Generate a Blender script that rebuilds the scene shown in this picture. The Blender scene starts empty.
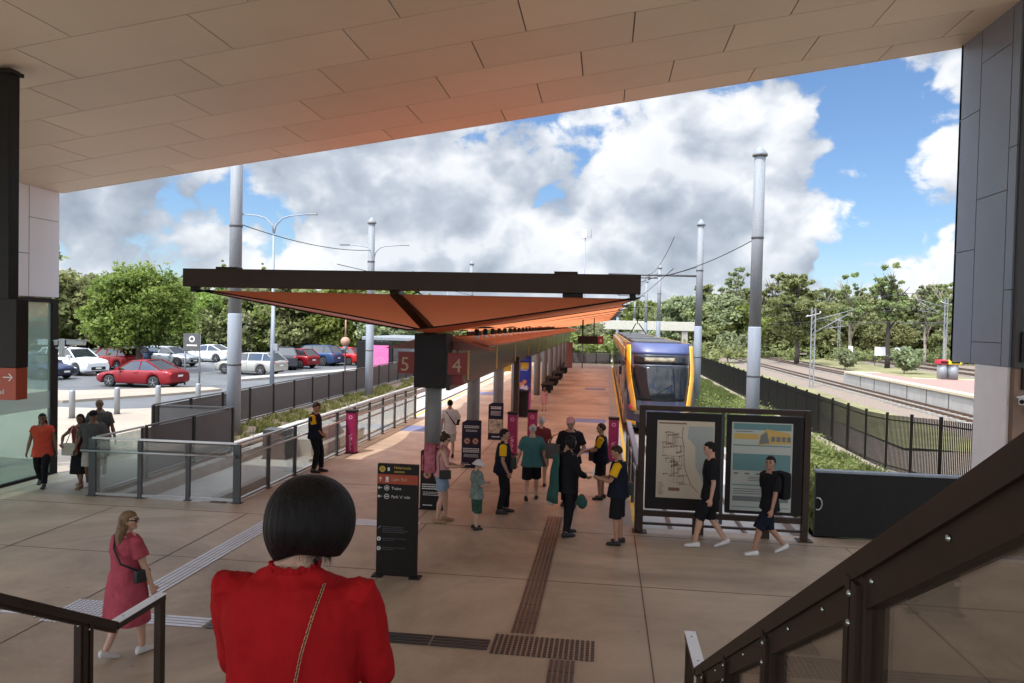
import bpy, bmesh, math, random
import numpy as np
from mathutils import Vector, Matrix, noise
random.seed(7)
PI = math.pi
R = math.radians
sc = bpy.context.scene
COL = sc.collection

# ------------------------------------------------------------------ camera
F_PX = 740.0
EYE = Vector((0, 0, 3.75))
CX, CY = 512.0, 341.5
_yaw = math.atan(93 / F_PX); _pitch = R(-1.42); _roll = R(1.3)
FW = Vector((-math.sin(_yaw) * math.cos(_pitch), math.cos(_yaw) * math.cos(_pitch), math.sin(_pitch)))
_r0 = Vector((math.cos(_yaw), math.sin(_yaw), 0)); _u0 = _r0.cross(FW)
RT = _r0 * math.cos(_roll) + _u0 * math.sin(_roll)
UP = _u0 * math.cos(_roll) - _r0 * math.sin(_roll)
cd = bpy.data.cameras.new('camera'); cam = bpy.data.objects.new('camera', cd); COL.objects.link(cam)
cd.sensor_width = 36; cd.lens = F_PX / 1024 * 36; cd.clip_end = 4000; cd.clip_start = 0.05
cam.matrix_world = Matrix.Translation(EYE) @ Matrix((RT, UP, -FW)).transposed().to_4x4()
sc.camera = cam

def ray(px, py):
    return FW + RT * ((px - CX) / F_PX) - UP * ((py - CY) / F_PX)
def at(px, py, z=0.0):
    """where the line of sight through a point of the photograph meets the level z"""
    d = ray(px, py); t = (z - EYE.z) / d.z
    return Vector((d.x * t, d.y * t, z))
def atY(px, py, Y):
    d = ray(px, py); t = Y / d.y
    return Vector((d.x * t, Y, EYE.z + d.z * t))

# ------------------------------------------------------------------ materials
MATS = {}
def mat(name, col, rough=0.6, metal=0.0, var=0.0, vscale=3.0, bump=0.0, bscale=20.0, spec=0.5, coat=0.0, col2=None, detail=4.0, stretch=None):
    if name in MATS: return MATS[name]
    m = bpy.data.materials.new(name); m.use_nodes = True
    nt = m.node_tree; n = nt.nodes; l = nt.links
    b = n['Principled BSDF']
    b.inputs['Base Color'].default_value = (*col, 1); b.inputs['Roughness'].default_value = rough
    b.inputs['Metallic'].default_value = metal; b.inputs['Specular IOR Level'].default_value = spec
    b.inputs['Coat Weight'].default_value = coat
    if var or bump or col2:
        tc = n.new('ShaderNodeTexCoord'); src = tc.outputs['Object']
        if stretch:
            mp = n.new('ShaderNodeMapping'); mp.inputs['Scale'].default_value = stretch
            l.new(src, mp.inputs[0]); src = mp.outputs[0]
    if var or col2:
        nz = n.new('ShaderNodeTexNoise'); nz.inputs['Scale'].default_value = vscale; nz.inputs['Detail'].default_value = detail
        nz.inputs['Roughness'].default_value = 0.65
        l.new(src, nz.inputs['Vector'])
        cr = n.new('ShaderNodeValToRGB'); cr.color_ramp.elements[0].position = 0.3; cr.color_ramp.elements[1].position = 0.7
        c2 = col2 or col
        cr.color_ramp.elements[0].color = (*[max(0, c * (1 - var)) for c in col], 1)
        cr.color_ramp.elements[1].color = (*[min(1, c * (1 + var)) for c in c2], 1)
        l.new(nz.outputs['Fac'], cr.inputs[0]); l.new(cr.outputs[0], b.inputs['Base Color'])
    if bump:
        nb = n.new('ShaderNodeTexNoise'); nb.inputs['Scale'].default_value = bscale; nb.inputs['Detail'].default_value = 5
        l.new(src, nb.inputs['Vector'])
        bp = n.new('ShaderNodeBump'); bp.inputs['Strength'].default_value = bump; bp.inputs['Distance'].default_value = 0.02
        l.new(nb.outputs['Fac'], bp.inputs['Height']); l.new(bp.outputs[0], b.inputs['Normal'])
    MATS[name] = m
    return m

def glassmat(name, tint=(0.8, 0.9, 0.88), refl=0.12, haze=0.0, hazecol=(0.6, 0.75, 0.7)):
    if name in MATS: return MATS[name]
    m = bpy.data.materials.new(name); m.use_nodes = True
    nt = m.node_tree; n = nt.nodes; l = nt.links; n.clear()
    out = n.new('ShaderNodeOutputMaterial'); tr = n.new('ShaderNodeBsdfTransparent'); gl = n.new('ShaderNodeBsdfGlossy')
    tr.inputs[0].default_value = (*tint, 1); gl.inputs['Roughness'].default_value = 0.02
    lw = n.new('ShaderNodeLayerWeight'); lw.inputs[0].default_value = 0.35
    mr = n.new('ShaderNodeMapRange'); mr.inputs['To Min'].default_value = refl * 0.45; mr.inputs['To Max'].default_value = min(1, refl * 5)
    l.new(lw.outputs['Fresnel'], mr.inputs[0])
    mx = n.new('ShaderNodeMixShader'); l.new(mr.outputs[0], mx.inputs[0]); l.new(tr.outputs[0], mx.inputs[1]); l.new(gl.outputs[0], mx.inputs[2])
    last = mx.outputs[0]
    if haze:
        df = n.new('ShaderNodeBsdfDiffuse'); df.inputs[0].default_value = (*hazecol, 1)
        m2 = n.new('ShaderNodeMixShader'); m2.inputs[0].default_value = haze
        l.new(last, m2.inputs[1]); l.new(df.outputs[0], m2.inputs[2]); last = m2.outputs[0]
    l.new(last, out.inputs[0])
    MATS[name] = m
    return m

def leafmat(name, c1, c2):
    m = bpy.data.materials.new(name); m.use_nodes = True
    nt = m.node_tree; n = nt.nodes; l = nt.links; b = n['Principled BSDF']; out = n['Material Output']
    at_ = n.new('ShaderNodeAttribute'); at_.attribute_name = 'shade'
    oi = n.new('ShaderNodeObjectInfo')
    cr = n.new('ShaderNodeValToRGB'); cr.color_ramp.elements[0].color = (*c1, 1); cr.color_ramp.elements[1].color = (*c2, 1)
    l.new(at_.outputs['Fac'], cr.inputs[0])
    hs = n.new('ShaderNodeHueSaturation'); l.new(cr.outputs[0], hs.inputs['Color'])
    mr = n.new('ShaderNodeMapRange'); mr.inputs['To Min'].default_value = 0.47; mr.inputs['To Max'].default_value = 0.52
    l.new(oi.outputs['Random'], mr.inputs[0]); l.new(mr.outputs[0], hs.inputs['Hue'])
    mv = n.new('ShaderNodeMapRange'); mv.inputs['To Min'].default_value = 0.8; mv.inputs['To Max'].default_value = 1.25
    l.new(oi.outputs['Random'], mv.inputs[0]); l.new(mv.outputs[0], hs.inputs['Value'])
    b.inputs['Roughness'].default_value = 0.55; b.inputs['Specular IOR Level'].default_value = 0.3
    l.new(hs.outputs[0], b.inputs['Base Color'])
    tl = n.new('ShaderNodeBsdfTranslucent'); l.new(hs.outputs[0], tl.inputs[0])
    mx = n.new('ShaderNodeMixShader'); mx.inputs[0].default_value = 0.5
    l.new(b.outputs[0], mx.inputs[1]); l.new(tl.outputs[0], mx.inputs[2]); l.new(mx.outputs[0], out.inputs[0])
    return m

M = lambda k: MATS[k]
mat('black_steel', (0.012, 0.011, 0.010), 0.5, spec=.2, var=0.15, vscale=8)
mat('dark_bronze', (0.040, 0.024, 0.016), 0.5, spec=.22, var=0.15, vscale=3)
mat('charcoal', (0.02, 0.018, 0.018), 0.6, spec=.2, var=0.12)
mat('galv', (0.25, 0.265, 0.28), 0.5, 0.25, var=0.14, vscale=2.5, stretch=(3, 3, .4))
mat('galv_pale', (0.25, 0.28, 0.32), 0.6, 0.0, var=0.1, vscale=2.5, stretch=(3, 3, .4))
mat('pole_grey', (0.22, 0.235, 0.25), 0.65, 0.0, var=0.14, vscale=2.0, stretch=(4, 4, .3))
mat('stainless', (0.52, 0.52, 0.52), 0.3, 0.9, var=0.05)
mat('frame_grey', (0.075, 0.075, 0.078), 0.45, 0.3, var=0.12)
mat('bolt', (0.50, 0.6, 0.58), 0.25, 1.0)
mat('white_metal', (0.78, 0.8, 0.86), 0.35, 0.0, var=0.05)
mat('white_paint', (0.75, 0.75, 0.75), 0.5, var=0.05)
mat('yellow_paint', (0.72, 0.48, 0.06), 0.6, var=0.15, vscale=6)
mat('red_sign', (0.20, 0.014, 0.008), 0.5)
mat('orange_sign', (0.33, 0.045, 0.012), 0.5)
mat('sign_black', (0.014, 0.010, 0.009), 0.5, spec=.2)
mat('sign_white', (0.62, 0.6, 0.56), 0.5)
mat('sign_cream', (0.42, 0.30, 0.18), 0.5)
mat('navy_sign', (0.014, 0.012, 0.028), 0.5, spec=.2)
mat('magenta', (0.26, 0.012, 0.08), 0.45, var=0.2, vscale=6)
mat('pink_ad', (0.62, 0.13, 0.32), 0.5, var=.12, vscale=3)
mat('gold', (0.5, 0.33, 0.04), 0.5)
mat('rubber', (0.015, 0.015, 0.015), 0.8)
mat('dark_void', (0.006, 0.006, 0.006), 0.9)

# ------------------------------------------------------------------ mesh building
class MB:
    def __init__(s): s.v = []; s.f = []; s.m = []; s.sm = []
    def add(s, vs, fs, mi=0, smooth=False):
        o = len(s.v); s.v += [tuple(v) for v in vs]
        s.f += [tuple(i + o for i in f) for f in fs]; s.m += [mi] * len(fs); s.sm += [smooth] * len(fs)
        return s
    def box(s, x0, x1, y0, y1, z0, z1, mi=0, mw=None):
        if x0 > x1: x0, x1 = x1, x0
        if y0 > y1: y0, y1 = y1, y0
        if z0 > z1: z0, z1 = z1, z0
        vs = [Vector(p) for p in ((x0,y0,z0),(x1,y0,z0),(x1,y1,z0),(x0,y1,z0),(x0,y0,z1),(x1,y0,z1),(x1,y1,z1),(x0,y1,z1))]
        if mw: vs = [mw @ v for v in vs]
        return s.add(vs, [(0,3,2,1),(4,5,6,7),(0,1,5,4),(1,2,6,5),(2,3,7,6),(3,0,4,7)], mi)
    def bbox(s, x0, x1, y0, y1, z0, z1, b=0.01, mi=0, mw=None):
        """box with chamfered edges"""
        bm = bmesh.new(); bmesh.ops.create_cube(bm, size=1)
        for v in bm.verts:
            v.co = Vector(((x0+x1)/2 + v.co.x*(x1-x0), (y0+y1)/2 + v.co.y*(y1-y0), (z0+z1)/2 + v.co.z*(z1-z0)))
        bmesh.ops.bevel(bm, geom=bm.edges[:], offset=b, segments=2, affect='EDGES', profile=0.6)
        vs = [(mw @ v.co if mw else v.co.copy()) for v in bm.verts]
        bm.verts.index_update()
        s.add(vs, [[v.index for v in f.verts] for f in bm.faces], mi); bm.free(); return s
    def bar(s, a, b, w, h, mi=0, up=(0, 0, 1)):
        """rectangular bar from a to b, w across, h along up"""
        a = Vector(a); b = Vector(b); d = (b - a); L = d.length; d.normalize()
        u = Vector(up); x = d.cross(u); 
        if x.length < 1e-4: x = d.cross(Vector((0, 1, 0)))
        x.normalize(); u = x.cross(d).normalized()
        vs = [p + x * sx * w / 2 + u * sz * h / 2 for p in (a, b) for sx, sz in ((-1, -1), (1, -1), (1, 1), (-1, 1))]
        return s.add(vs, [(3,2,1,0),(4,5,6,7),(0,1,5,4),(1,2,6,5),(2,3,7,6),(3,0,4,7)], mi)
    def tube(s, pts, rad, n=10, mi=0, cap=True, smooth=True):
        pts = [Vector(p) for p in pts]; k = len(pts)
        rads = rad if isinstance(rad, (list, tuple)) else [rad] * k
        t0 = (pts[1] - pts[0]).normalized(); ref = Vector((0, 0, 1)) if abs(t0.z) < 0.9 else Vector((1, 0, 0))
        x = t0.cross(ref).normalized(); vs = []; fs = []
        for i, p in enumerate(pts):
            t = ((pts[min(i+1, k-1)] - pts[max(i-1, 0)])).normalized()
            x = (x - t * x.dot(t)).normalized(); y = t.cross(x)
            for j in range(n):
                a = 2 * PI * j / n; vs.append(p + (x * math.cos(a) + y * math.sin(a)) * rads[i])
        for i in range(k - 1):
            for j in range(n):
                fs.append((i*n+j, i*n+(j+1) % n, (i+1)*n+(j+1) % n, (i+1)*n+j))
        s.add(vs, fs, mi, smooth)
        if cap:
            o = len(s.v) - len(vs)
            s.f += [tuple(o + j for j in range(n))[::-1], tuple(o + (k-1)*n + j for j in range(n))]; s.m += [mi]*2; s.sm += [False]*2
        return s
    def lathe(s, prof, n=20, c=(0, 0, 0), mi=0, smooth=True):
        vs = []; fs = []; k = len(prof)
        for r, z in prof:
            for j in range(n):
                a = 2*PI*j/n; vs.append((c[0]+r*math.cos(a), c[1]+r*math.sin(a), c[2]+z))
        for i in range(k-1):
            for j in range(n): fs.append((i*n+j, i*n+(j+1) % n, (i+1)*n+(j+1) % n, (i+1)*n+j))
        s.add(vs, fs, mi, smooth)
        o = len(s.v) - len(vs)
        s.f += [tuple(o + j for j in range(n))[::-1], tuple(o + (k-1)*n + j for j in range(n))]; s.m += [mi]*2; s.sm += [False]*2
        return s
    def ell(s, c, r, n=16, m=10, mi=0, rot=None):
        vs = []; fs = []; c = Vector(c)
        for i in range(m + 1):
            ph = PI * i / m
            for j in range(n):
                a = 2*PI*j/n; v = Vector((r[0]*math.sin(ph)*math.cos(a), r[1]*math.sin(ph)*math.sin(a), -r[2]*math.cos(ph)))
                if rot: v = rot @ v
                vs.append(c + v)
        for i in range(m):
            for j in range(n): fs.append((i*n+j, i*n+(j+1) % n, (i+1)*n+(j+1) % n, (i+1)*n+j))
        return s.add(vs, fs, mi, True)
    def prism(s, poly, a0, a1, axis='y', mi=0):
        """polygon of 2D points pushed from a0 to a1 along an axis; y: (x,z), x: (y,z), z: (x,y)"""
        def P(p, a): return {'y': (p[0], a, p[1]), 'x': (a, p[0], p[1]), 'z': (p[0], p[1], a)}[axis]
        n = len(poly); vs = [P(p, a0) for p in poly] + [P(p, a1) for p in poly]
        fs = [tuple(range(n)), tuple(range(2*n-1, n-1, -1))] + [(i, i+n, (i+1) % n + n, (i+1) % n) for i in range(n)]
        return s.add(vs, fs, mi)
    def loft(s, rings, mi=0, smooth=True, cap=True):
        n = len(rings[0]); vs = [p for r in rings for p in r]; fs = []
        for i in range(len(rings)-1):
            for j in range(n): fs.append((i*n+j, i*n+(j+1) % n, (i+1)*n+(j+1) % n, (i+1)*n+j))
        s.add(vs, fs, mi, smooth)
        if cap:
            o = len(s.v) - len(vs); k = len(rings)
            s.f += [tuple(o+j for j in range(n))[::-1], tuple(o+(k-1)*n+j for j in range(n))]; s.m += [mi]*2; s.sm += [False]*2
        return s
    def mesh(s, name, mats, fix=True):
        me = bpy.data.meshes.new(name); me.from_pydata(s.v, [], s.f)
        for m_ in (mats if isinstance(mats, (list, tuple)) else [mats]): me.materials.append(M(m_) if isinstance(m_, str) else m_)
        me.polygons.foreach_set('material_index', s.m); me.polygons.foreach_set('use_smooth', s.sm)
        if fix and len(s.f) < 60000:
            bm = bmesh.new(); bm.from_mesh(me); bmesh.ops.recalc_face_normals(bm, faces=bm.faces); bm.to_mesh(me); bm.free()
        me.update(); return me

def link(name, me, parent=None):
    o = bpy.data.objects.new(name, me); COL.objects.link(o)
    if parent is not None: o.parent = parent
    return o
def obj(name, mb, mats, parent=None, fix=True):
    return link(name, mb.mesh(name, mats, fix), parent)
def tag(o, label=None, cat=None, group=None, kind=None):
    if label: o['label'] = label
    if cat: o['category'] = cat
    if group: o['group'] = group
    if kind: o['kind'] = kind
    return o
def thing(name, label, cat, loc=(0, 0, 0), rz=0.0, group=None):
    o = bpy.data.objects.new(name, None); COL.objects.link(o); o.empty_display_size = 0.2
    o.location = loc; o.rotation_euler = (0, 0, rz)
    return tag(o, label, cat, group)
def struct(name, mb, mats, fix=True):
    return tag(obj(name, mb, mats, None, fix), kind='structure')
def dup(root, loc=None, rz=None, label=None, group=None, scale=None):
    def cp(o, par):
        c = o.copy(); COL.objects.link(c); c.parent = par
        for ch in o.children: cp(ch, c)
        return c
    r = cp(root, None)
    if loc is not None: r.location = loc
    if rz is not None: r.rotation_euler = (0, 0, rz)
    if label: r['label'] = label
    if group: r['group'] = group
    if scale: r.scale = scale if hasattr(scale, '__len__') else (scale,)*3
    return r

def text(s, size, m, parent, loc, rz=0.0, name='lettering', align='LEFT', ext=0.001, rx=PI/2, sx=1.0, bold=0.0):
    c = bpy.data.curves.new(name, 'FONT'); c.body = s; c.size = size; c.extrude = ext; c.align_x = align; c.resolution_u = 3; c.offset = bold
    t = bpy.data.objects.new('tmp', c); COL.objects.link(t)
    dg = bpy.context.evaluated_depsgraph_get(); me = bpy.data.meshes.new_from_object(t.evaluated_get(dg))
    bpy.data.objects.remove(t); bpy.data.curves.remove(c)
    me.materials.clear(); me.materials.append(M(m)); me.name = name
    o = link(name, me, parent); o.location = loc; o.rotation_euler = (rx, 0, rz); o.scale = (sx, 1, 1)
    return o
# ================================================================== setting: ground levels
mat('earth', (0.16, 0.15, 0.11), 0.95, var=0.35, vscale=0.05, col2=(0.12, 0.13, 0.06))
mat('concourse', (0.455, 0.35, 0.25), 0.5, var=0.12, vscale=0.55, bump=0.08, bscale=60, col2=(0.49, 0.385, 0.28), detail=8)
mat('joint', (0.13, 0.10, 0.08), 0.8)
def stain(name, amt=.35, sc1=.22, spots=True):
    m = M(name); n = m.node_tree.nodes; l = m.node_tree.links; b = n['Principled BSDF']; src = b.inputs['Base Color'].links[0].from_socket
    tc = n.new('ShaderNodeTexCoord'); a = n.new('ShaderNodeTexNoise'); a.inputs['Scale'].default_value = sc1; a.inputs['Detail'].default_value = 12; a.inputs['Roughness'].default_value = .7; a.inputs['Distortion'].default_value = 1.2; l.new(tc.outputs['Object'], a.inputs['Vector'])
    r = n.new('ShaderNodeValToRGB'); r.color_ramp.elements[0].position = .36; r.color_ramp.elements[1].position = .60; r.color_ramp.elements[0].color = (1-amt, 1-amt*1.05, 1-amt*1.1, 1); r.color_ramp.elements[1].color = (1.04, 1.04, 1.04, 1); l.new(a.outputs['Fac'], r.inputs[0])
    x = n.new('ShaderNodeMixRGB'); x.blend_type = 'MULTIPLY'; x.inputs[0].default_value = 1; l.new(src, x.inputs[1]); l.new(r.outputs[0], x.inputs[2]); last = x.outputs[0]
    if spots:
        v = n.new('ShaderNodeTexVoronoi'); v.inputs['Scale'].default_value = 1.7; l.new(tc.outputs['Object'], v.inputs['Vector'])
        wv = n.new('ShaderNodeMapRange'); wv.inputs['From Min'].default_value = .02; wv.inputs['From Max'].default_value = .045; wv.inputs['To Min'].default_value = .62; l.new(v.outputs['Distance'], wv.inputs[0])
        y = n.new('ShaderNodeMixRGB'); y.blend_type = 'MULTIPLY'; y.inputs[0].default_value = 1; l.new(last, y.inputs[1]); l.new(wv.outputs[0], y.inputs[2]); last = y.outputs[0]
    l.new(last, b.inputs['Base Color'])
    rr = n.new('ShaderNodeMapRange'); rr.inputs['To Min'].default_value = .62; rr.inputs['To Max'].default_value = .38; l.new(a.outputs['Fac'], rr.inputs[0]); l.new(rr.outputs[0], b.inputs['Roughness'])
stain('concourse', .38)
mat('plaza', (0.36, 0.305, 0.24), 0.7, var=0.10, vscale=0.5, bump=0.05, bscale=40, detail=8)
mat('asphalt', (0.12, 0.125, 0.13), 0.8, var=0.12, vscale=0.35, bump=0.15, bscale=80, detail=8)
stain('plaza', .2, .3); stain('asphalt', .25, .15, False)
mat('slab_concrete', (0.40, 0.39, 0.36), 0.75, var=0.14, vscale=1.2, detail=8, bump=0.06, bscale=30)
mat('kerb_concrete', (0.33, 0.31, 0.28), 0.8, var=0.15, vscale=2)
mat('ballast', (0.20, 0.155, 0.12), 0.95, var=0.45, vscale=9, bump=0.6, bscale=18, detail=8)
mat('rail_rust', (0.12, 0.065, 0.04), 0.6, 0.3, var=0.3)
mat('rail_top', (0.5, 0.48, 0.45), 0.25, 0.9)
mat('sleeper', (0.30, 0.28, 0.25), 0.85, var=0.2)
mat('dry_grass', (0.19, 0.175, 0.08), 0.95, var=0.35, vscale=0.6, detail=8)
mat('verge_soil', (0.24, 0.20, 0.15), .95, var=.3, vscale=2)
mat('grass_base', (0.11, 0.13, 0.045), 0.95, var=0.3, vscale=3)
mat('mulch', (0.10, 0.075, 0.05), 0.95, var=0.4, vscale=14, bump=0.5, bscale=30)
mat('line_paint', (0.6, 0.6, 0.58), 0.7, var=0.12, vscale=4)

struct('ground', MB().box(-1500, 1500, -60, 2500, -1.6, -0.85), 'earth')
struct('car_park', MB().box(-130, -12.8, 29.6, 74, -0.84, -0.11), 'asphalt')
struct('road', MB().box(-130, -12.8, 26.9, 29.6, -0.84, -0.114), 'asphalt')
# plaza to the left of the station and beside the tram stop
pz = MB().prism([(-60, -10), (-12.69, -10), (-12.69, 13.96), (-10.42, 13.96), (-10.42, 19.5), (-12.75, 19.5), (-12.75, 27), (-15.9, 29.0), (-18.9, 26.9), (-60, 25.2)], -0.84, 0.0, 'z')
struct('plaza', pz, 'plaza')
kb = MB()
kl = [(-60, 25.2), (-18.9, 26.9), (-15.9, 29.0), (-12.75, 27.0)]
for a, b in zip(kl[:-1], kl[1:]): kb.bar((a[0], a[1] + .08, -.055), (b[0], b[1] + .08, -.055), .16, .12)
struct('kerb', kb, 'kerb_concrete')
# the footpath island between the road and the car park
fp = MB().prism([(-60, 27.6), (-23.0, 29.0), (-20.6, 33.4), (-19.7, 36.2), (-20.6, 36.9), (-22.4, 36.0), (-25.5, 33.0), (-60, 30.4)], -0.84, 0.0, 'z')
struct('footpath', fp, 'plaza')
# second, long island further back
struct('traffic_island', MB().prism([(-21.6, 42.0), (-15.6, 60.0), (-15.0, 73), (-16.6, 73), (-17.4, 60.0), (-22.8, 42.6)], -0.84, 0.02, 'z'), 'kerb_concrete')
mk = MB()
for i in range(14):
    y0 = 31.5 + i * 3.0; mk.box(-17.9 + i*.16, -17.78 + i*.16, y0, y0 + 1.4, -0.105, -0.101)
for x in range(-60, -24, 3): mk.box(x, x + .1, 47.0, 51.5, -0.105, -0.101)
for x in range(-60, -24, 3): mk.box(x, x + .1, 56.5, 61.5, -0.105, -0.101)
struct('road_marking', mk, 'line_paint')

# concourse floor and the tram platform it runs into
cf = MB().prism([(-12.67, -8), (12, -8), (12, 13.9), (0.71, 13.9), (0.71, 72), (-7.42, 72), (-7.42, 13.95), (-12.67, 13.95)], -0.84, 0.0, 'z')
struct('concourse_floor', cf, 'concourse')
jt = MB()
for y in (2.6, 5.4, 8.05 + 2.65, 13.32): jt.box(-12.6, 11.9, y, y + .014, 0.0005, 0.003)
for x in (-9.4, -6.9 + .2, -3.0 - .2, 0.6, 4.2, 7.4): jt.box(x, x + .014, -6, 13.31, 0.0035, 0.005)
for k in range(12):
    y = 16.2 + k * 4.75; jt.box(-7.4, 0.3, y, y + .014, 0.0005, 0.003)
jt.box(-3.42, -3.406, 13.34, 71, 0.0035, 0.005)
struct('floor_joint', jt, 'joint')
struct('platform_edge_strip', MB().box(0.28, 0.60, 13.97, 71.9, 0.001, 0.006).box(-7.3, -6.98, 27.9, 71.9, 0.001, 0.006), 'slab_concrete')
struct('platform_edge_line', MB().box(0.605, 0.705, 13.97, 71.9, 0.002, 0.008).box(-7.41, -7.305, 27.9, 71.9, 0.002, 0.008), 'yellow_paint')
bp = MB()
for y in (21.5, 28.5, 43): bp.box(-1.1, 0.1, y, y + 1.1, 0.001, 0.0045)
for y in (24.5, 38): bp.box(-6.9, -5.4, y, y + 1.3, 0.001, 0.0045)
mat('blue_paint', (0.16, 0.20, 0.36), 0.7, var=0.1)
struct('blue_floor_marking', bp, 'blue_paint')

# tactile paving
mat('tactile_dark', (0.05, 0.048, 0.05), 0.4, var=0.2); mat('tactile_glare', (0.74, 0.76, 0.84), 0.35, 0.0, var=0.08)  # left strips are near white: the glare is put into their colour
def strip(mb, a, b, w, n, gap=0.30, z=0.001, h=0.006):
    a = Vector(a).to_3d(); b = Vector(b).to_3d(); d = (b - a); L = d.length; d.normalize(); nx = Vector((d.y, -d.x, 0))
    k = max(1, int(L / gap))
    for i in range(n):
        o = nx * ((i + .5) / n - .5) * w
        for j in range(k):
            p = a + d * (L * j / k + .01) + o; q = a + d * (L * (j + 1) / k - .01) + o
            mb.bar(p + Vector((0, 0, z + h/2)), q + Vector((0, 0, z + h/2)), w / n * .62, h)
def studs(mb, x0, x1, y0, y1, p=.075, z=0.001):
    nx = int((x1-x0)/p); ny = int((y1-y0)/p)
    for i in range(nx):
        for j in range(ny):
            cx = x0 + (i+.5)*p; cy = y0 + (j+.5)*p; mb.box(cx-p*.32, cx+p*.32, cy-p*.32, cy+p*.32, z, z+.006)
mat('tactile_bed', (0.13, 0.105, 0.09), 0.6, var=0.15)
td = MB(); strip(td, (-.90, 8.80), (-.87, 14.3), .30, 5); strip(td, (-.38, 5.4), (-.38, 8.18), .30, 5); studs(td, -1.22, .0, 8.2, 8.78, .06)
strip(td, (-4.7, 8.42), (-1.24, 8.42), .30, 4, .6)
o = struct('tactile_paving', td, 'tactile_dark'); o.location.z = .0062
tl = MB()
strip(tl, (-6.02, 8.9), (-6.0, 12.95), .36, 5, .6); strip(tl, (-10.5, 8.42), (-6.8, 8.42), .30, 4, .6); strip(tl, (-5.95, 8.42), (-4.72, 8.42), .30, 4, .6)
studs(tl, -6.75, -6.0, 8.12, 8.85, .06); strip(tl, (-5.8, 13.2), (-3.3, 13.15), .4, 4, .6)
o = struct('tactile_paving', tl, 'tactile_glare'); o.location.z = .005
dg_ = MB()
for i in range(7): dg_.box(-1.98 + i*.045, -1.955 + i*.045, 6.72, 6.92, .004, .012)
dg_.box(-2.0, -1.66, 6.70, 6.72, .004, .013).box(-2.0, -1.66, 6.92, 6.94, .004, .013)
tag(obj('floor_drain', dg_, 'frame_grey'), 'small rectangular metal drain grate set in the brown floor before the tactile crossing', 'drain')

# tram tracks: slab, kerbs, rails
ts = MB().box(0.72, 3.75, 13.9, 130, -0.84, -0.30).box(-10.4, -7.43, 13.96, 130, -0.84, -0.30)
struct('tram_track_slab', ts, 'slab_concrete')
kr = MB().box(3.75, 3.95, 14.3, 130, -0.84, -0.12).box(-10.42, -10.25, 19.7, 130, -0.84, -0.08).box(-10.2, -9.95, 14.1, 27, -.3, -.02).box(-8.3, -8.1, 14.1, 17.2, -.3, -.12)
struct('track_kerb', kr, 'kerb_concrete')
rl = MB()
for x in (1.40, 2.835, -9.63, -8.2):
    rl.box(x-.035, x+.035, 14.2 if x > 0 else 20, 130, -0.29, -0.262)
struct('tram_rail', rl, 'rail_rust')
struct('far_ground', MB().box(-12.7, 3.9, 72.05, 100, -.84, -.32), 'asphalt')
# garden strip between the left track and the screen fence
struct('garden_bed', MB().box(-12.72, -10.43, 19.55, 72, -0.84, -0.03), 'mulch')
struct('garden_kerb', MB().box(-10.9, -10.72, 19.6, 72, -0.03, 0.04), 'kerb_concrete')
struct('screen_fence_plinth', MB().box(-12.9, -12.58, 19.62, 64, -.5, .03), 'kerb_concrete')

# right side: grassed bank, railway corridor
def sheet(name, m, x0, x1, y0, y1, nx, ny, zf, kind='structure'):
    mb = MB(); vs = []; fs = []
    for j in range(ny+1):
        for i in range(nx+1):
            x = x0+(x1-x0)*i/nx; y = y0+(y1-y0)*j/ny; vs.append((x, y, zf(x, y)))
    for j in range(ny):
        for i in range(nx): a = j*(nx+1)+i; fs.append((a, a+1, a+nx+2, a+nx+1))
    mb.add(vs, fs, 0, True); return tag(obj(name, mb, m), kind=kind)
def bankz(x, y):
    t = max(0, min(1, (24 - y) / 8)); return -0.42 + .42 * t + .05 * math.sin(x*2+y) 
sheet('grass_bank', 'grass_base', 3.96, 8.15, 14.1, 90, 12, 60, bankz)
struct('fence_verge', MB().box(7.75, 8.6, 14.1, 90, -.84, -.05 - .28), 'verge_soil')
sheet('rail_corridor', 'ballast', 8.4, 80, -10, 400, 40, 80, lambda x, y: -0.8 + .02*math.sin(x*1.3+y*.7))
sheet('corridor_grass', 'dry_grass', 27.5, 36.0, 68, 200, 16, 60, lambda x, y: -0.7 + .06*math.sin(x*1.7)*math.sin(y*.9))
sheet('corridor_grass_verge', 'dry_grass', 11.5, 15.6, 30, 300, 8, 60, lambda x, y: -0.73 + .04*math.sin(x*1.7)*math.sin(y*.9))
rr = MB(); rt = MB(); sl = MB()
for cx in (18.9, 24.3, 39.0, 43.5):
    y0 = 10 if cx < 20 else (67.5 if cx < 30 else 72)
    for s in (-.534, .534):
        rr.box(cx+s-.035, cx+s+.035, y0, 390, -.70, -.56); rt.box(cx+s-.033, cx+s+.033, y0, 390, -.559, -.55)
    for k in range(int((200 - y0) / .7)): sl.box(cx-1.0, cx+1.0, y0 + k*.7, y0 + k*.7 + .24, -.80, -.701)
struct('railway_rail', rr, 'rail_rust'); struct('railway_rail_head', rt, 'rail_top'); struct('railway_sleepers', sl, 'sleeper')

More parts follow.
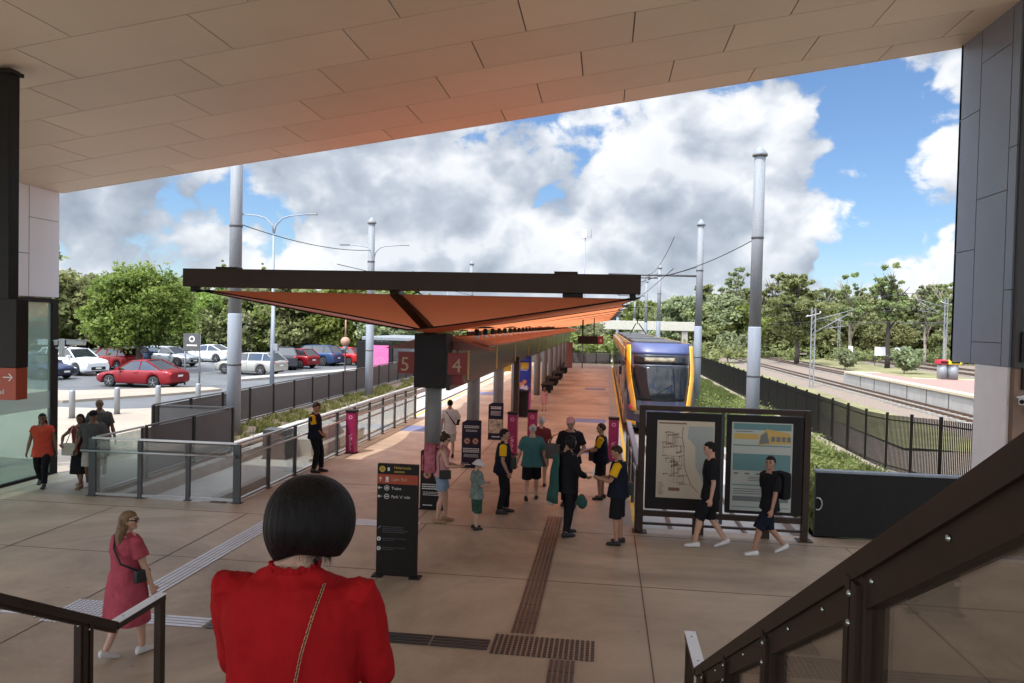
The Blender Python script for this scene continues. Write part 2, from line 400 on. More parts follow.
# ================================================================== station building over the camera
mat('soffit', (0.72, 0.63, 0.52), 0.55, var=0.035, vscale=0.6)
mat('soffit_gap', (0.10, 0.075, 0.055), 0.8)
mat('clad_white', (0.78, 0.78, 0.82), 0.45, var=0.03, vscale=1)
mat('clad_grey', (0.20, 0.245, 0.31), 0.4, var=0.06, vscale=0.8)
mat('clad_black', (0.02, 0.017, 0.015), 0.5)
mat('render_white', (0.78, 0.76, 0.75), 0.6, var=0.04)
mat('timber_wall', (0.16, 0.095, 0.06), 0.5, var=0.2, vscale=2)
m = M('soffit'); n = m.node_tree.nodes; l = m.node_tree.links; b = n['Principled BSDF']; src = b.inputs['Base Color'].links[0].from_socket
g9 = n.new('ShaderNodeNewGeometry'); q9 = n.new('ShaderNodeMapRange'); q9.inputs['To Min'].default_value = .93; q9.inputs['To Max'].default_value = 1.05; l.new(g9.outputs['Random Per Island'], q9.inputs[0])
x9 = n.new('ShaderNodeMixRGB'); x9.blend_type = 'MULTIPLY'; x9.inputs[0].default_value = 1; l.new(src, x9.inputs[1]); l.new(q9.outputs[0], x9.inputs[2]); l.new(x9.outputs[0], b.inputs['Base Color'])
def zc(x): return 6.56 + .142 * (x + 12.55)
def ye(x): return 15.86 - .0215 * (x + 12.67)
st = thing('station_building', 'station roof with sloping beige panelled ceiling over the brown concourse', 'building', (0, 8, 0))
def L8(mb):  # shift into the building's own coordinates
    mb.v = [(x, y - 8, z) for x, y, z in mb.v]; return mb
rs = MB()
def slab4(mb, x0, x1, ya, yb, zo0, zo1):
    vs = []
    for zo in (zo0, zo1):
        vs += [(x0, ya(x0), zc(x0)+zo), (x1, ya(x1), zc(x1)+zo), (x1, yb(x1), zc(x1)+zo), (x0, yb(x0), zc(x0)+zo)]
    mb.add(vs, [(0,3,2,1),(4,5,6,7),(0,1,5,4),(1,2,6,5),(2,3,7,6),(3,0,4,7)])
slab4(rs, -12.9, 10.5, lambda x: -9, lambda x: ye(x) - .02, .03, .5)
obj('roof_slab', L8(rs), 'soffit_gap', st)
pn = MB(); g_ = .010
rows = 19
for r in range(rows):
    top = -1.0*0 + 15.06 - 1.2 * (r - 1)      # far side of this row
    off = -12.04 + .84 * r - 2.46 * 6
    while off > -15.3: off -= 2.46
    x = off
    while x < 10.4:
        a = max(x, -12.66) + g_; b = min(x + 2.46, 10.4) - g_
        if b - a > .1:
            sh = lambda xx: -.0215 * (xx + 12.67)
            if r == 0: ya = lambda xx: 15.06 + sh(xx) + g_; yb = lambda xx: ye(xx)
            else: ya = lambda xx, t=top: t - 1.2 + sh(xx) + g_; yb = lambda xx, t=top: t + sh(xx) - g_
            slab4(pn, a, b, ya, yb, 0, .025)
        x += 2.46
obj('ceiling_panels', L8(pn), 'soffit', st)
ts_ = MB(); 
vs = []
for x in (-12.67, 10.5):
    for dy, dz in ((0, -.005), (.05, -.005), (.05, .5), (0, .5)): vs.append((x, ye(x) + dy, zc(x) + dz))
ts_.add(vs, [(0,1,5,4),(1,2,6,5),(2,3,7,6),(3,0,4,7),(0,3,2,1),(4,5,6,7)])
obj('fascia', L8(ts_), 'soffit', st)
# left wall: white cladding above a framed glass screen
lw = MB(); X0 = -12.67
for y0, y1, cuts in ((14.93, 15.83, (4.1, 5.86, 6.6)), (13.75, 14.91, (4.1, 5.05, 6.6)), (12.4, 13.73, (4.1, 5.4, 6.6))):
    for z0, z1 in zip(cuts[:-1], cuts[1:]): lw.bbox(X0 - .12, X0, y0, y1, z0 + .006, z1 - .006, .004)
obj('white_cladding', L8(lw), 'clad_white', st)
obj('cladding_backing', L8(MB().box(X0 - .3, X0 - .015, 6, 15.82, 4.1, 6.62)), 'soffit_gap', st)
gf = MB().box(X0 - .1, X0 + .02, 15.62, 15.80, 0, 4.06).box(X0 - .1, X0 + .02, 9, 15.62, 3.98, 4.08).box(X0 - .1, X0 + .02, 9, 15.62, 0, .06).box(X0 - .1, X0 + .02, 11.2, 11.3, .06, 3.98)
obj('glass_screen_frame', L8(gf), 'black_steel', st)
glassmat('screen_glass', (0.78, 0.92, 0.88), 0.07, 0.30, (0.66, 0.82, 0.76)); glassmat('frost_band', (0.85, 0.9, 0.9), 0.05, 0.5, (0.7, 0.78, 0.76))
obj('glass_screen', L8(MB().box(X0 - .045, X0 - .03, 9, 15.62, .06, 3.98)), 'screen_glass', st)
obj('frosted_band', L8(MB().box(X0 - .029, X0 - .026, 9, 15.6, 1.55, 1.95)), 'frost_band', st)
# right wall: blue-grey clad pier on a white base, dark return wall
cl = MB(); X1 = 6.70
for y0, y1, cuts in ((14.61, 15.42, (3.2, 5.3, 7.85, 9.35)), (13.56, 14.60, (3.2, 3.6, 6.2, 8.68, 9.35)), (13.30, 13.55, (3.2, 4.5, 6.9, 9.35))):
    for z0, z1 in zip(cuts[:-1], cuts[1:]): cl.bbox(X1, X1 + .1, y0 + .006, y1 - .006, z0 + .006, z1 - .006, .004)
cl.box(X1, 10.5, 15.33, 15.41, 3.2, 9.8)
obj('grey_cladding', L8(cl), 'clad_grey', st)
obj('pier_core', L8(MB().box(X1 + .03, 7.4, 13.34, 15.31, 3.23, 9.33)), 'soffit_gap', st)
obj('white_base', L8(MB().bbox(X1 + .01, 7.2, 13.34, 14.45, 0, 3.2, .01)), 'render_white', st)
obj('dark_return_wall', L8(MB().box(6.73, 10.5, 13.16, 13.29, 3.2, 9.8)), 'clad_black', st)
obj('timber_wall', L8(MB().box(6.75, 10.5, 13.2, 13.33, 0, 3.19)), 'timber_wall', st)
# rear of the building behind the camera
for x in (-12.4, -4.5, 3.5, 10): obj('rear_column', L8(MB().bbox(x-.25, x+.25, -8.6, -8.1, 0, zc(x)-.02, .02)), 'render_white', st)

# round signs and cameras on the right return wall
def ring(mb, cx, cz, r0, r1, y0, y1, n=24, mi=0):
    for i in range(n):
        a, b = 2*PI*i/n, 2*PI*(i+1)/n
        q = [(cx+r*math.cos(t), cz+r*math.sin(t)) for r, t in ((r0, a), (r1, a), (r1, b), (r0, b))]
        mb.prism(q, y0, y1, 'y', mi)
s1 = thing('wall_sign', 'black wall sign with an orange ring beside the grey pier', 'sign', (7.0, 13.15, 3.55))
obj('sign_plate', MB().box(-.2, .35, -.03, 0, -.25, .25), 'sign_black', s1); m_ = MB(); ring(m_, .08, 0, .13, .17, -.036, -.031); obj('ring_symbol', m_, 'gold', s1)
s2 = thing('wall_sign', 'small black square sign with a white round symbol on the brown wall', 'sign', (6.98, 13.19, 3.02))
obj('sign_plate', MB().box(-.13, .35, -.03, 0, -.18, .18), 'sign_black', s2); m_ = MB(); ring(m_, .1, 0, .09, .12, -.036, -.031); m_.prism([(.1+.05*math.cos(a*PI/6), .05*math.sin(a*PI/6)) for a in range(12)], -.036, -.031); obj('round_symbol', m_, 'sign_white', s2)
def cctv(loc, rz, label):
    t = thing('security_camera', label, 'camera', loc, rz)
    obj('housing', MB().bbox(-.055, .055, -.38, .05, -.05, .06, .02), 'white_metal', t)
    obj('hood', MB().bbox(-.065, .065, -.44, .03, .062, .08, .006), 'white_metal', t)
    obj('lens', MB().lathe([(.035, 0), (.035, .02)], 14, (0, 0, 0)), 'dark_void', t).matrix_local = Matrix.Translation((0, -.38, 0)) @ Matrix.Rotation(PI/2, 4, 'X')
    obj('bracket', MB().tube([(0, 0, -.05), (0, .04, -.14), (0, .16, -.16)], .02, 8).bbox(-.06, .06, .15, .19, -.24, -.08, .01), 'white_metal', t)
    return t
cctv((6.86, 12.98, 2.68), R(-40), 'white security camera on the brown wall below the round signs at the right')
t = thing('security_camera', 'white twin security cameras bracketed to the black frame of the glass screen', 'camera', (-12.5, 15.72, 3.05))
for s, z in ((-1, 0), (1, .02)):
    mw = Matrix.Rotation(R(90 - 12 * s), 4, 'Z')
    c_ = obj('camera_housing', MB().bbox(-.05, .05, -.22, .22, -.05, .05, .015), 'white_metal', t); c_.location = (s * .36 + (0.02), -.02, z); c_.rotation_euler = (0, R(6*s), R(90))
    obj('sun_shield', MB().bbox(-.07, .07, -.28, .24, .055, .07, .004), 'white_metal', c_)
obj('bracket', MB().tube([(-.3, 0, -.06), (0, 0, -.16), (.3, 0, -.04)], .02, 8).bbox(-.05, .05, -.04, .04, -.3, .1, .01), 'white_metal', t)

# hanging direction sign, far left
hs = thing('hanging_sign', 'black hanging direction sign with an orange lower band on a square dark hanger post', 'sign', (-8.55, 9.43, 0))
obj('hanger_post', MB().bbox(.08, .31, -.09, .09, 3.92, 7.12, .01).box(.04, .35, -.12, .12, 7.04, 7.09), 'black_steel', hs)
obj('sign_panel', MB().bbox(-.75, .45, -.11, .11, 2.97, 3.93, .008), 'sign_black', hs)
obj('orange_band', MB().bbox(-.75, .445, -.105, .105, 2.52, 2.968, .008), 'orange_sign', hs)
text('Light Rail', .10, 'sign_white', hs, (-.1, -.107, 2.60))
m_ = MB(); ring(m_, .02, 2.84, .03, .055, -.112, -.106); obj('stop_symbol', m_, 'gold', hs)
m_ = MB().box(.135, .19, -.112, -.106, 2.80, 2.88).box(.12, .205, -.112, -.106, 2.775, 2.79)
obj('tram_symbol', m_, 'sign_white', hs)
m_ = MB().box(.25, .37, -.112, -.106, 2.83, 2.845).prism([(.33, 2.785), (.35, 2.785), (.40, 2.8375), (.35, 2.89), (.33, 2.89), (.375, 2.8375)], -.112, -.106)
obj('arrow_symbol', m_, 'sign_white', hs)

# ================================================================== steps and balustrades
mat('step_concrete', (0.30, 0.24, 0.20), 0.7, var=0.1)
sp = MB(); n = 13; rise = 2.15 / n; y = 5.2
prof = [(5.2, 0)]
for i in range(n):
    prof.append((5.2 - i * .28, (i + 1) * rise)); prof.append((5.2 - (i + 1) * .28, (i + 1) * rise))
prof += [(-7, 2.15), (-7, 0)]
struct('stairs', MB().prism([(p[0], p[1] + .0001) for p in prof], -3.99, 0.86, 'x'), 'step_concrete')
glassmat('rail_glass', (0.80, 0.78, 0.74), 0.10, 0.05, (0.35, 0.3, 0.26))
def zr(y, k=.562): return 1.2 + (5.55 - y) * k
def stair_rail(name, X, label, s):
    t = thing(name, label, 'balustrade', (X, 5.55, 0))
    top = MB(); Yt = 1.2
    a = Vector((0, Yt - 5.55, zr(Yt))); b = Vector((0, 0, 1.2))
    top.bar(a, b, .075, .065)
    if s > 0: top.bar(a + Vector((0, 0, -.085)), b + Vector((0, 0, -.085)), .05, .09)
    else: top.bar(a + Vector((0, 0, -.045)), b + Vector((0, 0, -.045)), .05, .03)
    obj('top_rail', top, 'dark_bronze', t)
    e = MB().bar((0, 0, 1.198), (0, .66, 1.198), .085, .05); obj('end_rail', e, 'dark_bronze', t)
    obj('white_capping', MB().bar((0, .01, 1.228), (0, .67, 1.228), .09, .008), 'white_metal', t)
    pts = [.62] if s < 0 else [.62]
    obj('end_post', MB().bbox(-.035, .035, .60, .67, 0, 1.17, .006), 'dark_bronze', t)
    ys = [5.12, 4.28, 3.3, 2.21] if s > 0 else [5.2, 3.6, 2.0]
    blt = lambda c_, r_: obj('bolt', MB().ell(c_, r_, 10, 6), 'bolt', t)
    for yp in ys:
        zt = zr(yp) - .01; zb = max(0, (5.2 - yp) * .59)
        p = MB().bbox(-.03, .03, yp - 5.55 - .07, yp - 5.55 + .07, zb, zt, .006).bbox(-.048, .048, yp-5.55-.05, yp-5.55-.01, zb, zt - .03, .004).box(-.045, .045, yp-5.55+.01, yp-5.55+.05, zb, zt - .03)
        obj('post', p, 'dark_bronze', t)
        for dz in ((.07, .155) if s > 0 else (.07,)):
            blt((-.046 * 1 if s > 0 else .046, yp - 5.55 + .0, zt - dz), (.009, .011, .011))
    yb = 5.1
    while yb > 1.3:
        blt((-.028 if s > 0 else .028, yb - 5.55, zr(yb) - .07), (.007, .009, .009)); yb -= .43
    blt((0, .12, 1.233), (.011, .011, .004)); blt((0, .56, 1.233), (.011, .011, .004))
    # sloping glass between the posts
    gl = MB(); ed = [5.5] + ys + [1.2]
    for ya, yb in zip(ed[:-1], ed[1:]):
        A, B = ya - .07, yb + .07
        q = [(A-5.55, max(.08, (5.2-A)*.59+.06)), (B-5.55, (5.2-B)*.59+.06), (B-5.55, zr(B) - .13), (A-5.55, zr(A) - .13)]
        gl.prism(q, -.006, .006, 'x')
    if s > 0: obj('glass_panels', gl, 'rail_glass', t)
    fr = MB()
    for ya, yb in zip(ed[:-1], ed[1:]):
        A, B = ya - .07, yb + .07
        if s > 0: fr.bar((0, B-5.55, (5.2-B)*.59+.05), (0, A-5.55, max(.05, (5.2-A)*.59+.05)), .03, .03)
    if s > 0: obj('lower_channel', fr, 'dark_bronze', t)
    return t
stair_rail('stair_balustrade', 0.76, 'dark bronze stair balustrade with glass panels on the right side of the steps', 1)
stair_rail('stair_balustrade', -3.93, 'dark stair handrail with white capped end on the left side of the steps', -1)

# low black wall at the right
w = thing('low_wall', 'low black panelled wall between the map frame and the white pier base', 'wall', (5.3, 13.95, 0))
obj('wall_panel', MB().bbox(-1.45, 1.45, -.04, .06, .02, 1.18, .006), 'black_steel', w)
obj('coping', MB().bbox(-1.47, 1.45, -.07, .09, 1.182, 1.222, .006), 'galv_pale', w)
obj('hook_ring', MB().tube([(-1.42 + .09*math.cos(a*PI/8)*.8, -.09, .62 + .11*math.sin(a*PI/8)) for a in range(-5, 6)], .012, 8), 'stainless', w)
# ================================================================== tram stop canopy
mat('fabric', (0.56, 0.15, 0.075), 0.65, var=0.06, vscale=0.8)
nt = M('fabric').node_tree; b_ = nt.nodes['Principled BSDF']; tl_ = nt.nodes.new('ShaderNodeBsdfTranslucent'); tl_.inputs[0].default_value = (.75, .24, .10, 1)
mx_ = nt.nodes.new('ShaderNodeMixShader'); mx_.inputs[0].default_value = .45
nt.links.new(b_.outputs[0], mx_.inputs[1]); nt.links.new(tl_.outputs[0], mx_.inputs[2]); nt.links.new(mx_.outputs[0], nt.nodes['Material Output'].inputs[0])
mat('canopy_red', (0.20, 0.075, 0.055), 0.5, var=0.1)
mat('strip_glass', (0.085, 0.085, 0.08), 0.25, var=0.1, spec=0.7)
mat('column_grey', (0.18, 0.175, 0.165), 0.45, 0.1, var=0.08)
cn = thing('tram_stop_canopy', 'long tram stop canopy with orange fabric wings on a dark brown end beam', 'canopy', (-3.5, 12.9, 0))
W = 4.13; PIT = 4.75; NB = 12; CY0 = 2.1
obj('end_beam', MB().bbox(-4.22, 4.08, -.16, .16, 4.29, 4.62, .01).box(-3.6, -3.2, -.12, .12, 4.62, 4.66).box(2.6, 3.0, -.12, .12, 4.62, 4.66), 'dark_bronze', cn)
obj('beam_end_plate', MB().box(-4.1, -4.02, -.1, .1, 4.2, 4.29).box(3.9, 4.0, -.1, .1, 4.18, 4.29).bbox(2.75, 3.1, -.1, .1, 4.22, 4.29, .01), 'black_steel', cn)
obj('raking_prop', MB().bar((-.28, .0, 4.3), (.02, CY0 - .05, 3.45), .16, .2, 0, (0, 1, 0)), 'dark_bronze', cn)
# front membrane: from the end beam down to the first column head
def tri_mem(mb, n=18):
    A = Vector((-3.85, .1, 4.23)); B = Vector((3.95, .1, 4.22)); C = Vector((.02, CY0, 3.52)); vs = []; idx = {}
    for i in range(n + 1):
        s = i / n
        L_ = A.lerp(C, s); Rr = B.lerp(C, s)
        # side cables bow inwards
        bow = 4 * s * (1 - s)
        L_ += Vector((.30 * bow, .05 * bow, -.02 * bow)); Rr += Vector((-.30 * bow, .05 * bow, -.02 * bow))
        for j in range(n + 1):
            t_ = j / n; p = L_.lerp(Rr, t_); sag = 4 * t_ * (1 - t_)
            p.z += -.02 * sag * (1 - s) + .02 * sag; p.y += .35 * sag * (1 - s) * s
            idx[i, j] = len(vs); vs.append(p)
    fs = [(idx[i, j], idx[i, j+1], idx[i+1, j+1], idx[i+1, j]) for i in range(n) for j in range(n)]
    mb.add(vs, fs, 0, True); return [vs[idx[i, 0]] for i in range(n+1)], [vs[idx[i, n]] for i in range(n+1)]
mb = MB(); La, Rb = tri_mem(mb); obj('front_membrane', mb, 'fabric', cn, False)
cb = MB().tube(La, .022, 6).tube(Rb, .022, 6); cb.tube([(-4.05, 0, 4.2), La[0]], .02, 6).tube([(3.97, 0, 4.2), Rb[0]], .02, 6)
obj('edge_cables', cb, 'black_steel', cn)
for k in range(NB):
    yb0 = .06 + PIT * k; yb1 = PIT * (k + 1) - .02
    for s in (-1, 1):
        mb = MB(); vs = []; fs = []; nu, nv = 10, 10; edge = []
        for i in range(nu + 1):
            u = i / nu; y = yb0 + (yb1 - yb0) * u; bow = 4*u*(1-u)
            wx = W - .05 - .25 * bow
            yc = CY0 + PIT * k; dz = .10 * min(1, abs(y - yc) / 2.4)
            for j in range(nv + 1):
                t_ = j / nv; x = s * wx * t_
                z = 3.50 + dz * (1 - t_) + (.74) * (t_ ** 1.08) - .06 * bow * t_
                vs.append((x, y, z))
            edge.append(vs[-1])
        fs = [(i*(nv+1)+j, i*(nv+1)+j+1, (i+1)*(nv+1)+j+1, (i+1)*(nv+1)+j) for i in range(nu) for j in range(nv)]
        mb.add(vs, fs, 0, True)
        if not (k == 0 and s == -2): w_ = obj('wing_membrane', mb, 'fabric', cn, False)
        f2 = MB().tube(edge, .013, 5).tube([vs[j] for j in range(nv+1)], .014, 5).tube([vs[nu*(nv+1)+j] for j in range(nv+1)], .02, 5)
        obj('membrane_cable', f2, 'black_steel', w_)
for k in range(1, NB + 1):
    y = PIT * k
    obj('tie_bar', MB().tube([(-4.1, y, 4.23), (0, y, 3.62)], .016, 6).tube([(4.0, y, 4.23), (0, y, 3.62)], .016, 6), 'dark_bronze', cn)
for k in range(NB):
    obj('column', MB().lathe([(.17, 0), (.17, 3.3)], 24, (0, CY0 + PIT * k, 0)), 'column_grey', cn)
    if k: obj('column_head', MB().bbox(-.2, .2, CY0+PIT*k-.2, CY0+PIT*k+.2, 3.2, 3.5, .02), 'dark_bronze', cn)
obj('end_box', MB().bbox(-.33, .33, 1.72, 2.35, 2.40, 3.50, .012), 'charcoal', cn)
sh = MB()
for k in range(NB):
    y0 = 3.0 + PIT*k; sh.prism([(.18, 3.36), (1.0, 3.21), (1.0, 3.25), (.18, 3.41)], y0, y0 + PIT - .04, 'y')
    sh.prism([(-.18, 3.36), (-1.0, 3.21), (-1.0, 3.25), (-.18, 3.41)], y0, y0 + PIT - .04, 'y')
sh.prism([(-1.15, 3.16), (1.15, 3.16), (.5, 3.36), (-.5, 3.36)], 2.4, 2.98, 'y')
obj('service_shelf', sh, 'canopy_red', cn)
sf = MB().box(.15, .23, 2.6, 57, 2.28, 3.19)
st_ = obj('signage_fascia', sf, 'strip_glass', cn)
ic = MB()
for k in range(NB):
    y0 = 4.6 + PIT * k
    obj('yellow_stripe', MB().box(.232, .236, y0, y0 + .25, 2.35, 3.1), 'gold', st_)
ic = MB(); rd_ = random.Random(3)
for k in range(NB):
    y0 = 5.3 + PIT * k; ic = MB()
    for a in range(3):
        for q in range(3): ic.box(.232, .236, y0 + a*.8, y0 + a*.8 + .35 + .2*rd_.random(), 2.95 - q*.22, 2.99 - q*.22)
obj('fascia_lettering', ic, 'frame_grey', st_)
# spotlights in pairs along the right side
for k in range(22):
    y0 = 3.6 + k * 1.18 * (1 + (k > 8) * .0)
    q = MB(); 
    for d in (0,):
        q.lathe([(.05, 0), (.06, .02), (.06, .16), (.04, .2)], 10, (.62, y0 + d, 3.40))
    sl_ = obj('spotlight', q, 'black_steel', cn)
    obj('spotlight_rim', MB().lathe([(.066, -.02), (.070, .05)], 10, (.62, y0, 3.40)), 'white_metal', sl_)
obj('lighting_rail', MB().tube([(.62, 2.6, 3.63), (.62, 56, 3.63)], .025, 6), 'black_steel', cn)
# platform number signs hang from the end box
def numsign(n, x0, x1, label):
    t = thing('platform_number_sign', label, 'sign', ((x0+x1)/2, 14.68, 0))
    w = x1 - x0; obj('sign_plate', MB().bbox(-w/2, w/2, -.03, .03, 2.68, 3.12, .005), 'red_sign', t)
    text(n, .40, 'sign_cream', t, (-.11 if n == '4' else -.13, -.033, 2.735), align='LEFT'); return t
numsign('4', -3.14, -2.74, 'red platform number sign reading 4 right of the canopy end box')
numsign('5', -4.17, -3.82, 'red platform number sign reading 5 left of the canopy end box')
t = thing('small_exit_sign', 'small dull red plate under the platform 4 sign', 'sign', (-2.98, 14.85, 0)); obj('sign_plate', MB().bbox(-.12, .12, -.02, .02, 2.46, 2.66, .004), 'red_sign', t)
obj('hanging_rod', MB().box(-.01, .01, -.01, .01, 2.66, 3.2), 'black_steel', t)

# hanging passenger display
t = thing('passenger_display', 'black hanging passenger display with a red end under the right canopy wing', 'display', (-.57, 30, 0))
obj('display_case', MB().bbox(-.52, .28, -.1, .1, 2.98, 3.3, .01), 'sign_black', t); obj('red_end', MB().bbox(.281, .5, -.1, .1, 2.98, 3.3, .01), 'red_sign', t)
text('4', .2, 'sign_white', t, (.34, -.104, 3.06))
obj('hanger', MB().box(-.36, -.3, -.02, .02, 3.3, 3.98).box(.1, .14, -.02, .02, 3.3, 4.05), 'black_steel', t)

# advertising column, wayfinding and notices on the platform
mat('ad_blue', (0.02, 0.04, 0.34), 0.4, var=0.25, vscale=3); mat('ad_pink', (0.6, 0.03, 0.35), 0.4, var=0.2, vscale=4); mat('ad_light', (0.6, 0.6, 0.75), 0.4); mat('ad_orange', (0.7, 0.25, 0.08), 0.4)
t = thing('advertising_column', 'blue and pink advertising column standing among the platform columns', 'advertisement', (-3.4, 31.8, 0))
obj('core', MB().bbox(-.25, .25, -.25, .25, 0, 2.36, .02), 'ad_blue', t)
obj('pale_side', MB().box(-.256, -.251, -.24, .24, .05, 2.3), 'ad_light', t)
obj('pink_panel', MB().box(-.245, .245, -.256, -.251, .05, .85).box(.251, .256, -.24, .24, .05, .8), 'ad_pink', t)
m_ = MB(); 
for i, (x, z, r) in enumerate(((-.1, 1.1, .13), (.1, .98, .1), (.02, 1.25, .09))): m_.prism([(x+r*math.cos(a*PI/8), z+r*math.sin(a*PI/8)) for a in range(16)], -.262, -.257 - .001*i)
obj('picture', m_, 'ad_orange', t)
m_ = MB()
for i in range(4): obj('printed_line', MB().box(-.17, .1 + .03*(i % 2), -.262, -.257, 2.0 - i*.09, 2.04 - i*.09), 'ad_light', t)
m_.prism([(-.18, .95), (-.05, 1.15), (.02, 1.02), (.12, 1.12), (.16, .9)], -.27, -.264)
obj('lettering', m_, 'ad_light', t)

# totem
t = thing('wayfinding_totem', 'tall black wayfinding totem with an orange Light Rail band standing on the open floor', 'sign', (-2.94, 10.46, 0))
obj('panel', MB().bbox(-.305, .305, -.035, .035, .02, 1.66, .006), 'sign_black', t)
obj('orange_band', MB().box(-.305, .305, -.040, -.036, 1.37, 1.51), 'orange_sign', t)
obj('base_plate', MB().bbox(-.36, -.2, -.09, .09, 0, .02, .004), 'charcoal', t); obj('base_plate', MB().bbox(.2, .36, -.09, .09, 0, .02, .004), 'charcoal', t)
m_ = MB(); ring(m_, -.23, 1.585, .022, .045, -.042, -.0365, 20); m_.box(-.242, -.218, -.042, -.0365, 1.573, 1.597); obj('network_symbol', m_, 'gold', t)
text('Helensvale', .058, 'gold', t, (-.055, -.037, 1.592)); text('station', .058, 'gold', t, (-.055, -.037, 1.535))
text('Light Rail', .062, 'sign_cream', t, (-.09, -.042, 1.42)); text('Trains', .058, 'sign_white', t, (-.09, -.037, 1.288)); text("Park 'n' ride", .058, 'sign_white', t, (-.09, -.037, 1.165))
def arrow(mb, cx, cz, s, ang):
    pts = [(-1, .12), (-1, -.12), (.3, -.12), (-.1, -.6), (.25, -.6), (.95, 0), (.25, .6), (-.1, .6), (.3, .12)]
    c, s_ = math.cos(ang), math.sin(ang); 
    for tri in ([0, 1, 2, 8], [3, 4, 5, 2], [5, 6, 7, 8], [2, 5, 8]):
        mb.prism([(cx + s*(pts[i][0]*c - pts[i][1]*s_), cz + s*(pts[i][0]*s_ + pts[i][1]*c)) for i in tri], -.0425 , -.0405 if cz > 1.36 and cz < 1.5 else -.0365)
m_ = MB(); arrow(m_, -.255, 1.44, .034, PI/2); arrow(m_, -.265, 1.31, .034, PI); arrow(m_, -.265, 1.185, .034, PI)
obj('arrows', m_, 'sign_white', t)
m_ = MB().box(-.175, -.135, -.043, -.0405, 1.415, 1.475).box(-.185, -.125, -.043, -.0405, 1.40, 1.41); ring(m_, -.16, 1.31, .03, .038, -.041, -.0365, 16); m_.box(-.175, -.145, -.041, -.0365, 1.297, 1.323); ring(m_, -.16, 1.185, .03, .038, -.041, -.0365, 16); m_.box(-.178, -.142, -.041, -.0365, 1.178, 1.192)
m_.box(-.15, -.12, -.041, -.0365, 1.56, 1.61)
ring(m_, -.265, .56, .012, .03, -.041, -.0365, 12); ring(m_, -.265, .42, .012, .03, -.041, -.0365, 12)
obj('pictograms', m_, 'sign_white', t)
m_ = MB(); rd_ = random.Random(1)
for z, n_ in ((.735, 4), (.565, 2), (.43, 2)):
    for i in range(n_):
        x = -.21
        L_ = .28 + .1*rd_.random() if i < n_-1 or n_ > 2 else .17
        while x < -.21 + L_:
            w_ = .02 + .03*rd_.random(); m_.box(x, x + w_, -.041, -.0365, z - i*.026, z - i*.026 + .010); x += w_ + .007
obj('small_print', m_, 'frame_grey', t)
obj('blue_arrow', MB().prism([(-.29, .7), (-.24, .74), (-.24, .76), (-.28, .72)], -.041, -.0365), 'blue_paint', t)

# notices
def notice(loc, w, h, label, kind, rz=0):
    t = thing('notice_board', label, 'sign', loc, rz); c = .07
    obj('panel', MB().prism([(-w/2, 0.02), (w/2, 0.02), (w/2, h), (-w/2 + c*1.6, h), (-w/2, h - c)], -.03, .03), 'navy_sign' if kind else 'sign_black', t)
    m_ = MB(); rd_ = random.Random(int(w*100 + loc[1]))
    def line(z, x0, x1, hh=.016):
        x = x0
        while x < x1: q = min(.02 + .035*rd_.random(), x1 - x); m_.box(x, x + q, -.036, -.031, z, z + hh); x += q + .009
    if kind != 2:
        for i, z in enumerate((h-.16, h-.20)): line(z, -w/2+.06, w/2-.05, .02)
        for z in (h-.26, h-.29): line(z, -w/2+.1, w/2-.1, .012)
        for z in (h*.39, h*.355, h*.32): line(z, -w/2+.04, w/2-.04, .022)
        for z in (h*.27, h*.245, h*.22): line(z, -w/2+.06, w/2-.06, .010)
        line(.06, -w/2+.06, 0, .02)
        q = MB(); p = MB()
        for cx in (-w*.22, w*.22):
            p.prism([(cx + .078*math.cos(a*PI/12), h*.56 + .078*math.sin(a*PI/12)) for a in range(24)], -.036, -.031)
            ring(q, cx, h*.56, .07, .088, -.041, -.037); q.bar((cx - .05, -.039, h*.56 + .05), (cx + .05, -.039, h*.56 - .05), .004, .014, 0, (1, 0, 1))
            obj('prohibition_disc', p, 'sign_cream', t); obj('prohibition_ring', q, 'red_sign', t); q = MB(); p = MB()
        q = MB()
        for cx in (-w*.22, w*.22): q.bar((cx-.04, -.0375, h*.56 - .005), (cx+.035, -.0375, h*.56 + .005), .002, .012).box(cx - .01, cx + .012, -.0385, -.0365, h*.56 - .03, h*.56 + .02)
        obj('pictogram', q, 'sign_black', t)
    else:
        for z in (h-.15, h-.2): line(z, -w/2+.08, w/2-.06, .03)
        for z in (h-.28, h-.32, h-.36, h-.4): line(z, -w/2+.08, w/2-.08, .014)
        obj('picture', MB().box(-w/2+.02, w/2-.01, -.036, -.031, .2, h*.55), 'photo_print', t)
        line(.07, -w/2+.12, w/2-.1, .035)
    obj('lettering', m_, 'sign_white', t)
    obj('foot', MB().bbox(-w/2, w/2, -.14, .14, 0, .02, .004), 'charcoal', t)
mat('photo_print', (0.30, 0.2, 0.10), 0.4, var=0.9, vscale=9, col2=(0.32, 0.28, 0.2))
notice((-3.36, 18.8, 0), .50, 1.22, 'tall dark prohibition notice with two red ringed discs in front of the second grey column', 1)
notice((-3.42, 23.5, 0), .48, 1.18, 'dark blue notice with a photograph on its lower half by the third grey column', 2)
notice((-3.35, 14.45, 0), .50, 1.22, 'prohibition notice half hidden behind the woman with the pink backpack', 0)

